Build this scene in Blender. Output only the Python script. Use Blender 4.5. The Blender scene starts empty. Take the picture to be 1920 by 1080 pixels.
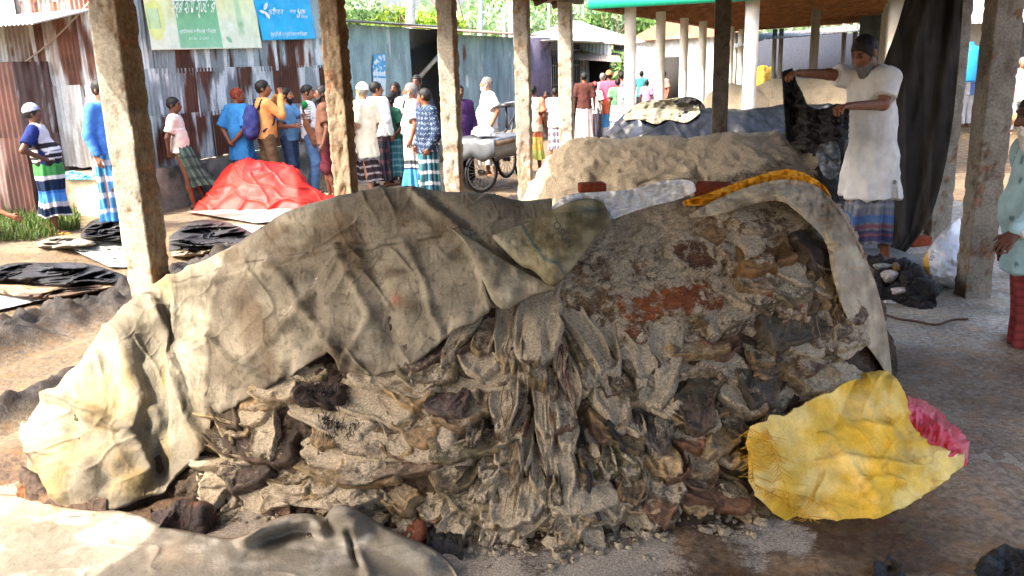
import bpy, math, random
import numpy as np
from mathutils import Matrix, Vector
SC = bpy.context.scene
R_ = math.radians
# ---------------------------------------------------------------- camera
F_PX, HZ, ROLL, CH = 1600.0, 120.0, R_(1.7), 1.6
PITCH = math.atan((540 - HZ) / F_PX)
CAM = np.array([0.0, 0.0, CH])
_F = np.array([0, math.cos(PITCH), -math.sin(PITCH)])
_U0 = np.array([0, math.sin(PITCH), math.cos(PITCH)])
_R0 = np.array([1.0, 0, 0])
_RT = _R0 * math.cos(ROLL) - _U0 * math.sin(ROLL)
_UP = _U0 * math.cos(ROLL) + _R0 * math.sin(ROLL)
cd = bpy.data.cameras.new('camera')
cd.sensor_width = 36; cd.lens = 36 * F_PX / 1920; cd.clip_start = 0.05; cd.clip_end = 2000
cam = bpy.data.objects.new('camera', cd); SC.collection.objects.link(cam)
cam.matrix_world = Matrix(((_RT[0], _UP[0], -_F[0], CAM[0]), (_RT[1], _UP[1], -_F[1], CAM[1]),
                           (_RT[2], _UP[2], -_F[2], CAM[2]), (0, 0, 0, 1)))
SC.camera = cam
# ---------------------------------------------------------------- light
SUN = np.array([-0.60, -0.30, 0.77]); SUN = SUN / np.linalg.norm(SUN)
w = bpy.data.worlds.new('World'); SC.world = w; w.use_nodes = True
nt = w.node_tree
sky = nt.nodes.new('ShaderNodeTexSky'); sky.sky_type = 'NISHITA'; sky.sun_disc = False
sky.sun_elevation = math.asin(SUN[2]); sky.sun_rotation = math.atan2(SUN[0], SUN[1])
sky.air_density = 0.7; sky.dust_density = 7.0; sky.ozone_density = 0.2
bg = nt.nodes['Background']; bg.inputs[1].default_value = 0.15
nt.links.new(sky.outputs[0], bg.inputs[0])
sl = bpy.data.lights.new('sun', 'SUN'); sl.energy = 2.0; sl.angle = R_(0.5); sl.color = (1.0, 0.945, 0.85)
so = bpy.data.objects.new('sun', sl); SC.collection.objects.link(so)
so.rotation_euler = Vector(SUN).to_track_quat('Z', 'Y').to_euler()
so.location = (-6, -3, 8)
SC.view_settings.view_transform = 'Standard'; SC.view_settings.look = 'None'
SC.view_settings.gamma = 1; SC.view_settings.exposure = 2.62
SC.cycles.use_denoising = True
SC.cycles.max_bounces = 6; SC.cycles.diffuse_bounces = 4; SC.cycles.transparent_max_bounces = 4
SC.cycles.caustics_reflective = False; SC.cycles.caustics_refractive = False

# ---------------------------------------------------------------- pixel <-> world
def ray(u, v):
    u = np.asarray(u, float); v = np.asarray(v, float)
    return _F + ((u - 960) / F_PX)[..., None] * _RT + ((540 - v) / F_PX)[..., None] * _UP
def P(u, v, y):
    r = ray(u, v); return CAM + r * (np.asarray(y) / r[..., 1])[..., None]
def G(u, v, z=0.0):
    r = ray(u, v); return CAM + r * ((np.asarray(z) - CH) / r[..., 2])[..., None]
def proj(p):
    d = np.asarray(p, float) - CAM; k = d @ _F
    return 960 + F_PX * (d @ _RT) / k, 540 - F_PX * (d @ _UP) / k
ROWA, ROWB = -3.47, 0.41
E1 = np.array([ROWB, 1.0]) / math.hypot(ROWB, 1); E2 = np.array([E1[1], -E1[0]])
ROADZ = -0.30
def shed(q, s, z=0.0):          # q metres right of the left pillar row, s metres along it
    b = np.array([ROWA, 0.0]) + q * E2 + s * E1
    return np.array([b[0], b[1], z])
def qs(x, y):
    dx = x - ROWA; return dx * E2[0] + y * E2[1], dx * E1[0] + y * E1[1]

# ---------------------------------------------------------------- noise
def _hash(i, j, k, seed):
    h = (i.astype(np.uint32) * np.uint32(374761393) + j.astype(np.uint32) * np.uint32(668265263)
         + k.astype(np.uint32) * np.uint32(2246822519) + np.uint32((seed * 3266489917) & 0xffffffff))
    h = (h ^ (h >> np.uint32(13))) * np.uint32(1274126177)
    h = (h ^ (h >> np.uint32(15))) * np.uint32(2246822519)
    return ((h ^ (h >> np.uint32(16))) & np.uint32(0xffffff)).astype(np.float64) / 0xffffff
def vn(p, seed=0):
    p = np.asarray(p, float); i = np.floor(p).astype(np.int64); f = p - i
    f = f * f * f * (f * (f * 6 - 15) + 10); out = 0
    for a in (0, 1):
        for b in (0, 1):
            for c in (0, 1):
                wt = (f[..., 0] if a else 1 - f[..., 0]) * (f[..., 1] if b else 1 - f[..., 1]) * (f[..., 2] if c else 1 - f[..., 2])
                out = out + wt * _hash(i[..., 0] + a, i[..., 1] + b, i[..., 2] + c, seed)
    return out * 2 - 1
def fbm(p, o=4, seed=0, g=0.5):
    p = np.asarray(p, float); s = 0; a = 1.0; t = 0
    for k in range(o):
        s = s + a * vn(p * 2 ** k + k * 7.3, seed + k); t += a; a *= g
    return s / t
def ridged(p, o=3, seed=0):
    p = np.asarray(p, float); s = 0; a = 1.0; t = 0
    for k in range(o):
        s = s + a * (1 - np.abs(vn(p * 2 ** k + k * 5.1, seed + k)) * 2); t += a; a *= 0.5
    return s / t
def v3(a, b, c=0.0):
    a, b, c = np.broadcast_arrays(np.asarray(a, float), np.asarray(b, float), np.asarray(c, float))
    return np.stack([a, b, c], -1)
def sst(a, b, x):
    t = np.clip((np.asarray(x, float) - a) / (b - a), 0, 1); return t * t * (3 - 2 * t)
def hx(h):
    h = h.lstrip('#'); c = [int(h[i:i + 2], 16) / 255 for i in (0, 2, 4)]
    return np.array([x / 12.92 if x < 0.04045 else ((x + 0.055) / 1.055) ** 2.4 for x in c])
def mix(a, b, t):
    t = np.asarray(t, float)[..., None]; return np.asarray(a) * (1 - t) + np.asarray(b) * t
def pdist(u, v, line):          # distance of points to a polyline and the place along it
    u = np.asarray(u, float); v = np.asarray(v, float); best = np.full(np.broadcast(u, v).shape, 1e9)
    for (x0, y0), (x1, y1) in zip(line[:-1], line[1:]):
        dx, dy = x1 - x0, y1 - y0; t = np.clip(((u - x0) * dx + (v - y0) * dy) / (dx * dx + dy * dy), 0, 1)
        best = np.minimum(best, np.hypot(u - x0 - t * dx, v - y0 - t * dy))
    return best

# ---------------------------------------------------------------- objects
def gridF(n, m, wrap=False):    # faces of an n x m vertex grid
    i = np.arange(n - 1)[:, None]; j = np.arange(m if wrap else m - 1)[None, :]
    j2 = (j + 1) % m
    return np.stack([i * m + j, (i + 1) * m + j, (i + 1) * m + j2, i * m + j2], -1).reshape(-1, 4)
class Geo:                       # collects quads and tris, with a colour per vertex
    def __init__(s): s.V = []; s.F = []; s.C = []; s.n = 0
    def add(s, V, F, col=(1, 1, 1), a=0.0):
        V = np.asarray(V, float).reshape(-1, 3); col = np.asarray(col, float)
        if col.ndim == 1: col = np.tile(col, (len(V), 1))
        col = col.reshape(len(V), -1)
        if col.shape[1] == 3: col = np.concatenate([col, np.broadcast_to(np.asarray(a, float).reshape(-1, 1), (len(V), 1))], 1)
        s.V.append(V); s.C.append(col)
        for f in (F if isinstance(F, list) else [F]): s.F.append(np.asarray(f, np.int64) + s.n)
        s.n += len(V); return s
    def box(s, c, d, col=(1, 1, 1), rz=0.0, M=None, a=0.0):
        x, y, z = np.array(d) / 2
        V = np.array([[-x, -y, -z], [x, -y, -z], [x, y, -z], [-x, y, -z], [-x, -y, z], [x, -y, z], [x, y, z], [-x, y, z]])
        if rz: cs, sn = math.cos(rz), math.sin(rz); V = V @ np.array([[cs, sn, 0], [-sn, cs, 0], [0, 0, 1]])
        if M is not None: V = V @ np.asarray(M).T
        return s.add(V + np.array(c), np.array([[0, 3, 2, 1], [4, 5, 6, 7], [0, 1, 5, 4], [1, 2, 6, 5], [2, 3, 7, 6], [3, 0, 4, 7]]), col, a)
    def beam(s, p, q, w, h, col=(1, 1, 1), up=(0, 0, 1)):
        p = np.array(p, float); q = np.array(q, float); d = q - p; L = np.linalg.norm(d); d /= L
        up = np.array(up, float)
        if abs(d @ up) > .99: up = np.array([1.0, 0, 0])
        r = np.cross(d, up); r /= np.linalg.norm(r); t = np.cross(r, d)
        return s.box((p + q) / 2, (w, L, h), col, M=np.stack([r, d, t], 1))
    def tube(s, pts, r, n=8, col=(1, 1, 1), cap=True, a=0.0):
        pts = np.asarray(pts, float); m = len(pts); r = np.broadcast_to(np.asarray(r, float), (m,))
        T = np.gradient(pts, axis=0); T /= np.linalg.norm(T, axis=1)[:, None] + 1e-9
        up = np.tile([0, 0, 1.0], (m, 1)); up[np.abs(T[:, 2]) > .95] = [1, 0, 0]
        A = np.cross(T, up); A /= np.linalg.norm(A, axis=1)[:, None]; B = np.cross(T, A)
        th = np.arange(n) / n * 2 * math.pi
        V = pts[:, None] + r[:, None, None] * (np.cos(th)[None, :, None] * A[:, None] + np.sin(th)[None, :, None] * B[:, None])
        F = [gridF(m, n, True)]
        V = V.reshape(-1, 3)
        if cap:
            V = np.concatenate([V, pts[:1], pts[-1:]]); k = np.arange(n); k2 = (k + 1) % n
            F.append(np.stack([k, k2, np.full(n, m * n)], 1)); F.append(np.stack([(m - 1) * n + k2, (m - 1) * n + k, np.full(n, m * n + 1)], 1))
        return s.add(V, F, col, a)
    def arrays(s): return np.concatenate(s.V), s.F, np.concatenate(s.C)
ORG = {}
def build(name, geo, m, parent=None, smooth=True, org=None):
    V, F, C = geo.arrays() if isinstance(geo, Geo) else geo
    if parent is not None: o0 = ORG[parent.name]
    elif org is not None: o0 = np.array(org, float)
    else: o0 = np.array([V[:, 0].mean(), V[:, 1].mean(), V[:, 2].min()])
    V = V - o0
    if C is not None and C.shape[1] == 3: C = np.concatenate([C, np.zeros((len(C), 1))], 1)
    me = bpy.data.meshes.new(name)
    F = [f for f in (F if isinstance(F, list) else [F]) if len(f)]
    tot = np.concatenate([np.full(len(f), f.shape[1]) for f in F]); idx = np.concatenate([f.reshape(-1) for f in F])
    me.vertices.add(len(V)); me.vertices.foreach_set('co', V.astype(np.float32).ravel())
    me.loops.add(len(idx)); me.loops.foreach_set('vertex_index', idx.astype(np.int32))
    st = np.concatenate([[0], np.cumsum(tot)[:-1]])
    me.polygons.add(len(tot)); me.polygons.foreach_set('loop_start', st.astype(np.int32)); me.polygons.foreach_set('loop_total', tot.astype(np.int32))
    if smooth: me.polygons.foreach_set('use_smooth', np.ones(len(tot), bool))
    me.update(calc_edges=True); me.validate()
    if C is not None and len(C) == len(me.vertices):
        at = me.color_attributes.new('Col', 'FLOAT_COLOR', 'POINT'); at.data.foreach_set('color', np.clip(C, 0, 1).astype(np.float32).ravel())
    if m is not None: me.materials.append(m)
    o = bpy.data.objects.new(name, me); SC.collection.objects.link(o)
    if parent is not None: o.parent = parent; ORG[o.name] = o0
    else: o.location = o0; ORG[o.name] = o0
    return o
def tag(o, label=None, cat=None, group=None, kind='thing'):
    if label: o['label'] = label
    if cat: o['category'] = cat
    if group: o['group'] = group
    if kind: o['kind'] = kind
    return o
def thing(name, label, cat, loc, group=None):
    o = bpy.data.objects.new(name, None); SC.collection.objects.link(o); o.empty_display_size = .1
    o.location = loc; ORG[o.name] = np.array(loc, float); return tag(o, label, cat, group)
def struct(o): o['kind'] = 'structure'; return o
def solid(o, t, off=0.0):
    md = o.modifiers.new('thickness', 'SOLIDIFY'); md.thickness = t; md.offset = off; return o

# ---------------------------------------------------------------- materials
MATS = {}
def N(t, kind, **kw):
    n = t.nodes.new('ShaderNode' + kind)
    for k, v in kw.items():
        if k.startswith('i_'): n.inputs[k[2:].replace('_', ' ')].default_value = v
        elif k.startswith('n_'): n.inputs[int(k[2:])].default_value = v
        else: setattr(n, k, v)
    return n
def noise(t, vec, scale, detail=4, rough=.55, stretch=None):
    if stretch:
        mp = N(t, 'Mapping'); mp.inputs['Scale'].default_value = stretch; t.links.new(vec, mp.inputs[0]); vec = mp.outputs[0]
    n = N(t, 'TexNoise', i_Scale=scale, i_Detail=detail, i_Roughness=rough); t.links.new(vec, n.inputs['Vector']); return n.outputs[0]
def math_(t, op, a, b=None, clamp=False):
    n = N(t, 'Math', operation=op, use_clamp=clamp)
    for k, x in enumerate((a, b)):
        if x is None: continue
        if hasattr(x, 'is_linked') or hasattr(x, 'links'): t.links.new(x, n.inputs[k])
        else: n.inputs[k].default_value = x
    return n.outputs[0]
def remap(t, x, a, b, c=0.0, d=1.0):
    n = N(t, 'MapRange', interpolation_type='SMOOTHSTEP'); t.links.new(x, n.inputs[0])
    for k, q in enumerate((a, b, c, d)): n.inputs[k + 1].default_value = q
    return n.outputs[0]
def mixc(t, f, a, b, mode='MIX'):
    n = N(t, 'MixRGB', blend_type=mode)
    for k, x in enumerate((f, a, b)):
        if hasattr(x, 'links'): t.links.new(x, n.inputs[k])
        else: n.inputs[k].default_value = x if k == 0 else tuple(list(x)[:3]) + (1,)
    return n.outputs[0]
def newmat(name, rough=.8, spec=.3):
    m = bpy.data.materials.new(name); m.use_nodes = True; t = m.node_tree; b = t.nodes['Principled BSDF']
    b.inputs['Roughness'].default_value = rough; b.inputs['Specular IOR Level'].default_value = spec
    return m, t, b
def bump(t, b, h, st, dist=.01, prev=None):
    n = N(t, 'Bump'); n.inputs['Strength'].default_value = st; n.inputs['Distance'].default_value = dist
    t.links.new(h, n.inputs['Height'])
    if prev is not None: t.links.new(prev, n.inputs['Normal'])
    t.links.new(n.outputs[0], b.inputs['Normal']); return n.outputs[0]
def attr_mat(name, rough=.8, spec=.3, var=.25, vscale=6, bscale=80, bst=.3, bdist=.004, metal=0.0, trans=0.0, stretch=None, grit=0.0):
    """colour from the mesh's own Col, broken up by two noises, with a fine bump"""
    if name in MATS: return MATS[name]
    m, t, b = newmat(name, rough, spec); b.inputs['Metallic'].default_value = metal
    at = N(t, 'Attribute', attribute_name='Col'); tc = N(t, 'TexCoord').outputs['Object']
    n1 = noise(t, tc, vscale, 6, .6, stretch); f = remap(t, n1, .3, .7, 1 - var, 1 + var * .7)
    c = mixc(t, 1.0, at.outputs['Color'], f, 'MULTIPLY')
    n2 = noise(t, tc, bscale, 4, .7, stretch)
    if grit: c = mixc(t, 1.0, c, remap(t, n2, .3, .7, 1 - grit, 1 + grit), 'MULTIPLY')
    t.links.new(c, b.inputs['Base Color'])
    if bst: bump(t, b, n2, bst, bdist)
    if trans:
        b.inputs['Subsurface Weight'].default_value = 0
        tr = N(t, 'BsdfTranslucent'); ms = N(t, 'MixShader'); ms.inputs[0].default_value = trans
        t.links.new(c, tr.inputs[0]); t.links.new(b.outputs[0], ms.inputs[1]); t.links.new(tr.outputs[0], ms.inputs[2])
        t.links.new(ms.outputs[0], t.nodes['Material Output'].inputs[0])
    MATS[name] = m; return m
def hide_mat(name='salted hide', salt=(.76, .62, .42), rough=.5, spec=.35):
    """wet leather in the mesh's Col, with crusted salt grains where Col's alpha is high"""
    if name in MATS: return MATS[name]
    m, t, b = newmat(name, rough, spec)
    at = N(t, 'Attribute', attribute_name='Col'); tc = N(t, 'TexCoord').outputs['Object']
    big = noise(t, tc, 9, 7, .65); mid = noise(t, tc, 34, 6, .7); fine = noise(t, tc, 105, 3, .85); grain = noise(t, tc, 210, 2, .85)
    leather = mixc(t, 1.0, at.outputs['Color'], remap(t, mid, .30, .70, .38, 1.35), 'MULTIPLY')
    leather = mixc(t, remap(t, big, .45, .75), leather, mixc(t, 1.0, at.outputs['Color'], (1.22, 1.0, .80), 'MULTIPLY'))
    s = math_(t, 'ADD', math_(t, 'MULTIPLY', big, .9), math_(t, 'MULTIPLY', mid, .8))
    s = math_(t, 'ADD', s, math_(t, 'MULTIPLY', fine, .75))
    s = math_(t, 'ADD', s, math_(t, 'MULTIPLY', at.outputs['Alpha'], 1.15))
    msk = remap(t, s, 1.58, 1.92)
    sc = mixc(t, remap(t, fine, .34, .66), tuple(np.array(salt) * .50), salt); sc = mixc(t, remap(t, grain, .58, .70), sc, (.86, .75, .55))
    sc = mixc(t, remap(t, grain, .30, .40, .55, 0), sc, tuple(np.array(salt) * .3))
    t.links.new(mixc(t, msk, leather, sc), b.inputs['Base Color'])
    t.links.new(remap(t, msk, 0, 1, rough, .92) if name != 'earth and salt floor' else math_(t, 'MAXIMUM', remap(t, big, .40, .62, .30, .88), msk), b.inputs['Roughness'])
    hgt = math_(t, 'ADD', math_(t, 'MULTIPLY', mid, .8), math_(t, 'MULTIPLY', math_(t, 'MULTIPLY', msk, grain), .9))
    bump(t, b, math_(t, 'ADD', hgt, math_(t, 'MULTIPLY', fine, .5)), .9, .02)
    MATS[name] = m; return m
def flat_mat(name, col, rough=.6, spec=.3, metal=0.0):
    if name in MATS: return MATS[name]
    m, t, b = newmat(name, rough, spec); b.inputs['Metallic'].default_value = metal
    tc = N(t, 'TexCoord').outputs['Object']; n1 = noise(t, tc, 25, 5)
    t.links.new(mixc(t, 1.0, col, remap(t, n1, .3, .7, .78, 1.18), 'MULTIPLY'), b.inputs['Base Color']); MATS[name] = m; return m
CLOTH = attr_mat('woven cotton', .9, .1, .15, 9, 150, .3, .003)
SKIN = attr_mat('brown skin', .5, .35, .10, 20, 150, .15, .002)
HAIR = attr_mat('hair', .6, .3, .3, 60, 300, .6, .004, stretch=(1, 1, .25))
HIDE = hide_mat()
PLASTIC = attr_mat('plastic sheet', .38, .45, .10, 8, 40, .3, .006)
TARP = attr_mat('woven tarpaulin', .8, .15, .30, 7, 150, .5, .004, grit=.16)
WOOD = attr_mat('weathered wood', .85, .2, .35, 6, 40, .4, .004, stretch=(1, 1, .2))
METAL = attr_mat('painted metal', .45, .4, .15, 20, 80, .1, .002, metal=.4)

# ---------------------------------------------------------------- mounds seen against the picture: a front face, a crest and a back
class Mound:
    def __init__(s, top, base, thick, back=.8, zg=0.0, smooth=6, prof=.75, lump=0.0, lsc=2.5, seed=1):
        top = np.array(top, float); base = np.array(base, float); s.zg = zg; s.prof = prof; s.seed = seed; s.lump = lump; s.lsc = lsc
        s.u0 = max(top[0, 0], base[0, 0]); s.u1 = min(top[-1, 0], base[-1, 0])
        s.U = np.linspace(s.u0, s.u1, 900); px = (s.u1 - s.u0) / 899
        k = np.exp(-.5 * (np.arange(-60, 61) * px / max(smooth, .01)) ** 2); k /= k.sum()
        sm = lambda a: np.convolve(np.concatenate([2 * a[0] - a[60:0:-1], a, 2 * a[-1] - a[-2:-62:-1]]), k, 'valid')
        s.vt = sm(np.interp(s.U, top[:, 0], top[:, 1])); s.vb = sm(np.interp(s.U, base[:, 0], base[:, 1]))
        s.vt = np.minimum(s.vt, s.vb - 1)
        tk = np.array(thick, float); s.th = sm(np.interp(s.U, tk[:, 0], tk[:, 1]))
        s.yb = G(s.U, s.vb, zg)[:, 1]
        bk = np.array(back, float) if np.ndim(back) else np.array([[s.u0, back], [s.u1, back]])
        s.bk = np.interp(s.U, bk[:, 0], bk[:, 1])
    def _f(s, t): return s.prof * t ** 1.1 + (1 - s.prof) * (1 - np.sqrt(np.clip(1 - t * t, 0, 1)))
    def tau(s, u, v):
        vt = np.interp(u, s.U, s.vt); vb = np.interp(u, s.U, s.vb); return np.clip((vb - v) / (vb - vt), 0, 1)
    def S(s, u, v):
        u, v = np.broadcast_arrays(np.asarray(u, float), np.asarray(v, float))
        y = np.interp(u, s.U, s.yb) + np.interp(u, s.U, s.th) * s._f(s.tau(u, v)); p = P(u, v, y)
        if s.lump: p = P(u, v, y - s.lump * fbm(p * s.lsc, 3, s.seed) * sst(0, .08, np.minimum(u - s.u0, s.u1 - u) / (s.u1 - s.u0)))
        return p
    def SN(s, u, v, d=5.0):
        n = np.cross(s.S(u + d, v) - s.S(u - d, v), s.S(u, v - d) - s.S(u, v + d))
        n /= np.linalg.norm(n, axis=-1)[..., None] + 1e-12; p = s.S(u, v)
        sg = np.sign(np.sum(n * (CAM - p), -1)); return p, n * np.where(sg == 0, 1, sg)[..., None]
    def grid(s, us, vlo=None, nv=120, nb=24, sink=.04):
        """rows: from the lower edge up to the crest, then down the back; returns (rows, cols, 3) and the picture coordinates"""
        vt = np.interp(us, s.U, s.vt); vb = np.interp(us, s.U, s.vb)
        lo = vb if vlo is None else np.minimum(vlo, vb)
        t = np.linspace(0, 1, nv) ** .9; vv = lo[None] + (vt - lo)[None] * t[:, None]; uu = np.broadcast_to(us, vv.shape)
        A = s.S(uu, vv); top = A[-1]; h = top[:, :2] / np.linalg.norm(top[:, :2], axis=1)[:, None]
        ph = np.linspace(0, 1, nb + 1)[1:] * math.pi / 2; bk = np.interp(us, s.U, s.bk)
        B = np.zeros((nb, len(us), 3))
        B[..., :2] = top[None, :, :2] + (np.sin(ph)[:, None] * bk[None])[..., None] * h[None]
        B[..., 2] = s.zg + (top[None, :, 2] - s.zg) * np.cos(ph)[:, None]
        if vlo is None: A[0, :, 2] -= sink
        B[-1, :, 2] -= sink
        Q = np.concatenate([A, B]); vv = np.concatenate([vv, np.broadcast_to(vt, (nb, len(us))) - np.arange(1, nb + 1)[:, None] * 6])
        return Q, np.broadcast_to(us, vv.shape), vv
def gnorm(Q, toward=True):
    n = np.cross(np.gradient(Q, axis=1), np.gradient(Q, axis=0)); n /= np.linalg.norm(n, axis=-1)[..., None] + 1e-12
    if np.mean(np.sum(n[:Q.shape[0] // 2] * (CAM - Q[:Q.shape[0] // 2]), -1)) < 0: n = -n
    return n
def blurn(n, k=2):
    for _ in range(k):
        n = (n + np.roll(n, 1, 0) + np.roll(n, -1, 0) + np.roll(n, 1, 1) + np.roll(n, -1, 1)) / 5
    return n / (np.linalg.norm(n, axis=-1)[..., None] + 1e-12)
def resample(line, n):
    L = np.array(line, float); d = np.concatenate([[0], np.cumsum(np.hypot(*np.diff(L, axis=0).T))]); t = np.linspace(0, d[-1], n)
    return np.stack([np.interp(t, d, L[:, k]) for k in range(L.shape[1])], -1)
def smooth_line(line, n, it=2):
    L = np.array(line, float)
    for _ in range(it):
        a = L[:-1] * .75 + L[1:] * .25; b = L[:-1] * .25 + L[1:] * .75
        L = np.concatenate([L[:1], np.stack([a, b], 1).reshape(-1, L.shape[1]), L[-1:]])
    return resample(L, n)
def band(A, B, n, m):            # picture-coordinate grid between two outlines
    a = smooth_line(A, n); b = smooth_line(B, n); t = np.linspace(0, 1, m)[:, None, None]
    g = a[None] * (1 - t) + b[None] * t; return g[..., 0], g[..., 1]
# ================================================================ ground
S1, SP = 4.32, 1.71
EAVE_Z, OVER, WIDE, S_END = 2.28, 0.30, 4.03, S1 + 4 * SP
def axis(lo, hi, a, b, fine, g=1.09):
    m = list(np.arange(a, b + 1e-6, fine)); st = fine; x = a
    left = []
    while x > lo: st *= g; x -= st; left.append(x)
    st = fine; x = b; right = []
    while x < hi: st *= g; x += st; right.append(x)
    return np.array(left[::-1] + m + right)
def ground_z(x, y, detail=True):
    q, s = qs(x, y); p = v3(x, y)
    out = np.maximum(np.maximum(sst(.12, 1.1, -q), sst(.7, 2.2, q - WIDE)), sst(.5, 2.0, s - S_END))
    z = ROADZ * out
    if detail:
        wob = .12 * fbm(v3(s * .9, 3.1), 2, 5)
        for q0, h, wd in ((-2.62, .15, .24), (-1.30, .09, .12)):
            rg = np.exp(-((q + wob * .6 - q0) / wd) ** 2) * sst(-2, 0, s) * (1 - sst(13, 16, s))
            z = z + h * rg * (1 + 1.0 * fbm(p * 9, 3, 11)) - .03 * np.exp(-((q + wob * .6 - q0 - wd * 1.9) / (wd * .5)) ** 2) * sst(-2, 0, s)
        z = z + out * (.012 * fbm(p * 2.2, 4, 21)) + (1 - out) * .006 * fbm(p * 4.5, 4, 31)
        near = np.exp(-(np.clip(y - 3.2, 0, 9) / .9) ** 2) * sst(5.2, 4.3, y) * (x < 1.4)
        z = z + near * (.022 * np.maximum(fbm(p * 7, 4, 41), -.1) + .008 * fbm(p * 30, 3, 42)) * (1 - out)
    return z
xs = axis(-260, 260, -5.2, 4.2, .030); ys = axis(-40, 420, 1.4, 11.0, .032)
X, Y = np.meshgrid(xs, ys); Zg = ground_z(X, Y)
q, s = qs(X, Y); pp = v3(X, Y)
out = np.maximum(np.maximum(sst(-.1, .7, -q), sst(.7, 1.6, q - WIDE)), sst(.4, 1.6, s - S_END))
sand = mix(hx('#695a46'), hx('#7e6e58'), sst(-.5, .5, fbm(pp * 1.3, 4, 51)))
sand = mix(sand, hx('#857a68'), .5 * sst(-3.0, -3.6, q) * sst(.0, .4, fbm(pp * .9, 3, 52)))
floor = mix(hx('#54412f'), hx('#8a7358'), sst(-.35, .45, fbm(pp * 2.2, 4, 53)))
wetp = sst(.25, .5, fbm(pp * v3(1.6, 2.6, 1), 3, 54)) * sst(3.6, 2.9, Y)
floor = mix(floor, hx('#3a2618'), .75 * wetp)
rt = sst(1.2, 2.0, X)                                   # wet black floor at the right, worn concrete further back
floor = mix(floor, mix(hx('#726251'), hx('#9b8a76'), sst(-.4, .4, fbm(pp * 3, 4, 55))), rt)
conc = mix(hx('#9d988b'), hx('#bab4a6'), sst(-.4, .4, fbm(pp * 1.5, 4, 56)))
conc = mix(conc, hx('#50504c'), .55 * sst(.1, .5, fbm(pp * 2.7, 4, 57)))
floor = mix(floor, conc, sst(4.25, 4.75, Y + .25 * fbm(pp * 2, 3, 58)) * sst(.9, 1.6, X))
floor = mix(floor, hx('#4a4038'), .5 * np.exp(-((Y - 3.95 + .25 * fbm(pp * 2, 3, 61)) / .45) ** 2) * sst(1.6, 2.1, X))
colr = mix(floor, sand, out)
wob = .12 * fbm(v3(s * .9, 3.1), 2, 5)
for q0, wd in ((-2.62, .34), (-1.30, .15)):
    rg = np.exp(-((q + wob * .6 - q0) / wd) ** 4) * sst(-3, 0, s) * (1 - sst(13, 16, s))
    colr = mix(colr, mix(hx('#1f1d1c'), hx('#3b3733'), sst(-.3, .5, fbm(pp * 7, 3, 59))), rg * .95)
tracks = np.exp(-((q + wob * .6 + 1.62) / .10) ** 2) * (np.sin(s * 90 + 8 * q) > 0)
colr = mix(colr, hx('#8d7a60'), .5 * tracks)
salt = np.clip(.85 * sst(-.3, .4, fbm(pp * 3, 4, 60)) * sst(3.9, 2.9, Y) * sst(1.6, .7, X), 0, 1) * (1 - out) * (1 - .85 * wetp)
salt = np.maximum(salt, .95 * np.exp(-(((X - 1.98) / .22) ** 2 + ((Y - 3.12) / .13) ** 2)) * sst(-.25, .2, fbm(pp * 22, 4, 62)))
gm = hide_mat('earth and salt floor', (.60, .51, .40), .74, .22)
gb = Geo(); gb.add(np.stack([X, Y, Zg], -1).reshape(-1, 3), gridF(len(ys), len(xs)), colr.reshape(-1, 3), salt.reshape(-1))
struct(build('ground', gb, gm, org=(0, 0, 0)))

# ================================================================ the open shed over the yard
CEM, CEMD, AGG = hx('#98948a'), hx('#7c7870'), hx('#725b43')
PILM = attr_mat('crumbling concrete', .92, .15, .22, 9, 60, .6, .008, grit=.25)
def pillar(label, pos, h, wd, yaw, rough_side, rough_low, tint=(1, 1, 1), seed=0, group='concrete pillars of the hide shed', rows=None):
    n = 14; rows = rows or int(h / .02); zz = np.linspace(-.06, h, rows)
    t = np.linspace(-.5, .5, n, endpoint=False)
    ring = np.concatenate([np.stack([t, np.full(n, -.5)], 1), np.stack([np.full(n, .5), t], 1), np.stack([-t, np.full(n, .5)], 1), np.stack([np.full(n, -.5), -t], 1)]) * wd
    side = np.repeat([0, 1, 2, 3], n)
    R = np.broadcast_to(ring[None], (rows, 4 * n, 2)); Z = np.broadcast_to(zz[:, None], (rows, 4 * n))
    p = np.concatenate([R, Z[..., None]], -1)
    corner = np.max(np.abs(ring), 1) + np.min(np.abs(ring), 1) > wd * .93
    er = np.where(side == 1, rough_side, .12)[None] + rough_low * sst(1.15, .35, Z) + (.02 + .16 * rough_side * ((np.arange(4 * n) > n * .6) & (np.arange(4 * n) < 2.4 * n)) + .3 * rough_low) * corner[None]
    nz = fbm(p * 16 + seed, 4, seed); gr = fbm(p * 55, 2, seed + 9)
    m = sst(.16, -.06, nz + .50 - er); cut = m * (.004 + .013 * np.clip(er, 0, 1) * (.5 + .5 * gr)) + .006 * m * np.abs(gr) + (.010 * (.5 + gr) if rough_low >= 1 else 0) + .003 * fbm(p * 6, 2, seed + 3)
    d = R / (np.linalg.norm(R, axis=-1)[..., None]); R2 = R - d * cut[..., None]
    c, sn = math.cos(yaw), math.sin(yaw)
    V = np.stack([R2[..., 0] * c - R2[..., 1] * sn + pos[0], R2[..., 0] * sn + R2[..., 1] * c + pos[1], Z + pos[2]], -1)
    col = mix(CEM, CEMD, sst(-.1, .5, fbm(p * v3(5, 5, 2.5), 4, seed + 5))) * np.array(tint)
    col = mix(col, AGG * np.array(tint) * .95, m * (.35 + .5 * sst(-.2, .3, gr)))
    col = mix(col, hx('#a9745a') * np.array(tint), .7 * m * (vn(p * 38, seed + 7) > .45))
    if rough_side > .4: col = mix(col, AGG * np.array(tint), .5 * (side == 1)[None] * np.ones_like(Z))
    V2 = V.reshape(-1, 3); g = Geo(); g.add(V2, gridF(rows, 4 * n, True), col.reshape(-1, 3))
    o = build('concrete_pillar', g, PILM, org=pos); return tag(o, label, 'pillar', group)
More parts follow.
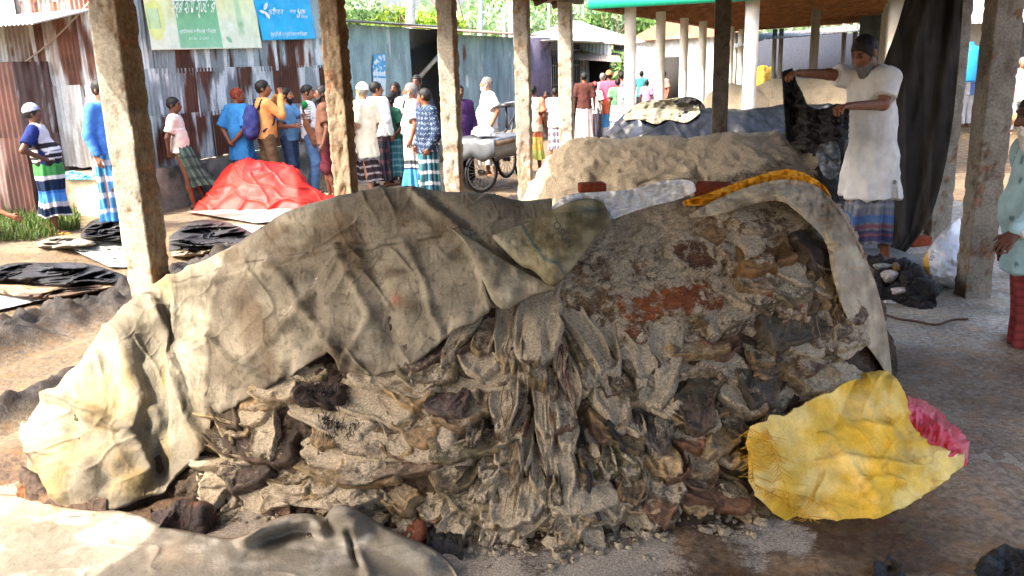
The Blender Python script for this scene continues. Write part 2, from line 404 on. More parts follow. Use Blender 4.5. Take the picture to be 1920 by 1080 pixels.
def bottom(q_, s_): p_ = shed(q_, s_); p_[2] = float(ground_z(np.array(p_[0]), np.array(p_[1]), False)); return p_
YAW = -math.atan(ROWB) + R_(11)
def eave_under(q_): return EAVE_Z + (min(q_, WIDE - q_) + OVER) * .36 - .10
PL = [(0, 0, 'nearest concrete pillar, pale smooth front and brown crumbling side, behind the beige tarp', .75, .10, (1.02, 1.01, .96), .140),
      (0, 1, 'badly eroded brown concrete pillar with its gravel bare from top to bottom', .95, 1.0, (.88, .72, .56), .138),
      (0, 2, 'grey concrete pillar with two small holes beside the flatbed cart', .5, .55, (1, 1, .98), .142),
      (0, 3, 'grey concrete pillar with a worn reddish foot at the left end of the salted heap', .25, .75, (1, 1, 1), .148),
      (0, 4, 'narrow far grey pillar rising behind the salt heap next to the man in maroon', .2, .3, (1, 1, 1), .16)]
for q_, k, lab, rs, rl, ti, wd in PL:
    b_ = bottom(q_ + [.12, .14, .085, .06, -.06][k], S1 + SP * k); pillar(lab, b_, eave_under(q_) - b_[2], wd, YAW, rs, rl, ti, 3 + k * 5)
DK = (.62, .60, .57)
for q_, s_, lab, ti in [(1.72, S_END + .1, 'dark pillar at the gable end behind the black plastic sheet', (.30, .28, .26)),
                        (3.98, 7.62, 'dark stained concrete pillar at the right beside the white printed sack', DK),
                        (3.90, 9.75, 'grey concrete pillar partly hidden by the black hanging curtain', (.66, .66, .64)),
                        (4.0, 5.2, 'concrete pillar outside the right of the yard', DK), (0, S1 - SP, 'concrete pillar left of the camera', (1, 1, 1))]:
    pr = proj(shed(q_, s_, 1.0))
    if not (0 < pr[0] < 1920): continue
    b_ = bottom(q_, s_); pillar(lab, b_, eave_under(q_) - b_[2], .170, YAW + R_(8 if q_ > 3 else 0), .15, .2, ti, 60 + int(s_ * 7))
# tin roof on timber: two slopes, purlins and rafters
roof = thing('shed_roof', 'low tin roof on timber rafters over the hide yard', 'roof', shed(WIDE / 2, 6, EAVE_Z))
TIN = attr_mat('galvanised tin', .45, .4, .22, 5, 40, .12, .003, metal=.55)
def roof_side(sg, s0, s1):
    g = Geo(); n = int((s1 - s0) / .024); ss = np.linspace(s0, s1, n); tt = np.linspace(0, 1, 8)
    half = WIDE / 2 + OVER
    qq = (-OVER + half * tt) if sg < 0 else (WIDE + OVER - half * tt)
    wav = .010 * np.sin(ss / .076 * 2 * math.pi)
    V = np.array([[shed(a, b_, EAVE_Z + half * t * .36 + wv) for a, t in zip(qq, tt)] for b_, wv in zip(ss, wav)])
    nz = fbm(V.reshape(-1, 3) * 1.2, 3, 5)
    g.add(V.reshape(-1, 3), gridF(n, 8), mix(hx('#8b8880'), hx('#6b4a36'), sst(-.1, .4, nz))); return g
for sg in (-1, 1): solid(build('roof_sheet', roof_side(sg, -4.5, S_END + .55), TIN, roof), .004)
WD, WDD = hx('#5a4430'), hx('#3f3024')
for sg in (0, 1):
    g = Geo(); q0 = 0 if sg == 0 else WIDE
    g.beam(shed(q0, -4.4, eave_under(0) + .03), shed(q0, S_END + .4, eave_under(0) + .03), .09, .11, WD); build('wall_plate', g, WOOD, roof, smooth=False)
for k, s_ in enumerate(np.arange(-4.2, S_END + .5, .62)):
    for sg in (-1, 1):
        g = Geo(); a = -OVER + .04 if sg < 0 else WIDE + OVER - .04; half = WIDE / 2 + OVER
        g.beam(shed(a, s_, EAVE_Z - .03), shed(WIDE / 2, s_, EAVE_Z + half * .36 - .05), .06, .08, WDD); build('rafter', g, WOOD, roof, smooth=False)
# ================================================================ the big heap of salted hides
TOP = [(66, 812), (96, 772), (124, 742), (180, 680), (225, 630), (262, 582), (330, 541), (430, 490), (540, 425), (640, 389), (760, 373), (880, 379), (980, 402), (1060, 398),
       (1130, 392), (1220, 385), (1300, 376), (1400, 352), (1470, 340), (1530, 352), (1575, 400), (1605, 455), (1635, 530), (1655, 610), (1676, 700)]
BASE = [(66, 862), (88, 905), (120, 945), (170, 960), (240, 960), (320, 938), (400, 945), (500, 955), (600, 968), (700, 985), (850, 1000), (950, 1010), (1060, 1020), (1150, 1000), (1300, 985),
        (1420, 955), (1500, 925), (1570, 880), (1620, 810), (1650, 765), (1676, 708)]
THICK = [(66, .02), (110, .22), (260, .65), (420, .9), (800, 1.05), (1200, 1.15), (1440, 1.1), (1540, .95), (1610, .5), (1655, .15), (1676, .02)]
H = Mound(TOP, BASE, THICK, [(66, .15), (180, .3), (330, .45), (600, .8), (1400, 1.0), (1580, .6), (1676, .1)], 0.0, 7, .78, .05, 2.6, 7)
SALTC, DARKC = hx('#a08a68'), hx('#4a3c2e')
us = np.linspace(H.u0 + .5, H.u1 - .5, 640)
Q, uu, vv = H.grid(us, None, 230, 30)
nn = blurn(gnorm(Q), 6)
clump = sst(-.05, .35, fbm(Q * 26, 3, 78)); rel = .012 * clump + .007 * sst(.0, .4, fbm(Q * 60, 2, 79)) + .022 * fbm(Q * 7, 4, 71) + .012 * ridged(Q * v3(11, 11, 6), 3, 72) + .005 * fbm(Q * 45, 3, 73)
ug = np.linspace(H.u0, H.u1, 820); vg = np.linspace(330, 1030, 350)
FIELD = np.zeros((350, 820))              # height of whatever already lies on the heap, over the picture-shaped chart
FIELD += 0.0
def fget(u, v):
    a = np.clip((np.asarray(u) - ug[0]) / (ug[1] - ug[0]), 0, 818.99); b = np.clip((np.asarray(v) - vg[0]) / (vg[1] - vg[0]), 0, 348.99)
    i = b.astype(int); j = a.astype(int); fa = a - j; fb = b - i
    return FIELD[i, j] * (1 - fa) * (1 - fb) + FIELD[i, j + 1] * fa * (1 - fb) + FIELD[i + 1, j] * (1 - fa) * fb + FIELD[i + 1, j + 1] * fa * fb
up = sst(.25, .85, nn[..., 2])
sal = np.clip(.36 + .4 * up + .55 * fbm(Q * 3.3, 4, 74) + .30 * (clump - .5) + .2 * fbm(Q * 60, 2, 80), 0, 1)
gap_shade = np.maximum(sst(600, 680, vv) * sst(1080, 1140, uu), sst(540, 600, vv) * sst(1150, 1080, uu)); gap_shade = np.maximum(gap_shade, sst(1340, 1400, uu) * sst(450, 540, vv)); sal = sal * (1 - .8 * gap_shade)  # core painted dark and less salty here, deepening the shade between the flaps
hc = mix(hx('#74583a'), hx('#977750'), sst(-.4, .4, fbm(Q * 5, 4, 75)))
hc = mix(hc, hx('#231b14'), .85 * gap_shade); g = Geo(); Qd = Q + nn * rel[..., None]
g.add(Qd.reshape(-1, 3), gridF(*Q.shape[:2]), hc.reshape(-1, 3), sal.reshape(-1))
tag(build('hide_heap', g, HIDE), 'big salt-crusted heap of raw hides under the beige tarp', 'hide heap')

rng = np.random.default_rng(12)
LAB = {'fold': 'dark folded wet hide edge packed in the right half of the big heap',
       'strip': 'long salty hide strip hanging down the middle of the big heap',
       'low': 'crumpled salted hide sticking out of the big heap below the beige tarp',
       'rust': 'rust-brown bare hide patch near the crest of the big heap',
       'foot': 'salt-caked hide scrap lying along the foot of the big heap'}
GRP = {k: 'hides in the big heap: ' + n for k, n in dict(fold='dark folds', strip='hanging strips', low='folds under the tarp', rust='rust-brown', foot='foot scraps').items()}
def hash_(k): return (math.sin(k * 12.9898) * 43758.5453) % 1.0
def flap(kind, cu, cv, a, b, ang, thick, col, salt, seed, label=None, lip=1.0, crease=.5, cat='hide', tuck=.9, sq=3.2, rs=.0):
    """one hide lying on the heap: its upper end tucked in under its neighbours, its lower rim a rolled fold"""
    n, m = 46, 34
    s_ = np.linspace(-1, 1, n)[:, None] * np.ones((1, m)); t_ = np.ones((n, 1)) * np.linspace(-1, 1, m)[None]
    k = np.maximum(np.abs(s_), np.abs(t_)); r = (np.abs(s_) ** sq + np.abs(t_) ** sq) ** (1 / sq); f = np.where(r > 0, k / np.maximum(r, 1e-6), 1)
    x = s_ * f; y = t_ * f; th = np.arctan2(y, x)
    wob = 1 + .13 * vn(v3(np.cos(th) * 1.5, np.sin(th) * 1.5, seed), seed) + .10 * vn(v3(np.cos(th) * 4, np.sin(th) * 4, seed + 3.), seed + 1)
    x = x * wob; y = y * wob
    bend = .18 * (rng.random() - .5)
    X_ = (x + bend * y * y) * a; Y_ = y * b; c, sn = math.cos(ang), math.sin(ang)
    u = cu + X_ * c - Y_ * sn; v = cv + X_ * sn + Y_ * c
    p, nr = H.SN(np.clip(u, H.u0 + 3, H.u1 - 3), v, 9.0)
    rim = np.clip(k, 0, 1)
    base = fget(u, v); bs = base.copy()
    for _ in range(5):
        q_ = np.pad(bs, 1, 'edge'); bs = (q_[1:-1, 1:-1] * 2 + q_[:-2, 1:-1] + q_[2:, 1:-1] + q_[1:-1, :-2] + q_[1:-1, 2:]) / 6
    low = sst(-.9, .5, (v - cv) / max(1.0, abs(a * sn) + abs(b * c)))            # 1 towards the lower edge in the picture
    bs = np.minimum(bs, .05) * .45 + (.034 if kind == 'fold' else .022) * hash_(seed); hgt = bs + thick * (tuck * low + (1 - tuck)) - thick * .5 * (1 - low)
    hgt += lip * thick * .55 * np.exp(-((rim - .86) / .13) ** 2) * low
    pw = p * 1.0
    w1 = vn(v3(x * 1.6 + y * .7, y * .5, seed * 1.7) * np.array([2.2, 1.0, 1]), seed + 5)
    hgt += crease * thick * (.50 * np.exp(-np.abs(w1) / .10) + .35 * fbm(v3(x * 2, y * 2, seed * .9), 3, seed + 6)) * (1 - .5 * rim ** 4)
    hgt += .004 * fbm(pw * 38, 3, 77)
    hgt = np.minimum(hgt, .095 + .02 * fbm(pw * 9, 2, seed)); e_ = np.sqrt(np.clip(1 - ((rim - .88) / .12).clip(0, 1) ** 2, 0, 1)); fl = np.minimum(base, hgt - .01) * (1 - low) - .03 * low
    fl = np.where(low > .5, np.minimum(base, .05) - .03, base - .03); hgt = fl + (hgt - fl) * e_
    V = p + nr * hgt[..., None]
    cc = mix(col * .72, col * 1.25, sst(-.5, .5, fbm(v3(x * 1.7, y * 1.7, seed * 2.3), 3, seed + 8)))
    sa = salt + rs * sst(.45, .95, rim) + .45 * fbm(pw * 5, 3, seed + 9) + .22 * fbm(pw * 24, 2, seed + 2) + .15 * (1 - low) - .18 * np.exp(-((rim - .9) / .12) ** 2) * low
    g = Geo(); g.add(V.reshape(-1, 3), gridF(n, m), cc.reshape(-1, 3), np.clip(sa, 0, 1).reshape(-1))
    o = build('folded_hide', g, HIDE); tag(o, label or LAB[kind], cat, None if label else GRP[kind])
    iu = np.clip(np.round((u - ug[0]) / (ug[1] - ug[0])).astype(int), 0, 819); iv = np.clip(np.round((v - vg[0]) / (vg[1] - vg[0])).astype(int), 0, 349)
    np.maximum.at(FIELD, (iv[rim < .95], iu[rim < .95]), hgt[rim < .95])
    return o
DK = [hx(c) for c in ('#695a3f', '#544833', '#7e6848', '#8a7252', '#63503a', '#6f654a')]
BR = [hx(c) for c in ('#745640', '#7a5840', '#6b5341', '#5f4a3c')]
SL = [hx(c) for c in ('#aa9068', '#9c845e', '#8d7854', '#b59d76')]
def tarp_low(u):
    return np.interp(u, [400, 480, 560, 630, 650, 720, 790, 830, 890, 915, 990, 1030, 1100, 1140], [800, 765, 715, 682, 712, 722, 700, 660, 630, 592, 550, 520, 455, 400])
job = []
for k in range(62):                                   # under the tarp, low left
    u = rng.uniform(400, 900); lo = tarp_low(u); v = rng.uniform(lo - 20, 935); 
    job.append((v, 'low', u, v, rng.uniform(34, 95), rng.uniform(20, 46), rng.normal(0.05, .6), rng.uniform(.018, .036), (DK + SL + SL + BR)[rng.integers(18)], rng.uniform(.25, 1.0)))
for k in range(64):                                   # the middle fall of hanging strips
    v = rng.uniform(600, 965); u = 1000 + rng.normal(0, 95) + (v - 560) * .05
    fan = (u - 1000) / 260
    job.append((v, 'strip', u, v, rng.uniform(13, 30), rng.uniform(38, 105), -fan * .9 + rng.normal(0, .13), rng.uniform(.022, .045), (SL + DK + BR[:2])[rng.integers(12)], rng.uniform(.5, 1.0)))
for k in range(96):                                   # the right half, packed folds
    v = rng.uniform(470, 930); u = rng.uniform(1120 + (v < 620) * 110, 1640 - max(0, v - 740) * 1.0)
    if v < 640 and u < 1360: continue
    u = min(u, np.interp(v, [400, 455, 530, 610, 700, 760, 810, 880, 930], [1575, 1605, 1635, 1655, 1668, 1650, 1620, 1570, 1500]) - (66 + 26 * (v > 500)))
    job.append((v, 'fold', u, v, rng.uniform(36, 74), rng.uniform(20, 40), rng.choice([-.5, .35, .9, -1.1, 1.3]) + rng.normal(0, .2), rng.uniform(.022, .040), (DK + SL[:2] + DK + BR)[rng.integers(18)], rng.uniform(.1, .8)))
for k in range(40):
    u = rng.uniform(380, 1430); v = np.interp(u, [b[0] for b in BASE], [b[1] for b in BASE]) - rng.uniform(8, 62)
    job.append((v, 'foot', u, v, rng.uniform(20, 52), rng.uniform(14, 34), rng.normal(0, .7), rng.uniform(.02, .045), (SL + DK)[rng.integers(10)], rng.uniform(.45, 1.0)))
job.sort(key=lambda j: -j[0])
for i, (v_, kind, u, v, a, b, ang, th, col, sa) in enumerate(job):
    flap(kind, u, v, a, b, ang, th, col, sa, i + 3, lip=.9 if kind in ('fold', 'low') else .7, crease=.40 if kind != 'strip' else .35)
# the hides that can be told apart
HERO = [(1255, 560, 100, 42, -.12, .03, hx('#8a4a1c'), .10, 'large rust-orange bare hide patch in the upper middle of the big heap'),
        (1190, 612, 34, 48, .2, .02, hx('#7a4522'), .22, 'small rust-brown hide patch below left of the large orange one'),
        (1300, 480, 60, 34, .3, .012, hx('#5c3c22'), .38, 'dark damp brown hide patch near the top of the big heap'),
        (1440, 410, 82, 40, -.05, .04, hx('#6b5238'), .42, 'flat brown hide layer right under the grey sacking edge'),
        (1425, 490, 55, 42, -.15, .05, hx('#7a5a30'), .25, 'yellow-brown folded hide under the grey sacking'),
        (1505, 470, 20, 70, -.30, .05, hx('#453a30'), .05, 'dark hide rolled like a strap at the upper right of the big heap'),
        (1450, 560, 52, 20, .55, .045, hx('#7d3d20'), .0, 'reddish-brown hide end at the right of the big heap'),
        (1480, 612, 74, 42, -.45, .055, hx('#514838'), .15, 'broad olive-grey folded hide at the right of the big heap'),
        (1010, 600, 44, 100, .02, .04, hx('#9a8a70'), .80, 'wide pale salty hide hanging below the printed sack'),
        (1230, 690, 48, 96, .08, .035, hx('#857660'), .80, 'pale salt-white hide panel in the middle of the heap'),
        (1120, 720, 30, 120, -.38, .04, hx('#9a8560'), .88, 'cream salty hide running down to the right of the hanging strips'),
        (1215, 800, 34, 75, -.28, .045, hx('#5c554c'), .12, 'smooth grey hide tongue low in the middle of the heap'),
        (1300, 770, 26, 62, -.1, .05, hx('#57493d'), .06, 'upright dark grey folded hide right of the grey tongue'),
        (1405, 720, 28, 62, -.15, .05, hx('#4d4538'), .10, 'upright olive folded hide above the yellow cloth'),
        (750, 810, 120, 62, .05, .03, hx('#8d7c66'), .72, 'wide salty hide bulging below the middle of the beige tarp'),
        (745, 880, 105, 22, -.18, .04, hx('#75624e'), .35, 'long pinkish-brown folded hide low left in the heap'),
        (500, 830, 70, 46, .3, .05, hx('#4b3a2c'), .08, 'dark brown folded hide just under the left end of the tarp'),
        (470, 885, 50, 40, -.5, .05, hx('#4a3d33'), .25, 'dark crumpled hide at the low left foot of the heap'),
        (610, 740, 46, 30, .1, .045, hx('#3f3129'), .05, 'black-haired hide end under the notch of the tarp'),
        (850, 760, 36, 44, .1, .05, hx('#5a4a42'), .15, 'purplish-brown rounded hide under the tarp edge'),
        (965, 945, 42, 46, 0, .04, hx('#b0a284'), 1.0, 'white salt-caked hide lump at the foot of the hanging strips'),
        (1090, 930, 60, 40, -.3, .03, hx('#9a8868'), .95, 'salt-caked hide at the foot of the heap right of the strips')]
for i, (u, v, a, b, ang, th, col, sa, lab) in enumerate(HERO):
    flap('x', u, v, a, b, ang, th, col, sa, 300 + i, label=lab, crease=.4, lip=.6, tuck=.7, rs=.45 if i < 3 else .05, sq=2.6 if i < 3 else 4.0)
# black hair hanks and straw-like strings that hang out of the folds
def strand(label, name, m, spots, n, L, rad, col, seed, spread=10, cat='hair', lean=0.0):
    rg = np.random.default_rng(seed); g = Geo()
    for u, v in spots:
        for _ in range(n):
            u0 = u + rg.normal(0, spread); v0 = v + rg.normal(0, spread * .4); l = L * rg.uniform(.5, 1.2); t = np.linspace(0, 1, 7)
            uu_ = u0 + lean * l * t + rg.normal(0, 4) * t + rg.normal(0, 3) * np.sin(t * 5); vv_ = v0 + l * t
            p, nr = H.SN(uu_, vv_, 9.0); h = fget(uu_, vv_) + .018 + .012 * np.sin(t * 4 + rg.uniform(0, 6))
            g.tube(p + nr * h[:, None], rad * (1 - .5 * t), 4, np.array(col) * rg.uniform(.6, 1.3))
    return tag(build(name, g, m), label, cat)
strand('hanks of black hair hanging from the hides under the tarp notch', 'hair_hank', HAIR, [(600, 735), (640, 745), (625, 790), (655, 800)], 26, 42, .0016, (.012, .011, .012), 5)
strand('reddish cords running down the middle of the hanging strips', 'cord', HAIR, [(1048, 660)], 7, 130, .0022, hx('#5b2e1c'), 6, 5, 'cord', .12)
strand('long straw-brown cords at the lower middle of the hide heap', 'cord', HAIR, [(955, 740), (968, 850)], 3, 130, .002, hx('#7a5a30'), 8, 4, 'cord')
strand('loose straw on the right shoulder of the heap', 'straw', HAIR, [(1530, 520), (1550, 560), (1515, 600)], 12, 60, .0012, hx('#a48a58'), 9, 22, 'straw', .15)
for u, v, l, sl_ in ((965, 600, 85, .02), (1085, 885, 95, .3), (1125, 800, 70, .55), (1075, 780, 60, .4)):
    t = np.linspace(0, 1, 8); uu_ = u + sl_ * l * t; vv_ = v + l * t; p, nr = H.SN(uu_, vv_, 9.0); g = Geo()
    g.tube(p + nr * (fget(uu_, vv_) + .006)[:, None], .012 * (1 - .4 * t), 7, hx('#232326'))
    tag(build('hide_strip', g, HIDE), 'thin black wet hide strip hanging down the middle of the heap', 'hide strip', 'thin black strips in the big heap')
# crumbled salt lumps along the foot
rg = np.random.default_rng(77); g = Geo()
for k in range(900):
    u = rg.uniform(360, 1440); b0 = np.interp(u, [b[0] for b in BASE], [b[1] for b in BASE]); v = b0 + rg.normal(2, 22)
    c = G(u, v, 0.0) if v > b0 else H.S(u, v); r = rg.gamma(2, .0036) + .003
    th = np.linspace(0, 2 * math.pi, 7)[:-1]; ring = []
    for z_, rr in ((-.6, .8), (.1, 1.0), (.75, .55)):
        ring.append(np.stack([np.cos(th) * rr * r * rg.uniform(.6, 1.4, 6), np.sin(th) * rr * r * rg.uniform(.6, 1.4, 6), np.full(6, z_ * r)], 1))
    V = np.concatenate(ring + [[[0, 0, r]]]); F = [gridF(3, 6, True), np.array([[12 + i, 12 + (i + 1) % 6, 18] for i in range(6)])]
    g.add(V + c + [0, 0, r * .3], F, hx('#8f7d62') * rg.uniform(.6, 1.2), rg.uniform(.6, 1))
tag(build('salt_lumps', g, HIDE), 'crumbled salt lumps scattered along the foot of the heap', 'salt', None, 'stuff')

# ================================================================ sheets lying on the heap
def seam_col(u, v, lines, wd=2.2):
    d = np.full(u.shape, 1e9)
    for L in lines: d = np.minimum(d, pdist(u, v, L))
    return np.exp(-(d / wd) ** 2)
# the beige tarp over the left half
TL = [(66, 860), (84, 905), (100, 948), (130, 955), (225, 955), (320, 930), (362, 885), (396, 862), (402, 800), (480, 765), (560, 716), (628, 681), (640, 695), (652, 716), (720, 722), (790, 700), (832, 660),
      (890, 630), (916, 600), (940, 588), (990, 552), (1032, 536), (1045, 500)]
us = np.linspace(70, 1040, 620); TLs = np.interp(us, [t[0] for t in TL], [t[1] for t in TL])
TLs = TLs + 5 * fbm(v3(us / 26, 1.), 3, 91)
Q, uu, vv = H.grid(us, TLs, 230, 26, 0)
n0 = blurn(gnorm(Q), 8)
ridge = [([(285, 585), (330, 700), (352, 780), (395, 860)], .030, 13), ([(225, 640), (240, 720), (285, 800), (262, 900)], .035, 16), ([(110, 745), (180, 780), (240, 810), (262, 880)], .03, 9),
         ([(150, 755), (150, 820), (210, 900)], -.035, 18), ([(250, 690), (275, 800), (300, 880)], -.03, 16), ([(60, 800), (100, 850), (140, 930)], .03, 12),
         ([(395, 640), (450, 690), (520, 735)], .016, 9), ([(480, 690), (560, 600), (640, 500)], .018, 10), ([(520, 500), (570, 580), (640, 670)], .015, 9), ([(690, 470), (725, 560), (740, 640)], -.025, 20),
         ([(775, 380), (850, 430), (895, 500), (918, 590)], .022, 7), ([(800, 372), (870, 420), (910, 480)], -.015, 9), ([(860, 455), (930, 500), (1000, 545)], .02, 14), ([(640, 480), (700, 600), (660, 690)], .014, 9),
         ([(560, 700), (600, 610), (600, 520)], -.018, 16), ([(760, 470), (800, 540), (830, 640)], .014, 9), ([(330, 560), (470, 520), (640, 470)], .012, 5), ([(640, 470), (760, 462), (880, 445)], .012, 5)]
off = .042 + .0 * uu
env = sst(0, .0001, H.u1 - uu)
for L, h_, w_ in ridge: off = off + h_ * np.exp(-(pdist(uu, vv, L) / w_) ** 2)
al = v3(uu / 60 - vv / 90, uu / 300 + vv / 200)
cr = lambda a_, b_, sd, w_=.07: np.exp(-np.abs(vn(v3(a_, b_, sd * 1.3), sd)) / w_)
fold1 = cr(uu / 70 - vv / 95, uu / 260 + vv / 170, 93); fold2 = cr(uu / 90 + vv / 60, vv / 150 - uu / 300, 95); fold3 = cr(uu / 34 - vv / 60, uu / 90 + vv / 70, 97, .09); fold4 = cr(uu / 30 + vv / 45, vv / 60, 99, .09)
msk_ = sst(-.15, .35, fbm(v3(uu / 120, vv / 90), 2, 88)); msk2 = sst(-.1, .4, fbm(v3(uu / 90, vv / 110), 2, 89))
off += .012 * fold1 * msk_ + .009 * fold2 * msk2 + .0035 * fold3 * msk2 + .0035 * fold4 * msk_ + .016 * fbm(v3(uu / 95, vv / 75), 3, 94) + .0016 * ridged(v3(uu / 9, vv / 16), 2, 96)
lowd = sst(70, 0, TLs[None] - vv) * sst(410, 440, uu)
off += .03 * lowd * (1 + .8 * fbm(v3(uu / 28, 2.0), 2, 97)) - .012 * sst(8, 0, TLs[None] - vv)
lobe = sst(420, 330, uu); off += lobe * .02 * ridged(v3(uu / 70, vv / 150), 2, 99)
back = vv < np.interp(us, H.U, H.vt)[None] - 3
off = np.where(back, np.minimum(off, .09), off)
T = Q + n0 * off[..., None]; T[..., 2] = np.maximum(T[..., 2], .006 + .002 * fbm(v3(uu / 20, vv / 20), 2, 3))
tc_ = mix(hx('#867e6c'), hx('#6b6354'), sst(-.4, .45, fbm(v3(uu / 110, vv / 80), 4, 101)))
tc_ = mix(tc_, hx('#5b4a35'), .62 * sst(.0, .5, fbm(v3(uu / 60 - vv / 150, vv / 90), 4, 103)) * sst(300, 420, uu))
tc_ = mix(tc_, hx('#94793f'), .45 * sst(-.05, .45, fbm(v3(uu / 45, vv / 70), 4, 105)) * sst(420, 300, uu))
tc_ = mix(tc_, hx('#a39a84'), .5 * sst(.1, .5, fbm(v3(uu / 70, vv / 50, 4), 4, 106)))
seams = [[(262, 582), (330, 553), (430, 512), (560, 488), (640, 478), (760, 468), (880, 446), (895, 500), (918, 600)], [(285, 585), (330, 700), (352, 780), (400, 862)], [(775, 380), (850, 430), (895, 500)], [(300, 583), (350, 705), (372, 780)],
         [(110, 745), (180, 780), (240, 810)], [(395, 640), (450, 690), (560, 720)], [(450, 690), (520, 640), (640, 500)]]
tc_ = mix(tc_, hx('#2f2a22'), .75 * seam_col(uu + 2 * fbm(v3(uu / 9, vv / 9), 2, 8), vv, seams[:5], 1.8) * sst(-.5, .1, fbm(v3(uu / 15, vv / 15), 2, 107)))
tc_ = mix(tc_, hx('#4a4232'), .5 * seam_col(uu, vv, seams[5:], 1.8))
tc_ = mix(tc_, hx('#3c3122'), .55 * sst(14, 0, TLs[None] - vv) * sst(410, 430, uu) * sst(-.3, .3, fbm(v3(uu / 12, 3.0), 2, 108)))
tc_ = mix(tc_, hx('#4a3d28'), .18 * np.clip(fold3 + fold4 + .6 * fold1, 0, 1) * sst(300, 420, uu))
fine_ = ridged(v3(uu / 14 - vv / 40, vv / 22), 3, 98); tc_ = mix(tc_, hx('#3f3524'), .5 * sst(.55, .85, fine_) * sst(330, 430, uu))
tc_ = mix(tc_, hx('#9a4a34'), .5 * np.exp(-(np.hypot(uu - 745, vv - 568) / 9) ** 2))
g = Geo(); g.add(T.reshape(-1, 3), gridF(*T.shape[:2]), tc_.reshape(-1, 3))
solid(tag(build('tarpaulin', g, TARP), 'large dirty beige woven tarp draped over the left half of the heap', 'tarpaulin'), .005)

def hdepth(u, v, off):          # a point just outside the heap along the line of sight
    p, nr = H.SN(np.clip(u, H.u0 + 6, H.u1 - 6), np.maximum(v, np.interp(u, H.U, H.vt) + 2), 9.0)
    return np.linalg.norm((p - CAM)[..., :2], axis=-1) / np.linalg.norm(ray(u, v)[..., :2], axis=-1) * ray(u, v)[..., 1] - off
def sheet(name, label, cat, A, B, n, m, off, colf, mat_, t=.004, wr=.008, wsc=30, seed=1, edge=0.0, group=None, bulge=0.0, depth=None):
    uu, vv = band(A, B, n, m); te = np.linspace(0, 1, m)[:, None] * np.ones((1, n)); se = np.ones((m, 1)) * np.linspace(0, 1, n)[None]
    rim = np.minimum(np.minimum(te, 1 - te) * 4, np.minimum(se, 1 - se) * 6).clip(0, 1)
    o = off + bulge * np.sqrt(np.sin(math.pi * te) * np.sin(math.pi * se).clip(0, 1)) + wr * ridged(v3(uu / wsc, vv / wsc, seed), 3, seed) + wr * .7 * fbm(v3(uu / wsc * 1.7, vv / wsc * 1.7, seed), 3, seed + 1) + edge * (1 - rim)
    y = hdepth(uu, vv, o) if depth is None else depth(uu, vv) - o
    V = P(uu, vv, y); g = Geo(); g.add(V.reshape(-1, 3), gridF(m, n), colf(uu, vv, te, se).reshape(-1, 3))
    return solid(tag(build(name, g, mat_), label, cat, group), t)
# white plastic sheet behind the crest
wc = lambda u, v, t, s: mix(hx('#c9cdd0'), hx('#e6e6e4'), sst(-.4, .4, fbm(v3(u / 30, v / 20), 3, 5)))
sheet('plastic_sheet', 'crumpled white plastic sheet on the crest of the heap beside the printed sack', 'plastic sheet', [(1035, 388), (1060, 364), (1120, 360), (1190, 356), (1240, 338), (1298, 336), (1304, 352)],
      [(1035, 398), (1090, 408), (1145, 412), (1165, 405), (1210, 388), (1270, 376), (1305, 358)], 130, 50, .0, wc, PLASTIC, .003, .035, 20, 4, depth=lambda u, v: hdepth(u, v, .075))
# printed sack, folded over
sk = lambda u, v, t, s: mix(mix(mix(hx('#8f8668'), hx('#6f6548'), sst(-.4, .4, fbm(v3(u / 25, v / 20), 4, 6))), hx('#a09d88'), .6 * sst(.35, 0, t * .0 + s)),
      hx('#3c5456'), .85 * np.exp(-(pdist(u, v, [(980, 424), (1000, 458), (1022, 486), (1048, 496), (1056, 512)]) / 3.2) ** 2) + .8 * np.exp(-((u - 1105) / 22) ** 2 - ((v - 395) / 9) ** 2))
sack = sheet('printed_sack', 'folded olive woven sack with dark green print lying on the crest of the heap', 'sack', [(926, 443), (965, 428), (1000, 416), (1022, 402), (1060, 384), (1105, 371), (1134, 384), (1141, 412)],
      [(928, 447), (955, 474), (980, 500), (1005, 505), (1032, 541), (1062, 515), (1100, 462), (1141, 416)], 120, 70, .105, sk, TARP, .012, .012, 30, 8, bulge=.075)
fl_ = lambda u, v, t, s: mix(mix(hx('#9d9580'), hx('#827965'), sst(-.4, .4, fbm(v3(u / 22, v / 22), 3, 6))), hx('#5d5138'), .5 * sst(.8, 1., s))
sheet('tarp_flap', 'pale folded-back tip of the beige tarp under the printed sack', 'tarpaulin', [(838, 425), (880, 446), (930, 478), (985, 512), (1040, 538)], [(868, 440), (898, 505), (936, 592), (985, 556), (1040, 541)], 100, 50, .10, fl_, TARP, .006, .010, 34, 9, bulge=.03)
def surf_text(txt, font_h, org, du, dv, mat_, parent, dep, off=.0, name='lettering'):
    """lettering laid on a surface; org, du, dv are picture places of the text's origin, its advance and its upward direction per unit"""
    cu = bpy.data.curves.new(name, 'FONT'); cu.body = txt; cu.size = 1.0; cu.resolution_u = 3
    to = bpy.data.objects.new(name, cu); SC.collection.objects.link(to); dg = bpy.context.evaluated_depsgraph_get()
    me = bpy.data.meshes.new_from_object(to.evaluated_get(dg)); V = np.array([v.co[:] for v in me.vertices]); 
    F = [np.array([list(p.vertices) for p in me.polygons if len(p.vertices) == k]).reshape(-1, k) for k in (3, 4)]
    bpy.data.objects.remove(to); bpy.data.curves.remove(cu); bpy.data.meshes.remove(me)
    if not len(V): return
    u = org[0] + V[:, 0] * du[0] + V[:, 1] * dv[0]; v = org[1] + V[:, 0] * du[1] + V[:, 1] * dv[1]
    g = Geo(); g.add(P(u, v, dep(u, v) - off), F); return build(name, g, mat_, parent)
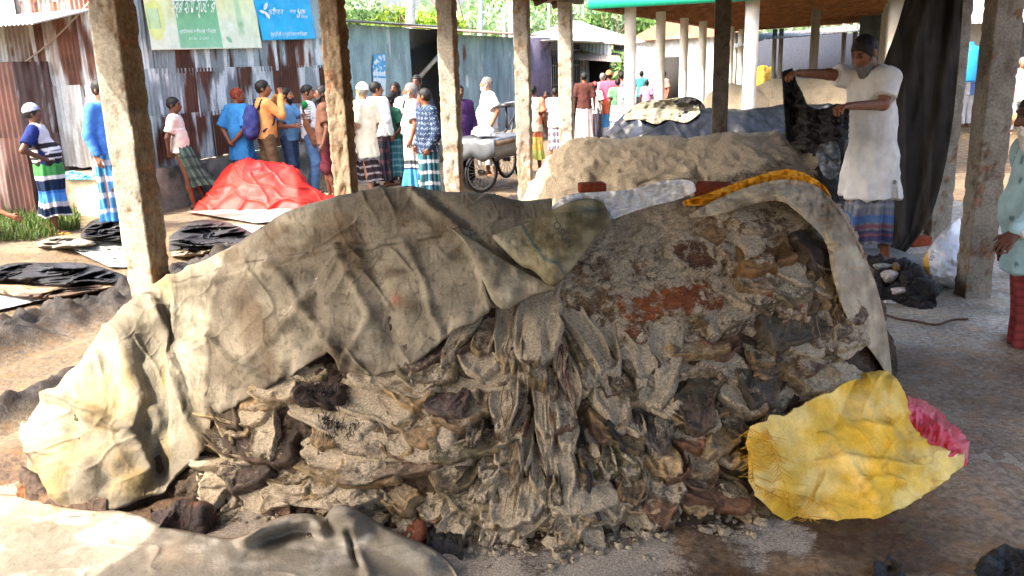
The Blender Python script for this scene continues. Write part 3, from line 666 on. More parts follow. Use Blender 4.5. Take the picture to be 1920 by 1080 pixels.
surf_text('OSUN', 1, (1035, 420), (11.5, 17), (15, -11), flat_mat('faded green ink', (.035, .06, .06)), sack, lambda u, v: hdepth(u, v, .205))
# grey sacking over the right shoulder
gcol = lambda u, v, t, s: mix(mix(hx('#938670'), hx('#ada188'), sst(-.4, .4, fbm(v3(u / 20, v / 40), 4, 7))), hx('#6b5d46'), .6 * sst(.1, .5, fbm(v3(u / 50, v / 50), 3, 9)))
sheet('sacking', 'grey woven sacking hanging over the right shoulder of the heap', 'sacking', [(1292, 404), (1345, 372), (1420, 344), (1480, 334), (1540, 350), (1578, 400), (1608, 450), (1642, 530), (1662, 610), (1672, 704)],
      [(1296, 408), (1345, 404), (1400, 384), (1465, 372), (1500, 402), (1552, 450), (1560, 520), (1592, 610), (1636, 660), (1668, 712)], 220, 40, .175, gcol, TARP, .004, .022, 22, 12, edge=-.02)
# mustard cloth on the crest
oc = lambda u, v, t, s: mix(hx('#c8861c'), hx('#e0a53a'), sst(-.4, .4, fbm(v3(u / 18, v / 12), 3, 8)))
sheet('cloth', 'mustard yellow cloth folded over the top right crest of the heap', 'cloth', [(1280, 378), (1330, 362), (1400, 336), (1465, 316), (1500, 320), (1540, 342), (1556, 365)],
      [(1283, 385), (1335, 384), (1400, 368), (1450, 354), (1490, 356), (1530, 376), (1556, 396)], 120, 26, .10, oc, CLOTH, .006, .034, 14, 14)
def brick(label, u, v, y, rz, tl, sz=(.13, .09, .05), seed=0):
    g = Geo(); n = 10; V = []
    g.box((0, 0, 0), sz, hx('#7d3a24')); V, F, C = g.arrays(); M = (Matrix.Rotation(rz, 3, 'Z') @ Matrix.Rotation(tl, 3, 'X')); V = V @ np.array(M).T + P(u, v, y)
    o = build('brick', (V, F, C), attr_mat('brick', .9, .15, .3, 14, 70, .6, .006, grit=.2), smooth=False); b = o.modifiers.new('worn edges', 'BEVEL'); b.width = .008; b.segments = 2
    return tag(o, label, 'brick')
brick('red-brown brick weighing down the mustard cloth on the crest', 1336, 356, float(hdepth(np.array(1336.), np.array(372.), 0)) + .02, -.35, .2, (.15, .09, .055))
brick('small red brick lying on the crest left of the white plastic sheet', 1110, 352, float(hdepth(np.array(1110.), np.array(392.), 0)) + .45, .1, 0)
# ================================================================ other heaps and cloths
def simple_mound(name, label, cat, M, mat_, disp, colf, nu=220, nv=90, nb=20, sink=.04, group=None, smooth_n=4, front=None):
    us = np.linspace(M.u0 + .3, M.u1 - .3, nu); Q, uu, vv = M.grid(us, None, nv, nb, sink); nn = blurn(gnorm(Q), smooth_n)
    d = disp(uu, vv, Q); V = Q + nn * d[..., None]; V[..., 2] = np.maximum(V[..., 2], M.zg - .05)
    if front is not None:
        pu, pv = proj(V); lim = front(pu, pv); V = np.where((V[..., 1] > lim)[..., None] & (np.arange(V.shape[0]) < nv)[:, None, None], P(pu, pv, np.minimum(V[..., 1], lim)), V)
    col, al = colf(uu, vv, Q, nn); g = Geo(); g.add(V.reshape(-1, 3), gridF(*Q.shape[:2]), col.reshape(-1, 3), np.broadcast_to(al, uu.shape).reshape(-1))
    return tag(build(name, g, mat_), label, cat, group)
# the second salted heap
H2 = Mound([(978, 400), (1000, 345), (1030, 300), (1062, 270), (1110, 258), (1200, 263), (1300, 256), (1380, 249), (1470, 245), (1560, 262), (1620, 300), (1650, 420)],
           [(978, 445), (1010, 470), (1060, 485), (1200, 500), (1400, 500), (1560, 480), (1650, 440)], [(978, .05), (1060, 1.0), (1200, 1.3), (1500, 1.2), (1620, .6), (1650, .05)], 1.0, 0.0, 8, .62, .07, 2.0, 17)
simple_mound('salted_heap', 'second salt-covered hide heap behind the big one, pale grey with cracked sides', 'hide heap', H2, HIDE,
             lambda u, v, Q: .06 * fbm(Q * 3, 4, 171) + .02 * fbm(Q * 9, 3, 179) + .035 * ridged(Q * v3(5, 5, 9), 3, 172) * sst(258, 300, v) + .012 * fbm(Q * 16, 3, 173) - .06 * sst(.55, .8, ridged(Q * v3(2.2, 2.2, 4), 2, 174)) * sst(285, 320, v),
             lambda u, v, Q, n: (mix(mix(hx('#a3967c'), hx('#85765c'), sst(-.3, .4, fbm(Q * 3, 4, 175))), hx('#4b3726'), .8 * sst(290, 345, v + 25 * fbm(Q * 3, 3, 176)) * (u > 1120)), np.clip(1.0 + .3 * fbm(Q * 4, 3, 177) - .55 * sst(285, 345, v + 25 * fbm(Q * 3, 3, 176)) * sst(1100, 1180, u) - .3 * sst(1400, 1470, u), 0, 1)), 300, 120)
# dark scrap hides draped at its right end, where the man works
H2b = Mound([(1462, 262), (1490, 246), (1530, 236), (1570, 246), (1590, 300), (1600, 380)], [(1462, 420), (1500, 455), (1560, 470), (1600, 450)], [(1462, .1), (1520, .5), (1600, .1)], .4, 0.0, 5, .6, .05, 3, 19)
simple_mound('dark_hides', 'heap of black wet hides at the legs of the bearded worker', 'hide heap', H2b, HIDE, lambda u, v, Q: .06 * ridged(Q * v3(5, 5, 3), 3, 181) + .02 * fbm(Q * 14, 3, 182),
             lambda u, v, Q, n: (mix(hx('#17181a'), hx('#5d6064'), sst(.25, .5, fbm(Q * 4, 3, 183))), .05), 120, 90)
# black plastic over the third heap, grey-green canvas thrown on top
H3 = Mound([(1136, 252), (1160, 222), (1185, 206), (1230, 200), (1290, 206), (1340, 206), (1400, 205), (1480, 197), (1560, 198), (1600, 240)], [(1136, 330), (1200, 345), (1400, 340), (1600, 320)], [(1136, .1), (1190, .9), (1500, 1.0), (1600, .1)], .9, 0.0, 4, .6, .05, 2.4, 23)
simple_mound('black_sheet', 'black plastic sheet stretched over the third heap', 'plastic sheet', H3, PLASTIC,
             lambda u, v, Q: .035 * np.exp(-np.abs(vn(v3(u / 80 + v / 40, v / 120), 191)) / .2) + .010 * np.exp(-np.abs(vn(v3(u / 34 - v / 50, v / 50), 194)) / .2) + .03 * fbm(Q * 4, 3, 192), lambda u, v, Q, n: (mix(hx('#06080d'), hx('#1c222c'), sst(.2, .7, fbm(v3(u / 40, v / 25), 3, 193))), 0), 240, 80)
cgc = lambda u, v, t, s: mix(hx('#6b6758'), hx('#827e6c'), sst(-.4, .4, fbm(v3(u / 16, v / 12), 3, 9)))
dp3 = lambda u, v: np.linalg.norm((H3.S(np.clip(u, H3.u0 + 4, H3.u1 - 4), np.maximum(v, np.interp(u, H3.U, H3.vt) + 2)) - CAM)[..., :2], axis=-1) / np.linalg.norm(ray(u, v)[..., :2], axis=-1) * ray(u, v)[..., 1]
sheet('canvas', 'grey-green crumpled canvas thrown over the black plastic sheet', 'canvas', [(1168, 222), (1185, 200), (1215, 186), (1245, 188), (1270, 182), (1300, 184), (1312, 205)], [(1172, 226), (1200, 222), (1232, 236), (1250, 222), (1282, 232), (1296, 226), (1313, 212)],
      90, 40, .06, cgc, TARP, .006, .05, 22, 31, depth=dp3)
sheet('canvas', 'black scrap of cloth on the crest of the black plastic sheet', 'canvas', [(1262, 190), (1285, 180), (1310, 184), (1322, 200)], [(1265, 196), (1285, 192), (1300, 196), (1322, 206)], 50, 14, .12, lambda u, v, t, s: mix(hx('#151515'), hx('#2c2b28'), t), TARP, .006, .03, 14, 33, depth=dp3)
# yellow cloth in front, right
YLW = attr_mat('yellow woven cloth', .6, .25, .22, 9, 170, .35, .003, grit=.12)
HY = Mound([(1402, 868), (1406, 806), (1430, 795), (1470, 784), (1520, 750), (1580, 728), (1648, 706), (1676, 718), (1692, 750), (1704, 790), (1740, 832), (1780, 842), (1808, 858)],
           [(1402, 884), (1420, 915), (1450, 945), (1500, 968), (1570, 972), (1640, 970), (1700, 955), (1760, 915), (1808, 872)], [(1402, .02), (1440, .35), (1560, .55), (1660, .6), (1740, .3), (1808, .02)], [(1402, .1), (1600, .35), (1808, .1)], 0.0, 3, .55, .03, 4, 29)
ylr = [[(1450, 790), (1560, 830), (1640, 930)], [(1650, 706), (1640, 760), (1690, 800)], [(1500, 870), (1600, 860), (1720, 880)], [(1440, 900), (1500, 850), (1540, 780)], [(1690, 905), (1640, 900), (1620, 920)], [(1560, 740), (1600, 780), (1680, 780)], [(1420, 820), (1450, 870), (1470, 930)]]
def ydisp(u, v, Q):
    cr_ = lambda a_, b_, sd, w_: np.exp(-np.abs(vn(v3(a_, b_, sd), sd)) / w_)
    d = .012 * cr_(u / 85 + v / 140, v / 90 - u / 300, 201, .12) + .014 * fbm(v3(u / 90, v / 80), 2, 202) + .007 * cr_(u / 36 - v / 60, v / 44, 203, .10) + .003 * cr_(u / 20, v / 26, 204, .12)
    for k, L in enumerate(ylr): d += (.020 if k % 2 == 0 else -.012) * np.exp(-(pdist(u, v, L) / 9) ** 2)
    return d
simple_mound('yellow_cloth', 'large crumpled yellow woven cloth with frayed edge at the right foot of the heap', 'cloth', HY, YLW, ydisp,
             lambda u, v, Q, n: (mix(mix(hx('#dcae36'), hx('#e4c470'), sst(-.35, .35, fbm(v3(u / 55, v / 45), 4, 204))), hx('#8a6320'), .55 * sst(.12, .5, fbm(v3(u / 24, v / 24), 3, 205)) * sst(1650, 1720, u)), 0), 260, 130, 16, smooth_n=3, front=lambda u, v: np.where(u < 1674, hdepth(u, np.minimum(v, np.interp(u, H.U, H.vb) - 2), .17 + .02 * fbm(v3(u / 40, v / 40), 2, 7)) + .25 * sst(1645, 1674, u), 99.))
g = Geo(); rg = np.random.default_rng(5)
for (a, b_) in (((1404, 800), (1412, 900)), ((1436, 800), (1470, 905)), ((1412, 905), (1520, 968)), ((1450, 915), (1560, 945))):
    for k in range(60):
        t = rg.random(); u0 = a[0] + (b_[0] - a[0]) * t; v0 = a[1] + (b_[1] - a[1]) * t; uu_ = u0 + np.linspace(0, 1, 5) * rg.normal(2, 18); vv_ = v0 + np.linspace(0, 1, 5) * rg.uniform(4, 22)
        vv_ = np.minimum(vv_, np.interp(uu_, HY.U, HY.vb) + 10); pts = P(uu_, vv_, np.minimum(HY.S(np.clip(uu_, HY.u0 + 2, HY.u1 - 2), np.minimum(vv_, np.interp(uu_, HY.U, HY.vb) - 1))[..., 1], hdepth(uu_, np.minimum(vv_, np.interp(uu_, H.U, H.vb) - 2), .15)) - .035 - .01 * rg.random()); pts[:, 2] = np.maximum(pts[:, 2], .004)
        g.tube(pts, .0011, 4, hx('#d9a63a') * rg.uniform(.6, 1.2))
build('fringe', g, CLOTH, bpy.data.objects['yellow_cloth'])
HR = Mound([(1668, 790), (1690, 748), (1720, 756), (1760, 790), (1790, 828), (1813, 866)], [(1668, 850), (1720, 880), (1780, 885), (1813, 872)], [(1668, .1), (1720, .3), (1813, .02)], .25, 0.0, 3, .6, .02, 4, 33)
simple_mound('red_cloth', 'faded crimson cloth showing behind the yellow one', 'cloth', HR, PLASTIC, lambda u, v, Q: .018 * ridged(v3(u / 30, v / 30), 3, 211),
             lambda u, v, Q, n: (mix(hx('#a81e30'), hx('#c44050'), sst(-.3, .4, fbm(v3(u / 20, v / 20), 3, 212))), 0), 100, 50, 10)
# pale stretched hide on the floor in front
def ground_sheet(name, label, cat, A, B, n, m, zf, colf, mat_, zg=0.0, t=.004, group=None, alpha=0.0):
    uu, vv = band(A, B, n, m); te = np.linspace(0, 1, m)[:, None] * np.ones((1, n)); se = np.ones((m, 1)) * np.linspace(0, 1, n)[None]
    g0 = G(uu, vv, zg); z = zg + zf(uu, vv, te, se, g0); V = G(uu, vv, z); g = Geo(); c = colf(uu, vv, te, se, g0)
    g.add(V.reshape(-1, 3), gridF(m, n), c.reshape(-1, 3), np.broadcast_to(alpha, uu.shape).reshape(-1)); return solid(tag(build(name, g, mat_), label, cat, group), t)
A = [(-120, 905), (-20, 924), (60, 932), (130, 955), (240, 957), (300, 985), (380, 1002), (430, 1012), (465, 1003), (490, 985), (530, 966), (580, 962), (610, 975), (622, 950), (650, 945), (690, 968), (740, 1000), (800, 1022), (845, 1052), (862, 1090)]
B = [(-160, 1200), (100, 1230), (400, 1240), (700, 1240), (870, 1200)]
hl = [(460, 1006), (500, 990), (540, 975), (585, 975), (600, 990)]; hl2 = [(620, 950), (640, 990), (660, 1030), (690, 1075)]; hl3 = [(655, 955), (720, 1000), (800, 1040)]
def hz_(u, v, t, s, g0):
    edge = np.exp(-(t / .05) ** 2)
    cr_ = lambda p, w_, sd: np.exp(-np.abs(vn(p, sd)) / w_)
    z = .022 + .012 * fbm(g0 * 3.2, 3, 221) + .007 * cr_(g0 * v3(5, 7, 1) + .4 * fbm(g0 * 3, 2, 5)[..., None], .12, 226) * sst(-.2, .3, fbm(g0 * 2, 2, 228)) + .003 * fbm(g0 * 26, 3, 227) + edge * (.012 + .02 * fbm(v3(u / 40, 1.0), 3, 222))
    z += .055 * np.exp(-(pdist(u, v, hl) / 17) ** 2) - .02 * np.exp(-(pdist(u, v, [(500, 1012), (560, 995), (590, 1005)]) / 12) ** 2)
    z += .075 * np.exp(-(pdist(u, v, [(640, 965), (660, 985)]) / 26) ** 2) + .05 * np.exp(-(pdist(u, v, hl3) / 30) ** 2) - .035 * np.exp(-(pdist(u, v, [(652, 1000), (664, 1040), (672, 1060)]) / 7) ** 2)
    z += .02 * np.exp(-(pdist(u, v, hl2) / 10) ** 2) + .012 * np.exp(-(pdist(u, v, [(240, 960), (300, 1010), (420, 1040)]) / 22) ** 2)
    return np.maximum(z - .02 * np.exp(-(t / .012) ** 2), .006)
def hcol(u, v, t, s, g0):
    c = mix(hx('#8b8374'), hx('#726b5d'), sst(-.4, .4, fbm(g0 * 3, 4, 223)))
    c = mix(c, hx('#6f6452'), .5 * sst(.15, .5, fbm(g0 * 6, 4, 229))); c = mix(c, hx('#b9b2a4'), .5 * sst(.1, .5, fbm(g0 * 9, 3, 230)))
    c = mix(c, hx('#b08c62'), .55 * sst(.0, .45, fbm(g0 * 2.3 + 3, 3, 224)) * sst(.4, .0, t) * (u < 520)); c = mix(c, hx('#77766c'), .6 * np.exp(-((u - 775) / 40) ** 2 - ((v - 1040) / 22) ** 2))
    return mix(c, hx('#6b4a2e'), .7 * np.exp(-(t / .012) ** 2) * sst(-.3, .2, fbm(v3(u / 30, 2.), 2, 225)))
PALE = attr_mat('pale leather', .78, .2, .16, 5, 110, .6, .005, grit=.12)
ground_sheet('pale_hide', 'large pale flesh-side-up hide spread on the floor in the front left corner', 'hide', A, B, 420, 200, hz_, hcol, PALE, 0, .004, None, .12)
def scrap(label, pts, yz, col, seed, thick=.03, mat_=HIDE, alpha=.05, name='hide_scrap', cat='hide scrap', zg=0.0, group=None, back=.12, lump=.02, wr=.02, col2=None, hide_n=(110, 50)):
    """small crumpled heap: pts = (u, v_top, v_base) columns"""
    M = Mound([(a, b) for a, b, c in pts], [(a, c) for a, b, c in pts], [(pts[0][0], .01), (sum(p[0] for p in pts) / len(pts), yz), (pts[-1][0], .01)], back, zg, 3, .55 if zg == 0 else .85, lump, 6, seed)
    c2 = col * 1.9 if col2 is None else col2
    return simple_mound(name, label, cat, M, mat_, lambda u, v, Q: wr * ridged(Q * 9 * (.06 / (.02 + wr)) ** .5, 3, seed) + wr * .5 * fbm(Q * 22, 3, seed + 1), lambda u, v, Q, n: (mix(col, c2, sst(.0, .5, fbm(Q * 7, 3, seed + 2))), alpha), hide_n[0], hide_n[1], 10, .02, group, 2)
scrap('curled dark brown hide scrap between the beige tarp and the pale hide', [(285, 985, 996), (310, 972, 1002), (345, 962, 1006), (380, 962, 1003), (398, 988, 994)], .10, hx('#2c1f18'), 301, wr=.04, col2=hx('#7a5238'))
scrap('rust-brown curled hide edge lying behind the right end of the pale hide', [(640, 945, 965), (690, 958, 985), (740, 985, 1010), (790, 992, 1025), (812, 1012, 1022)], .12, hx('#6b3a20'), 302, col2=hx('#3b2a20'))
scrap('wet black scrap at the right tip of the pale hide', [(800, 1020, 1040), (830, 1012, 1055), (868, 1030, 1050)], .1, hx('#121214'), 303)
scrap('brown leather scrap under the left lobe of the tarp', [(40, 880, 940), (80, 905, 962), (140, 925, 968), (200, 935, 965)], .12, hx('#4b3a2c'), 304, col2=hx('#8a5a30'))
scrap('black hide scrap with a white patch in the lower right corner', [(1828, 1078, 1110), (1850, 1054, 1112), (1890, 1046, 1115), (1960, 1055, 1110)], .14, hx('#0e0e10'), 305)
scrap('black scrap at the bottom edge of the floor right of the middle', [(1636, 1078, 1100), (1660, 1074, 1104), (1690, 1080, 1098)], .08, hx('#121214'), 306)
scrap('pile of black, white and brown skin scraps on the floor beside the worker', [(1622, 492, 520), (1650, 488, 560), (1690, 492, 572), (1725, 515, 580), (1757, 560, 578)], .35, hx('#0b0b0d'), 307, .05, HIDE, .0, 'skin_scraps', 'skin scraps', 0, None, .3, .05, .05, hx('#26221f'), (150, 70))
for u, v, a, b_, c, lab in [(1668, 518, 16, 12, '#c9c2b8', 'rounded white skin patch on the scrap pile'), (1692, 546, 24, 7, '#c9c0bb', 'flat pinkish-white skin piece on the scrap pile'), (1655, 500, 18, 6, '#9aa096', 'grey-green skin piece at the back of the scrap pile'),
                            (1680, 505, 8, 13, '#7a5a35', 'tan skin piece standing on the scrap pile'), (1665, 567, 14, 4, '#cfcac4', 'white sliver of skin at the front of the scrap pile')]:
    th = np.linspace(0, 2 * math.pi, 25)[:-1]; rr = np.linspace(0, 1, 7)[:, None]; uu = u + a * rr * np.cos(th)[None] * (1 + .2 * np.sin(3 * th + u)); vv = v + b_ * rr * np.sin(th)[None]
    V = P(uu, vv, G(np.array(u * 1.), np.array(575.))[1] * np.ones_like(uu) - .02 - .05 * (1 - rr ** 2) + (572 - v) * .004); V[..., 2] = np.maximum(V[..., 2], .01); g = Geo(); g.add(V.reshape(-1, 3), gridF(7, 24, True), hx(c)); solid(tag(build('skin_piece', g, HIDE), lab, 'skin scrap'), .006)
# rope and crumbs on the worn concrete
g = Geo(); t = np.linspace(0, 1, 24); pts = G(np.interp(t, [0, .4, .7, 1], [1660, 1740, 1775, 1815]), np.interp(t, [0, .4, .7, 1], [590, 609, 604, 596]) + 2 * np.sin(t * 14), .012); g.tube(pts, .007, 6, hx('#4a2f26'))
tag(build('rope', g, HAIR), 'short frayed brown rope end on the concrete floor beyond the yellow cloth', 'rope')
# white printed sack by the pillar
wsc_ = lambda u, v, t, s: mix(mix(hx('#c9cdd2'), hx('#e2e4e6'), sst(-.4, .4, fbm(v3(u / 14, v / 20), 3, 8))), hx('#d9a520'), .9 * ((u < 1741 + (v - 470) * .06) & (v > 470) & (v < 520)))
yS = float(G(np.array(1765.), np.array(538.))[1])
sackw = sheet('white_sack', 'white woven sack with yellow print leaning by the dark pillar', 'sack', [(1732, 524), (1728, 502), (1733, 475), (1752, 450), (1772, 428), (1800, 408)], [(1752, 536), (1770, 537), (1785, 538), (1800, 539), (1806, 539), (1812, 538)], 80, 60, .02, wsc_, PLASTIC, .004, .035, 30, 41, bulge=.16,
              depth=lambda u, v: yS + .30 * (540 - v) / 130 + 0 * u)
surf_text('agro', 1, (1748, 490), (2.2, -11.5), (-13, -2.0), flat_mat('grey print', (.12, .13, .13)), sackw, lambda u, v: yS + .30 * (540 - v) / 130, .20)
surf_text('mo', 1, (1739, 488), (2.2, -12.5), (-12, -2), flat_mat('pale yellow print', (.55, .50, .30)), sackw, lambda u, v: yS + .30 * (540 - v) / 130, .20)
brick('broken red brick on the floor behind the curtain hem', 1722, 452, float(G(np.array(1722.), np.array(460.))[1]), .3, 0, (.2, .1, .08))
# black curtain at the back right
yC = 6.9
def ccol(u, v, t, s): return mix(hx('#292724'), hx('#3b3834'), sst(-.3, .4, fbm(v3(u / 12, v / 120), 3, 10)))
def cdep(u, v):
    l = np.interp(v, [-60, 110, 260, 480], [1720, 1655, 1622, 1650]); r = np.interp(v, [-60, 200, 330, 440, 480], [1806, 1790, 1762, 1726, 1690]); k = (u - l) / np.maximum(r - l, 1)
    return yC + .035 * np.sin(k * 11 + .8 * np.sin(v / 120)) * (1 - .3 * v / 480) + .016 * np.sin(k * 27 + v / 160) + .02 * fbm(v3(u / 16, v / 90), 2, 12)
sheet('curtain', 'tall black cloth curtain hanging in folds behind the worker', 'curtain', [(1728, -90), (1705, -30), (1680, 60), (1655, 120), (1628, 240), (1630, 360), (1648, 480)], [(1812, -90), (1806, 0), (1795, 160), (1778, 290), (1750, 400), (1722, 445), (1690, 482)], 160, 110, 0, ccol, CLOTH, .004, .004, 30, 43, depth=cdep)
# ---- the far side of the yard road
ZR = ROADZ
HRT = Mound([(366, 392), (385, 372), (400, 345), (425, 316), (450, 307), (485, 304), (520, 306), (552, 324), (582, 352), (605, 370), (634, 371)], [(366, 394), (390, 397), (470, 399), (560, 398), (610, 388), (634, 380)], [(366, .05), (430, .7), (520, .8), (600, .3), (634, .05)], [(366, .1), (500, .9), (634, .1)], ZR, 3, .6, .06, 1.8, 51)
simple_mound('red_tarpaulin', 'bright red tarp spread over a mound by the rusty wall', 'tarpaulin', HRT, attr_mat('red sheet', .55, .35, .15, 8, 60, .4, .008), lambda u, v, Q: .05 * np.exp(-np.abs(vn(v3(u / 46 + v / 60, v / 50), 251)) / .14) + .03 * np.exp(-np.abs(vn(v3(u / 22 - v / 30, v / 26), 253)) / .14) + .03 * fbm(Q * 3, 3, 252),
             lambda u, v, Q, n: (mix(hx('#a80f10'), hx('#b82418'), sst(-.4, .4, fbm(Q * 2, 3, 253))), 0), 170, 70, 16)
BLK, BLK2 = hx('#17181b'), hx('#4a4a4c')
def low_hides(label, pts, th, col, seed, col2=None, cat='hide pile', name='hide_pile', mat_=HIDE, wr=.016, alpha=.0):
    A_ = [(a, b + min(14, (c - b) * .3)) for a, b, c in pts]; B_ = [(a, c) for a, b, c in pts]; A_[0] = (A_[0][0], (A_[0][1] + B_[0][1]) / 2); A_[-1] = (A_[-1][0], (A_[-1][1] + B_[-1][1]) / 2); c2 = col * 2 if col2 is None else col2; am = .05 + .11 * min(1, th / .6)
    def zf(u, v, t, s, g0):
        rim = np.minimum(np.minimum(t, 1 - t) * 5, np.minimum(s, 1 - s) * 9).clip(0, 1)
        w_ = g0 + .5 * np.stack([fbm(g0 * 2, 2, seed + 4), fbm(g0 * 2, 2, seed + 5), 0 * t], -1); f1 = np.exp(-np.abs(vn(w_ * v3(3, 3.2, 1), seed)) / .24); f2 = np.exp(-np.abs(vn(w_ * v3(6, 7, 1), seed + 1)) / .22)
        return .02 + am * (.35 + .55 * f1 + .25 * fbm(g0 * 2.3, 2, seed + 2)) * rim ** .6 + .035 * f2 * rim
    def cf(u, v, t, s, g0): return mix(col, c2, sst(.05, .35, fbm(g0 * 3, 3, seed + 3)))
    return ground_sheet(name, label, cat, A_, B_, 200, 90, zf, cf, mat_, ZR, .012, None, alpha)
low_hides('black hides laid flat on the road at the far left, nearest of the road piles', [(-40, 480, 530), (20, 478, 528), (90, 480, 535), (150, 478, 545), (200, 490, 540), (248, 510, 530)], .7, BLK, 311, hx('#33353a'))
low_hides('tan and grey hide trimmings along the near edge of the black hides on the road', [(-30, 515, 545), (30, 525, 556), (80, 528, 562), (140, 522, 555), (200, 512, 545), (252, 505, 530)], .25, hx('#5a4a3c'), 312, hx('#a08668'))
low_hides('grey-black folded hide bundle behind the nearest pillar, left of it', [(152, 430, 445), (170, 398, 452), (205, 392, 455), (240, 398, 455), (262, 420, 450)], .6, hx('#26282d'), 313, hx('#5a554c'))
low_hides('grey-black folded hide bundle right of the nearest pillar', [(318, 405, 470), (360, 398, 478), (410, 400, 475), (450, 410, 468), (490, 442, 452)], .8, hx('#2a2b2f'), 314, hx('#45433f'))
low_hides('beige hide trimmings in front of the bundle right of the nearest pillar', [(322, 435, 480), (350, 452, 482), (390, 456, 478), (440, 452, 470), (480, 446, 460)], .3, hx('#8a7a66'), 315, hx('#c2b294'))
low_hides('grey-brown hide trimmings on the road at the feet of the striped-shirt man', [(70, 442, 462), (105, 432, 466), (150, 440, 464), (185, 446, 460)], .3, hx('#8f8778'), 316, hx('#b3aa98'))
def road_sheet(label, quad, col, seed, n=60, m=24):
    (a, b, c, d) = quad
    return ground_sheet('ground_sheet', label, 'plastic sheet', [a, ((a[0] + b[0]) / 2, (a[1] + b[1]) / 2 - 2), b], [d, ((c[0] + d[0]) / 2, (c[1] + d[1]) / 2 + 2), c], n, m,
                        lambda u, v, t, s, g0: .035 + .02 * fbm(g0 * 2.5, 3, seed) + .012 * ridged(g0 * 5, 2, seed + 1), lambda u, v, t, s, g0: mix(col, col * .75, sst(-.2, .5, fbm(g0 * 2, 3, seed + 2))), PLASTIC, ZR, .004)
WHT = hx('#9b9c9a')
road_sheet('white plastic sheet spread on the road under the far-left hides', [(-60, 560), (70, 548), (95, 558), (-60, 592)], WHT, 321)
road_sheet('grey-white sheet on the road between the pillar and the striped-shirt man', [(96, 452), (250, 456), (258, 470), (150, 470)], hx('#96968f'), 322)
road_sheet('white sheet on the road left of the nearest pillar', [(140, 470), (262, 472), (264, 498), (205, 500)], WHT, 323)
road_sheet('white sheet under the bundle right of the nearest pillar', [(430, 420), (500, 425), (520, 440), (440, 470)], WHT, 324)
road_sheet('long pale sheet on the road in front of the red tarp', [(350, 396), (640, 388), (640, 402), (480, 418)], hx('#989488'), 325)
road_sheet('bright blue plastic sheet on the ground beyond the eroded pillar', [(575, 372), (780, 352), (790, 362), (600, 385)], hx('#3a86c4'), 326)
low_hides('brown scraps spread on the blue sheet beyond the eroded pillar', [(585, 356, 364), (610, 348, 368), (640, 350, 366), (655, 358, 362)], .3, hx('#5f5648'), 327, hx('#a89c82'))
low_hides('grey scraps drying on the sheet behind the man in cream', [(715, 352, 358), (745, 346, 362), (775, 348, 360), (790, 354, 358)], .3, hx('#7a7468'), 328, hx('#5a5650'))
# grass tuft field at the left edge
g = Geo(); rg = np.random.default_rng(9)
for k in range(7000):
    u = rg.uniform(-60, 150); v = rg.uniform(382 + 0 * u, 452 - max(0, u - 60) * .25); b0 = G(np.array(u), np.array(v), ZR + .01); h = rg.uniform(.03, .16) * (.5 + 1.2 * abs(math.sin(u * .11 + v * .23) * math.sin(u * .037 - v * .19))); a = rg.uniform(0, 6.28); ln = rg.uniform(.02, .1); wd = rg.uniform(.004, .009)
    d = np.array([math.cos(a), math.sin(a), 0]); s_ = np.array([-d[1], d[0], 0]) * wd
    g.add(np.array([b0 - s_, b0 + s_, b0 + d * ln * .4 + [0, 0, h * .7] + s_ * .7, b0 + d * ln * .4 + [0, 0, h * .7] - s_ * .7, b0 + d * ln + [0, 0, h]]), [np.array([[0, 1, 2, 3]]), np.array([[3, 2, 4]])], mix(mix(hx('#24401a'), hx('#54702c'), rg.random()), hx('#8a7f4a'), .6 * (rg.random() < .22)))
LEAFM = attr_mat('green leaves', .55, .3, .3, 3, 30, 0, .002, trans=.35)
tag(build('grass', g, LEAFM), 'low green grass by the foot of the brown tin wall', 'grass', None, 'stuff')
# ================================================================ the tin shops round the yard
def Pq(u, v, q_):               # point of the picture on the vertical plane q = const
    r = ray(u, v); q0 = qs(0.0, 0.0)[0]; t = (q_ - q0) / (r[..., 0] * E2[0] + r[..., 1] * E2[1]); return CAM + r * t[..., None]
def Ps(u, v, s_):               # ... on the vertical plane s = const
    r = ray(u, v); s0 = qs(0.0, 0.0)[1]; t = (s_ - s0) / (r[..., 0] * E1[0] + r[..., 1] * E1[1]); return CAM + r * t[..., None]
e1, e2 = np.array([*E1, 0.0]), np.array([*E2, 0.0]); ez = np.array([0, 0, 1.0])
TINW = attr_mat('weathered corrugated tin', .62, .3, .16, 4, 60, .25, .004, metal=.15, stretch=(1, 1, .3), grit=.12)
def tin_panel(g, o, ax, nrm, w_, z0, z1, colf, pitch=.076, amp=.011, skew=0.0, jag=0.0, seed=0, horiz=False):
    nx = max(8, int(w_ / pitch * 7)); nz = max(4, int((z1 - z0) / .06))
    a = np.linspace(0, w_, nx)[None] * np.ones((nz, 1)); z = np.linspace(z0, z1, nz)[:, None] * np.ones((1, nx))
    z = z + skew * a - jag * sst(.25, 0, (z - z0) / (z1 - z0)) * np.abs(vn(v3(a / .12, seed), seed))
    rib = np.sin((z if horiz else a) / pitch * 2 * math.pi) * amp
    p = np.asarray(o) + a[..., None] * ax + z[..., None] * ez + (rib + .012 * fbm(v3(a * 2, z * 2, seed), 2, seed))[..., None] * nrm
    g.add(p.reshape(-1, 3), gridF(nz, nx), colf(a, z, seed).reshape(-1, 3))
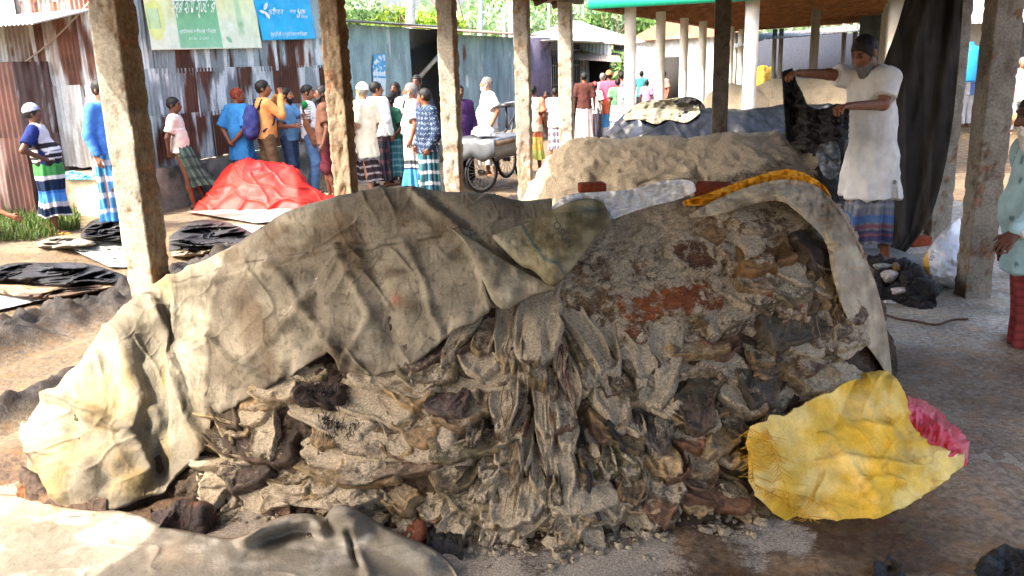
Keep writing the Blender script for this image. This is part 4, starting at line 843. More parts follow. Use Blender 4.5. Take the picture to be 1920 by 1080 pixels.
def rusty(base, rust, amt, white=.0):
    def f(a, z, sd):
        n = fbm(v3(a * 1.3, z * .7, sd * 3.1), 4, sd) + .35 * fbm(v3(a * 9, z * 1.2, sd), 3, sd + 1)
        c = mix(base * .85, base * 1.1, sst(-.4, .4, fbm(v3(a * 6, z * 2, sd + 5.), 3, sd + 2)))
        if white: c = mix(c, hx('#d9dedd'), .85 * sst(.18 - white, .34 - white, fbm(v3(a * 7, z * 1.6, sd + 9.), 4, sd + 3)))
        m = sst(.30 - amt, .50 - amt, n)
        return mix(c, mix(rust, rust * .6, sst(-.3, .4, fbm(v3(a * 5, z * 5, sd), 3, sd + 4))), m)
    return f
BLUEG, GREY, TEAL, RUST, RUST2 = hx('#8f9a9c'), hx('#85888a'), hx('#94adb0'), hx('#5e3a2b'), hx('#7d5545')
ZR = ROADZ
# -- rusty house with the shop signs
QC, SB = -6.15, 10.3
hs = thing('tin_house', 'rusty patched corrugated tin house carrying the two shop signs', 'tin house', shed(QC - 1.5, SB + 2.5, ZR))
rg = np.random.default_rng(4); g = Geo()
rows = [(.62, 1.30, .52, .14), (1.28, 1.95, .32, .14), (1.93, 2.50, .06, .05), (2.48, 3.15, .10, .05), (3.13, 3.7, 0, .05)]
k = 0
for z0, z1, am, wh in rows:
    a = 0.0
    while a < 5.4:
        w_ = min(rg.uniform(.62, .95), 5.4 - a + .02); k += 1
        am2 = am + rg.uniform(-.2, .25); base = [BLUEG, hx('#9aa5a8'), GREY, hx('#a3b2b6')][rg.integers(4)]
        if 3.1 < a < 3.9 and z0 > .9: am2, base = .55, RUST2
        tin_panel(g, shed(QC + .004 * (k % 3), SB + a), e1, e2, w_ + .03, ZR + z0 + rg.uniform(-.03, .03), ZR + z1 + .03, rusty(base, RUST, am2, wh), jag=.015, seed=k + 400); a += w_
build('tin_wall', g, TINW, hs)
g = Geo(); k = 0
for z0, z1, am, wh, ba in [(.62, 1.75, -.05, .30, hx('#b8b4ae')), (1.72, 2.9, .16, .16, hx('#a99d96')), (2.87, 3.6, .42, .05, hx('#94715f'))]:
    a = 0.0
    while a < 3.4:
        w_ = min(rg.uniform(.5, .8), 3.4 - a + .02); k += 1
        tin_panel(g, shed(QC - .01 - a - w_, SB - .004 * (k % 3)), e2, -e1, w_ + .03, ZR + z0 - .0 + rg.uniform(-.1, .05), ZR + z1 + .03, rusty(ba, RUST2, am + rg.uniform(-.15, .2), wh), pitch=.085, amp=.016, jag=.03, skew=rg.normal(0, .01), seed=k + 500); a += w_
build('end_wall', g, TINW, hs)
def rubble_wall(g, a, b, z0, z1, nrm, c0, c1, seed, rough=.02):
    a = np.array(a); b = np.array(b); L = np.linalg.norm(b - a); nx = int(L / .04); nz = max(3, int((z1 - z0) / .04)); t = np.linspace(0, 1, nx)[None] * np.ones((nz, 1)); z = np.linspace(z0, z1, nz)[:, None] * np.ones((1, nx))
    p = a + t[..., None] * (b - a) + z[..., None] * ez; f = fbm(p * 4, 4, seed); top = np.exp(-((z - z1) / .05) ** 2); p = p + (rough * f)[..., None] * nrm + (top * .05 * fbm(p * 9, 2, seed + 4))[..., None] * ez
    n0 = len(g.V); g.add(p.reshape(-1, 3), gridF(nz, nx), mix(c0, c1, sst(-.35, .45, f + .3 * fbm(p * 11, 3, seed + 2))).reshape(-1, 3))
    tp = p[-1]; g.add(np.stack([tp, tp - nrm * .35]).reshape(-1, 3), gridF(2, nx), c0)
STONE = attr_mat('rough plaster', .95, .15, .25, 5, 50, .6, .01, grit=.2)
g = Geo(); rubble_wall(g, shed(QC + .18, SB - .02), shed(QC + .18, SB + 5.4), ZR - .1, ZR + .60, e2, hx('#57554f'), hx('#8f8a80'), 61, .03); build('plinth', g, STONE, hs)
g = Geo(); rubble_wall(g, shed(QC - 3.6, SB - .22), shed(QC + .18, SB - .22), ZR - .1, ZR + .60, -e1, hx('#b3a284'), hx('#c9bb9c'), 62, .012); build('end_plinth', g, STONE, hs)
g = Geo(); g.add(np.array([shed(QC + .25, SB - .3, ZR + 3.72), shed(QC + .25, SB + 5.5, ZR + 3.72), shed(QC - 3.8, SB + 5.5, ZR + 3.9), shed(QC - 3.8, SB - .3, ZR + 3.9)]), np.array([[0, 1, 2, 3]]), GREY); solid(build('roof', g, TINW, hs, False), .03)
# blue scrap of tarp on the plinth
road_b = Pq
uu, vv = band([(118, 326), (135, 318), (160, 326), (205, 330)], [(118, 334), (140, 338), (170, 336), (205, 334)], 60, 14); V = Ps(uu, vv, SB - .27); V[..., 1] -= .05 * np.abs(fbm(v3(uu / 8, vv / 8), 3, 5)); g = Geo(); g.add(V.reshape(-1, 3), gridF(14, 60), mix(hx('#4aa3b8'), hx('#7ec6d0'), sst(-.3, .3, fbm(v3(uu / 6, vv / 6), 2, 6))).reshape(-1, 3))
solid(tag(build('tarp_scrap', g, PLASTIC), 'turquoise torn plastic scrap on the cream plinth of the tin house', 'plastic scrap'), .004)
# cable down the end wall
g = Geo(); t = np.linspace(0, 1, 20); uu = 178 - 145 * t; vv = -8 + 134 * t + 10 * np.sin(t * 3.1); g.tube(Ps(uu, vv, SB - .06), .012, 6, hx('#b7a798')); tag(build('cable', g, CLOTH), 'pale slack cable crossing the rusty end wall', 'cable')
# -- signs
def banner(name, label, corners, q_, colf, nx=70, ny=40):
    (a, b, c, d) = [np.array(k_, float) for k_ in corners]; s_ = np.linspace(0, 1, nx)[None, :, None]; t = np.linspace(0, 1, ny)[:, None, None]
    uv = (a * (1 - s_) + b * s_) * (1 - t) + (d * (1 - s_) + c * s_) * t; uu, vv = uv[..., 0], uv[..., 1]
    sv = np.broadcast_to(s_[..., 0], uu.shape); tv = np.broadcast_to(t[..., 0], uu.shape)
    V = Pq(uu, vv, q_) + ((.012 * np.sin(sv * 17) * tv + .02 * fbm(v3(sv * 4, tv * 3), 2, 3))[..., None]) * e2
    g = Geo(); g.add(V.reshape(-1, 3), gridF(ny, nx), colf(sv, tv, uu, vv).reshape(-1, 3)); return solid(tag(build(name, g, PLASTIC), label, 'sign'), .004)
QS = QC + .10
gw, gg = hx('#dfe6cf'), hx('#6fb083')
def gcolf(s_, t, u, v):
    c = mix(gw, hx('#e8e39a'), .8 * sst(.2, -.2, t - .55) * 1.0); c = mix(c, hx('#d9e4b4'), .6 * sst(.1, .5, fbm(v3(s_ * 5, t * 4), 3, 4)))
    ed = .31 - .0 * t; m = sst(.268, .272, s_ - .0) * sst(.652, .648, s_) * sst(.985, .975, t); c = mix(c, mix(hx('#4fa05c'), hx('#8cc7a0'), t), m)
    bo = np.exp(-((s_ - .835) / .028) ** 4) * sst(.36, .40, t) * sst(.88, .78, t) + np.exp(-((s_ - .832) / .014) ** 4) * sst(.44, .40, t); c = mix(c, hx('#a9cfa0'), .8 * np.clip(bo, 0, 1)); c = mix(c, hx('#5f9f68'), .8 * np.exp(-((s_ - .832) / .015) ** 4) * sst(.40, .36, t) + .5 * np.exp(-((s_ - .838) / .03) ** 4) * np.exp(-((t - .7) / .035) ** 2))
    c = mix(c, hx('#dbe27a'), .8 * (np.hypot((s_ - .07) / .085, (t - .62) / .26) < 1)); c = mix(c, hx('#bcd6a4'), ((np.abs(s_ - .06) < .048) & (np.abs(t - .6) < .13)) * .9 + 0.0); c = mix(c, hx('#8fb287'), .7 * ((np.abs(np.abs(s_ - .06) - .048) < .005) & (np.abs(t - .6) < .13)))
    return mix(c, hx('#63b27e'), .8 * (np.hypot((s_ - .715 - .3 * (t - .885)) / .018, (t - .885) / .04) < 1))
b1 = banner('shop_sign', 'green and white shop banner with a bottle hung on the rusty tin wall', [(262, -52), (465, -60), (493, 90), (284, 94)], QS, gcolf, 200, 90)
b2 = banner('shop_sign', 'sky-blue shop banner with white lettering hung on the tin wall', [(470, -30), (577, -34), (593, 73), (492, 76)], QS - .01, lambda s_, t, u, v: mix(hx('#0a9ede'), hx('#10b4ee'), t))
WINK, GINK = flat_mat('white print', (.80, .84, .80)), flat_mat('pale green print', (.62, .78, .62))
def wall_text(txt, org, du, dv, m_, parent, q_): 
    cu = bpy.data.curves.new('lettering', 'FONT'); cu.body = txt; cu.size = 1.0; cu.resolution_u = 3; cu.offset = .012
    to = bpy.data.objects.new('lettering', cu); SC.collection.objects.link(to); me = bpy.data.meshes.new_from_object(to.evaluated_get(bpy.context.evaluated_depsgraph_get()))
    V = np.array([v.co[:] for v in me.vertices]); F = [np.array([list(p.vertices) for p in me.polygons if len(p.vertices) == k_]).reshape(-1, k_) for k_ in (3, 4)]
    bpy.data.objects.remove(to); bpy.data.curves.remove(cu); bpy.data.meshes.remove(me)
    if not len(V): return
    W_ = V[:, 0].max(); u = org[0] + V[:, 0] / W_ * du[0] + V[:, 1] * dv[0]; v = org[1] + V[:, 0] / W_ * du[1] + V[:, 1] * dv[1]
    g = Geo(); g.add(Pq(u, v, q_), F); return build('lettering', g, m_, parent)
wall_text('ইব্রাহিম স্টোর', (319, 24), (83, -1), (6, -40), WINK, b1, QS + .045)
wall_text('ধনুহাট বাজার, কালীগঞ্জ, দিনাজপুর', (336, 62), (68, -1), (1.5, -9), WINK, b1, QS + .045)
wall_text('01740 - 012345', (354, 75), (37, -1), (1, -7), GINK, b1, QS + .045)
wall_text('গ্রামীণফোন', (503, 27), (27, 0), (2, -14), WINK, b2, QS + .04)
wall_text('দেশের', (543, 25), (11, 0), (1.5, -10), WINK, b2, QS + .04)
wall_text('১', (554, 33), (8, 0), (4, -26), WINK, b2, QS + .04)
wall_text('নম্বর', (562, 26), (10, 0), (1.5, -12), WINK, b2, QS + .04)
wall_text('নেটওয়ার্ক', (564, 34), (13, 0), (1, -7), WINK, b2, QS + .04)
wall_text('ইব্রাহিম স্টোর | ধনুহাট বাজার, কালীগঞ্জ', (507, 68), (68, -1), (1.5, -10), WINK, b2, QS + .04)
g = Geo(); th = np.linspace(0, 2 * math.pi, 20)[:-1]
for cu_, cv_, a_, l_, w2 in ((498, 12, 1.9, 7, 3.2), (492, 22, 3.6, 6, 2.6), (501, 28, .95, 8, 2.6)):
    uu = cu_ + np.cos(a_) * np.cos(th) * l_ - np.sin(a_) * np.sin(th) * w2; vv = cv_ + np.sin(a_) * np.cos(th) * l_ + np.cos(a_) * np.sin(th) * w2
    g.add(np.concatenate([Pq(uu, vv, QS + .04), Pq(np.array([cu_ * 1.]), np.array([cv_ * 1.]), QS + .04)]), np.array([[k_, (k_ + 1) % 19, 19] for k_ in range(19)]))
build('emblem', g, WINK, b2)
# -- dark brown shed at the far left edge
SL0 = 9.7
hb = thing('tin_shed', 'dark brown tin shed cut off by the left edge of the picture', 'tin shed', shed(-9.5, SL0, ZR)); g = Geo()
for k, (z0, z1) in enumerate([(.05, 1.15), (1.12, 2.12)]):
    tin_panel(g, Ps(np.array(52.), np.array(300.), SL0) * [1, 1, 0] - 3.2 * e2, e2, -e1, 3.2, ZR + z0, ZR + z1, rusty(hx('#6f5c58'), hx('#4b2f29'), .5, -.1), pitch=.1, seed=600 + k)
    tin_panel(g, Ps(np.array(52.), np.array(300.), SL0) * [1, 1, 0] + 0 * e2, e1, e2, 1.2, ZR + z0, ZR + z1, rusty(hx('#6f5c58'), hx('#4b2f29'), .5, -.1), pitch=.1, seed=610 + k)
build('tin_wall', g, TINW, hb); g = Geo()
c0 = Ps(np.array(62.), np.array(44.), SL0 - .3); tin_panel(g, c0 - 3.2 * e2 + .0 * ez, e2, -(e1 * .3 + ez) , 3.2, 0, .02, lambda a, z, s_: mix(hx('#d0d4d6'), hx('#aab0b4'), sst(-.3, .3, vn(v3(a * 3, z)))), seed=5)
nx = 160; a = np.linspace(0, 3.2, nx); tt = np.linspace(0, 1.3, 6); V = c0 - 3.2 * e2 + a[None, :, None] * e2 + tt[:, None, None] * (e1 + .22 * ez) + (.014 * np.sin(a / .076 * 6.283))[None, :, None] * ez; g = Geo(); g.add(V.reshape(-1, 3), gridF(6, nx), hx('#c4c8ca')); solid(build('roof', g, TINW, hb), .006)
g = Geo(); tin_panel(g, Ps(np.array(30.), np.array(30.), SL0 + .5) * [1, 1, 0] - 3 * e2, e2, -e1, 3, 2.32, 3.4, rusty(hx('#ced4d6'), RUST, -.3), seed=77); build('gable', g, TINW, hb)
# -- teal hut and the blue-grey tin wall after it
ht = thing('tin_hut', 'pale teal corrugated hut with a small blue poster and a dark doorway', 'tin hut', shed(-6.6, 18, ZR)); g = Geo()
sA, sD0, sD1, sE = 15.75, 18.35, 20.3, 25.2
for a, w_, k in ((sA, 1.32, 1), (sA + 1.3, 1.32, 2)): tin_panel(g, shed(-6.02, a), e1, e2, w_, ZR + .1, ZR + 2.72, rusty(TEAL, RUST2, -.4, .0 if k == 1 else -.2), seed=620 + k)
tin_panel(g, shed(-8.5, sA - .02), e2, -e1, 2.48, ZR + .1, ZR + 2.72, rusty(TEAL, RUST2, -.25, 0), seed=630); build('tin_wall', g, TINW, ht)
g = Geo(); g.add(np.array([shed(-5.7, sA - .35, ZR + 2.78), shed(-5.7, sE + .1, ZR + 2.78), shed(-9, sE + .1, ZR + 3.1), shed(-9, sA - .35, ZR + 3.1)]), np.array([[0, 1, 2, 3]]), hx('#6a6f6c'))
V = np.array([[shed(-5.7 - t, s_, ZR + 2.76 + .08 * t + .012 * math.sin(s_ / .076 * 6.28)) for s_ in np.arange(sA - .35, sD1, .012)] for t in (0, 1.5)]); g = Geo(); g.add(V.reshape(-1, 3), gridF(2, V.shape[1]), hx('#7d8380')); solid(build('roof', g, TINW, ht), .01)
SHADEM = flat_mat('painted interior shade', (.02, .019, .018), .9)  # near-black paint standing in for the shade of insides and door openings
g = Geo(); g.box(shed(-6.55, (sD0 + sD1) / 2, ZR + 1.4), (.06, sD1 - sD0 + 1.6, 2.7), rz=-math.atan(ROWB)); build('back_wall', g, SHADEM, ht, False)
g = Geo(); g.beam(shed(-6.0, sD0 + .1, ZR + 1.55), shed(-6.0, sD1 - .1, ZR + 2.35), .06, .08, hx('#a39a8a')); build('brace', g, WOOD, ht, False)
g = Geo(); g.beam(shed(-6.03, sD1 - .1, ZR), shed(-6.03, sD1 - .1, ZR + 2.7), .1, .1, hx('#6f6a60')); build('door_post', g, WOOD, ht, False)
po = banner('poster', 'small blue and white printed poster on the teal tin hut', [(700, 102), (724, 102), (724, 180), (700, 178)], -5.98, lambda s_, t, u, v: mix(mix(hx('#cfe3ee'), hx('#2f9fd6'), ((t < .42) | (np.abs(t - .55) < .025)) * 1.0), hx('#e6eef2'), .8 * ((vn(v3(s_ * 9, t * 22)) > .35))), 40, 80)
h3 = thing('tin_shed', 'blue-grey tin shed wall with torn white paint beyond the teal hut', 'tin shed', shed(-6.6, 23, ZR)); g = Geo()
for k in range(5): tin_panel(g, shed(-6.0 + .004 * (k % 2), sD1 + k * .99), e1, e2, 1.02, ZR + .1, ZR + 2.62, rusty([hx('#869aa2'), hx('#90a4a8'), hx('#7b929c')][k % 3], RUST2, -.35, .0 if k == 2 else -.2), seed=640 + k)
build('tin_wall', g, TINW, h3)
g = Geo(); V = np.array([[shed(-5.6 - t, s_, ZR + 2.66 + .12 * t + .012 * math.sin(s_ / .076 * 6.28)) for s_ in np.arange(sD1, sE + .4, .014)] for t in (0, 1.6)]); g.add(V.reshape(-1, 3), gridF(2, V.shape[1]), hx('#8a7263')); solid(build('roof', g, TINW, h3), .01)
h4 = thing('shop', 'mauve plastered shop with a dark barred front beyond the blue-grey shed', 'shop', shed(-6.3, 28, ZR)); g = Geo()
g.box(shed(-6.1, 26.4, ZR + 1.3), (.25, 2.2, 2.7), hx('#6d6478'), rz=-math.atan(ROWB)); build('wall', g, STONE, h4, False)
g = Geo(); g.box(shed(-6.6, 30.2, ZR + 1.3), (.2, 5.4, 2.7), rz=-math.atan(ROWB)); build('back_wall', g, SHADEM, h4, False)
g = Geo()
for k in range(16): g.beam(shed(-6.1, 27.7 + k * .2, ZR + .5), shed(-6.1, 27.7 + k * .2, ZR + 2.3), .02, .02, hx('#6a675f'))
for z_ in (.6, 1.2, 1.8, 2.3): g.beam(shed(-6.1, 27.6, ZR + z_), shed(-6.1, 31, ZR + z_), .03, .03, hx('#6a675f'))
build('grille', g, METAL, h4, False)
g = Geo(); g.box(shed(-6.1, 32, ZR + 2.55), (1.2, 11, .06), hx('#7d7a74'), rz=-math.atan(ROWB)); build('roof', g, TINW, h4, False)
# -- hip-roofed tin house across the end of the lane
def poly(pts, col, n=1): g_ = Geo(); g_.add(np.array(pts), np.array([list(range(len(pts)))]), col); return g_
def roof_plane(g, a, b, c, d, col, rib=.09, seed=0):   # a,b eave; d,c ridge
    a, b, c, d = map(lambda k_: np.array(k_, float), (a, b, c, d)); n = int(np.linalg.norm(b - a) / .025); t = np.linspace(0, 1, n)[None, :, None]; r = np.linspace(0, 1, 8)[:, None, None]
    e_ = a + (b - a) * t; f_ = d + (c - d) * t; V = e_ + (f_ - e_) * r; nm = np.cross(b - a, d - a); nm /= np.linalg.norm(nm)
    V = V + (np.sin(np.linspace(0, np.linalg.norm(b - a), n) / rib * 6.283) * .012)[None, :, None] * nm * (nm[2] > 0 or -1)
    k_ = fbm(V * v3(.8, .8, .8), 3, seed); g.add(V.reshape(-1, 3), gridF(8, n), mix(col, hx('#a8856e'), .7 * sst(.12, .3, k_)).reshape(-1, 3))
hh = thing('hip_roof_house', 'white hip-roofed tin house across the end of the lane', 'house', P(1085, 170, 34)); zt = 34
A_, B_, C_, D_ = P(992, 70, 33), P(1176, 84, 31), P(1210, 78, 38), P(1000, 62, 39); R1, R2 = P(1072, 38, 35.5), P(1090, 42, 37)
g = Geo(); roof_plane(g, A_, B_, R1 + [.4, 0, -.05], R1, hx('#c3c6c4'), seed=4); roof_plane(g, B_, C_, R2, R1 + [.4, 0, -.05], hx('#b9bdbb'), seed=6); roof_plane(g, D_, A_, R1, R2, hx('#b0b4b2'), seed=5); build('roof', g, TINW, hh)
g = Geo(); L0 = A_ + [.3, .35, 0]; L1 = B_ + [-.5, .5, 0]; ax = (L1 - L0) * [1, 1, 0]; wl = np.linalg.norm(ax); ax /= wl
tin_panel(g, L0 * [1, 1, 0], ax, np.array([ax[1], -ax[0], 0]), wl, ZR, A_[2] + .05, rusty(hx('#c5d3d8'), RUST2, -.3, .1), pitch=.15, amp=.015, seed=650); build('tin_wall', g, TINW, hh)
g = Geo(); g.box((L0 + ax * 1.0) * [1, 1, 0] + np.array([ax[1], -ax[0], 0]) * .05 + [0, 0, ZR + 1.0], (1.0, .06, 2.0), rz=math.atan2(ax[1], ax[0])); build('doorway', g, SHADEM, hh, False)  # dark slab set on the wall, the opening's shade painted as its colour
g = Geo(); g.box((L0 + ax * (wl - .45)) * [1, 1, 0] + np.array([ax[1], -ax[0], 0]) * .05 + [0, 0, ZR + 1.0], (.8, .06, 2.1), rz=math.atan2(ax[1], ax[0])); build('doorway', g, SHADEM, hh, False)
g = Geo(); roof_plane(g, P(1075, 112, 31), P(1166, 116, 30), P(1160, 100, 32.3), P(1078, 92, 32.3), hx('#b9a89c'), seed=9); solid(build('awning', g, TINW, hh), .01)
h5 = thing('tin_house', 'low tin house with a rust-red roof edge behind the white posts', 'tin house', P(1270, 190, 40)); g = Geo()
L0, L1 = P(1185, 200, 41), P(1420, 195, 36); ax = (L1 - L0) * [1, 1, 0]; wl = np.linalg.norm(ax); ax /= wl; nr_ = np.array([ax[1], -ax[0], 0])
tin_panel(g, L0 * [1, 1, 0], ax, nr_, wl, ZR, 2.5, rusty(hx('#c3ccd0'), RUST2, -.22, .12), pitch=.16, amp=.015, seed=655); build('tin_wall', g, TINW, h5)
g = Geo(); roof_plane(g, L0 * [1, 1, 0] + [0, 0, 2.45] + nr_ * .5, L1 * [1, 1, 0] + [0, 0, 2.45] + nr_ * .5, L1 * [1, 1, 0] + [0, 0, 3.3] - nr_ * 2, L0 * [1, 1, 0] + [0, 0, 3.3] - nr_ * 2, hx('#94604a'), seed=11); build('roof', g, TINW, h5)
g = Geo(); roof_plane(g, P(1150, 95, 33), P(1250, 104, 32), P(1245, 92, 34), P(1150, 84, 34), hx('#cfd2d0'), seed=12); solid(build('awning', g, TINW, h5), .01)
g = Geo(); g.box((L0 + ax * 2.3) * [1, 1, 0] + nr_ * .05 + [0, 0, ZR + 1.0], (1.1, .06, 2.0), rz=math.atan2(ax[1], ax[0])); build('doorway', g, SHADEM, h5, False)  # dark slab again, painted shade for an open door
# -- the next shed: green roof on white posts
WPM = attr_mat('whitewashed concrete', .85, .2, .10, 6, 60, .25, .004)
gs = thing('green_roof_shed', 'open shed with a bright green tin roof on two rows of white posts', 'shed', P(1400, 300, 15))
y0 = 14.6; p0 = P(1181, 200, y0) * [1, 1, 0]; stp = 2.3
def gpos(q_, s_): return p0 + q_ * e2 + s_ * e1
zc = 2.62
def wpost(q_, s_, lab, wd=.18, c='#d0cdc4', top=zc):
    g_ = Geo(); b_ = gpos(q_, s_) + [0, 0, ZR]; n = 30; zz = np.linspace(0, top - ZR, n); ring = np.array([[-1, -1], [1, -1], [1, 1], [-1, 1]]) * wd / 2; c_, s2 = math.cos(YAW), math.sin(YAW)
    V = np.array([[[r[0] * c_ - r[1] * s2, r[0] * s2 + r[1] * c_, z_] for r in ring] for z_ in zz]) + b_; V += .004 * fbm(V * 5, 2, 3)[..., None]
    F = gridF(n, 4, True); g_.add(V.reshape(-1, 3), F, mix(hx(c), hx('#9c9482'), .6 * sst(.0, .5, fbm(V * 1.5, 3, 9))).reshape(-1, 3)); o_ = build('white_post', g_, WPM, gs, False); return o_
for k in range(7): wpost(0, stp * k, '')
wpost(1.95, -.15, '', .20, '#dedcd6'); wpost(4.0, 0, '', .22, '#8f8a80'); wpost(2.6, 5.2, '', .16, '#7d786c')
for k in range(1, 7): wpost(4.0, stp * k, '', .18, '#a8a296')
g = Geo(); ev, ov = zc + .06, .55
c00, c10, c01, c11 = gpos(-ov, -ov), gpos(4 + ov, -ov), gpos(-ov, 16.4), gpos(4 + ov, 16.4); r0, r1 = gpos(2, 1.9), gpos(2, 14); zz_ = lambda p_, z_: p_ * [1, 1, 0] + [0, 0, z_]
GR = hx('#1f9a78')
def gplane(a, b, c, d, s_):
    a, b, c, d = map(np.array, (a, b, c, d)); n = max(20, int(np.linalg.norm(b - a) / .03)); t = np.linspace(0, 1, n)[None, :, None]; r = np.linspace(0, 1, 6)[:, None, None]; V = (a + (b - a) * t) * (1 - r) + (d + (c - d) * t) * r
    V = V + (np.sin(np.arange(n) * .03 / .15 * 6.283) * .012)[None, :, None] * ez; g.add(V.reshape(-1, 3), gridF(6, n), mix(GR, GR * .8, sst(-.3, .4, fbm(V, 3, s_))).reshape(-1, 3))
gplane(zz_(c00, ev - .16), zz_(c10, ev - .16), zz_(r0, ev + .95), zz_(r0, ev + .95), 1); gplane(zz_(c01, ev - .16), zz_(c00, ev - .16), zz_(r0, ev + .95), zz_(r1, ev + .95), 2); gplane(zz_(c10, ev - .16), zz_(c11, ev - .16), zz_(r1, ev + .95), zz_(r0, ev + .95), 3)
solid(build('roof', g, attr_mat('green painted tin', .4, .4, .12, 3, 40, .1, .003), gs), .012)
g = Geo()
for a, b in ((c00, c10), (c00, c01), (c10, c11)): g.beam(zz_(a, ev - .20), zz_(b, ev - .20), .03, .14, GR * .9 if a is c00 and b is c10 else hx('#7a5638'))
build('fascia', g, METAL, gs, False)
WB = hx('#8a6040')
for q_ in (0, 4): g = Geo(); g.beam(zz_(gpos(q_, -.4), zc + .0), zz_(gpos(q_, 16), zc + .0), .1, .12, WB); build('wall_plate', g, WOOD, gs, False)
for k in range(24):
    s_ = -.45 + k * .7; g = Geo(); g.beam(zz_(gpos(-ov + .05, s_), ev - .22), zz_(gpos(4 + ov - .05, s_), ev - .1), .06, .08, WB * .9); build('rafter', g, WOOD, gs, False)
for s_ in (0, 1.2, 2.6): g = Geo(); g.beam(zz_(gpos(-.3, s_), zc - .02), zz_(gpos(4.4, s_), zc - .02), .1, .14, WB * .8); build('tie_beam', g, WOOD, gs, False)
# heaps under it
HG1 = Mound([(1312, 200), (1330, 172), (1365, 158), (1420, 170), (1470, 205)], [(1312, 320), (1400, 335), (1470, 320)], [(1312, .1), (1390, 1.2), (1470, .1)], .8, ZR, 4, .6, .05, 2, 61)
simple_mound('hide_heap', 'pale salted heap between the dark pillar and the white post of the green shed', 'hide heap', HG1, HIDE, lambda u, v, Q: .06 * fbm(Q * 2.5, 3, 261), lambda u, v, Q, n: (mix(hx('#9a8f78'), hx('#6f6350'), sst(-.3, .4, fbm(Q * 2, 3, 262))), .7), 100, 40)
HG2 = Mound([(1375, 205), (1400, 172), (1450, 148), (1510, 145), (1570, 142), (1640, 160)], [(1375, 320), (1500, 335), (1640, 330)], [(1375, .1), (1500, 1.6), (1640, .2)], .8, ZR, 4, .6, .05, 2, 63)
simple_mound('hide_heap', 'broad sunlit cream heap of salted hides under the green roof', 'hide heap', HG2, HIDE, lambda u, v, Q: .05 * fbm(Q * 2.5, 3, 263), lambda u, v, Q, n: (mix(hx('#c2ab82'), hx('#9c8660'), sst(-.3, .4, fbm(Q * 2, 3, 264))), .6), 120, 50)
HG3 = Mound([(1390, 150), (1405, 128), (1430, 124), (1460, 130), (1478, 146)], [(1390, 160), (1430, 166), (1478, 160)], [(1390, .05), (1430, .5), (1478, .05)], .4, .55, 3, .6, .04, 3, 65)
simple_mound('yellow_sheet', 'crumpled yellow sheet lying on the far heap under the green roof', 'plastic sheet', HG3, PLASTIC, lambda u, v, Q: .05 * ridged(Q * 5, 3, 265), lambda u, v, Q, n: (mix(hx('#d9a016'), hx('#e6bd40'), sst(-.3, .4, fbm(Q * 4, 3, 266))), 0), 80, 30)
HG4 = Mound([(1480, 150), (1510, 118), (1550, 106), (1600, 120), (1640, 150)], [(1480, 180), (1560, 190), (1640, 180)], [(1480, .1), (1560, 1), (1640, .1)], .6, ZR, 4, .6, .05, 2, 67)
simple_mound('hide_heap', 'dark grey heap in the shade of the far shelter', 'hide heap', HG4, HIDE, lambda u, v, Q: .06 * fbm(Q * 2.5, 3, 267), lambda u, v, Q, n: (mix(hx('#5a554c'), hx('#3a3630'), sst(-.3, .4, fbm(Q * 2, 3, 268))), .3), 80, 40)
# far shelter behind
fs = thing('market_shelter', 'far open shelter with white tin awnings on thin posts and a dark inside', 'shelter', P(1480, 180, 30))
for a, b, c, d in (((1372, 92), (1432, 75), (1440, 62), (1372, 66)), ((1434, 74), (1512, 68), (1516, 56), (1438, 62)), ((1508, 68), (1622, 58), (1622, 46), (1512, 56))):
    g = Geo(); roof_plane(g, P(*a, 27), P(*b, 27), P(*c, 28.6), P(*d, 28.6), hx('#c6cacb'), seed=13); solid(build('awning', g, TINW, fs), .01)
g = Geo(); q0 = P(1360, 180, 30) * [1, 1, 0]; q1 = P(1680, 170, 30) * [1, 1, 0]; g.box((q0 + q1) / 2 + [0, .8, 1.0], (np.linalg.norm(q1 - q0), .1, 2.6), rz=0); build('back_wall', g, flat_mat('painted shelter shade', (.035, .04, .055), .9), fs, False)  # the shelter's inside shade is put into this dark wall colour
for u in (1376, 1448, 1460, 1522, 1576, 1596, 1632): g = Geo(); b_ = P(u, 170, 27.6); g.beam(b_ * [1, 1, 0] + [0, 0, ZR], b_ * [1, 1, 0] + [0, 0, 2.35 + (u - 1376) * .0008], .11, .11, hx('#8c8880')); build('post', g, WPM, fs, False)
# -- right edge: white tin eave
rb = thing('tin_house', 'white tin-fronted house beyond the right pillars', 'tin house', P(1860, 200, 22)); g = Geo()
L0, L1 = P(1700, 48, 20), P(2250, 38, 20); ax = (L1 - L0) * [1, 1, 0]; wl = np.linalg.norm(ax); ax /= wl; nr_ = np.array([ax[1], -ax[0], 0])
tin_panel(g, L0 * [1, 1, 0], ax, nr_, wl, L0[2], L0[2] + 1.4, rusty(hx('#cfd3d4'), RUST2, -.5), pitch=.13, amp=.012, seed=670); build('tin_front', g, TINW, rb)
g = Geo(); g.box((L0 + L1) / 2 * [1, 1, 0] - nr_ * 2.6 + [0, 0, 1.2], (wl, .1, 3.2), hx('#71777a'), rz=math.atan2(ax[1], ax[0])); build('back_wall', g, STONE, rb, False)
g = Geo(); g.box((L0 + L1) / 2 * [1, 1, 0] - nr_ * 1.3 + [0, 0, L0[2] + .9], (wl, 2.7, .06), hx('#71777a'), rz=math.atan2(ax[1], ax[0])); build('roof', g, TINW, rb, False)
g = Geo(); g.box(P(1812, 90, 21.5), (.7, .05, 1.3), hx('#c7ccc9')); build('notice_panel', g, WPM, rb, False)
g = Geo(); th = np.linspace(0, 6.283, 17)[:-1]; c0 = P(1812, 128, 20); pr_ = [(0, 0), (.30, 0), (.32, .05), (.32, .75), (.27, .85), (.12, .9), (.12, .97), (0, .97)]
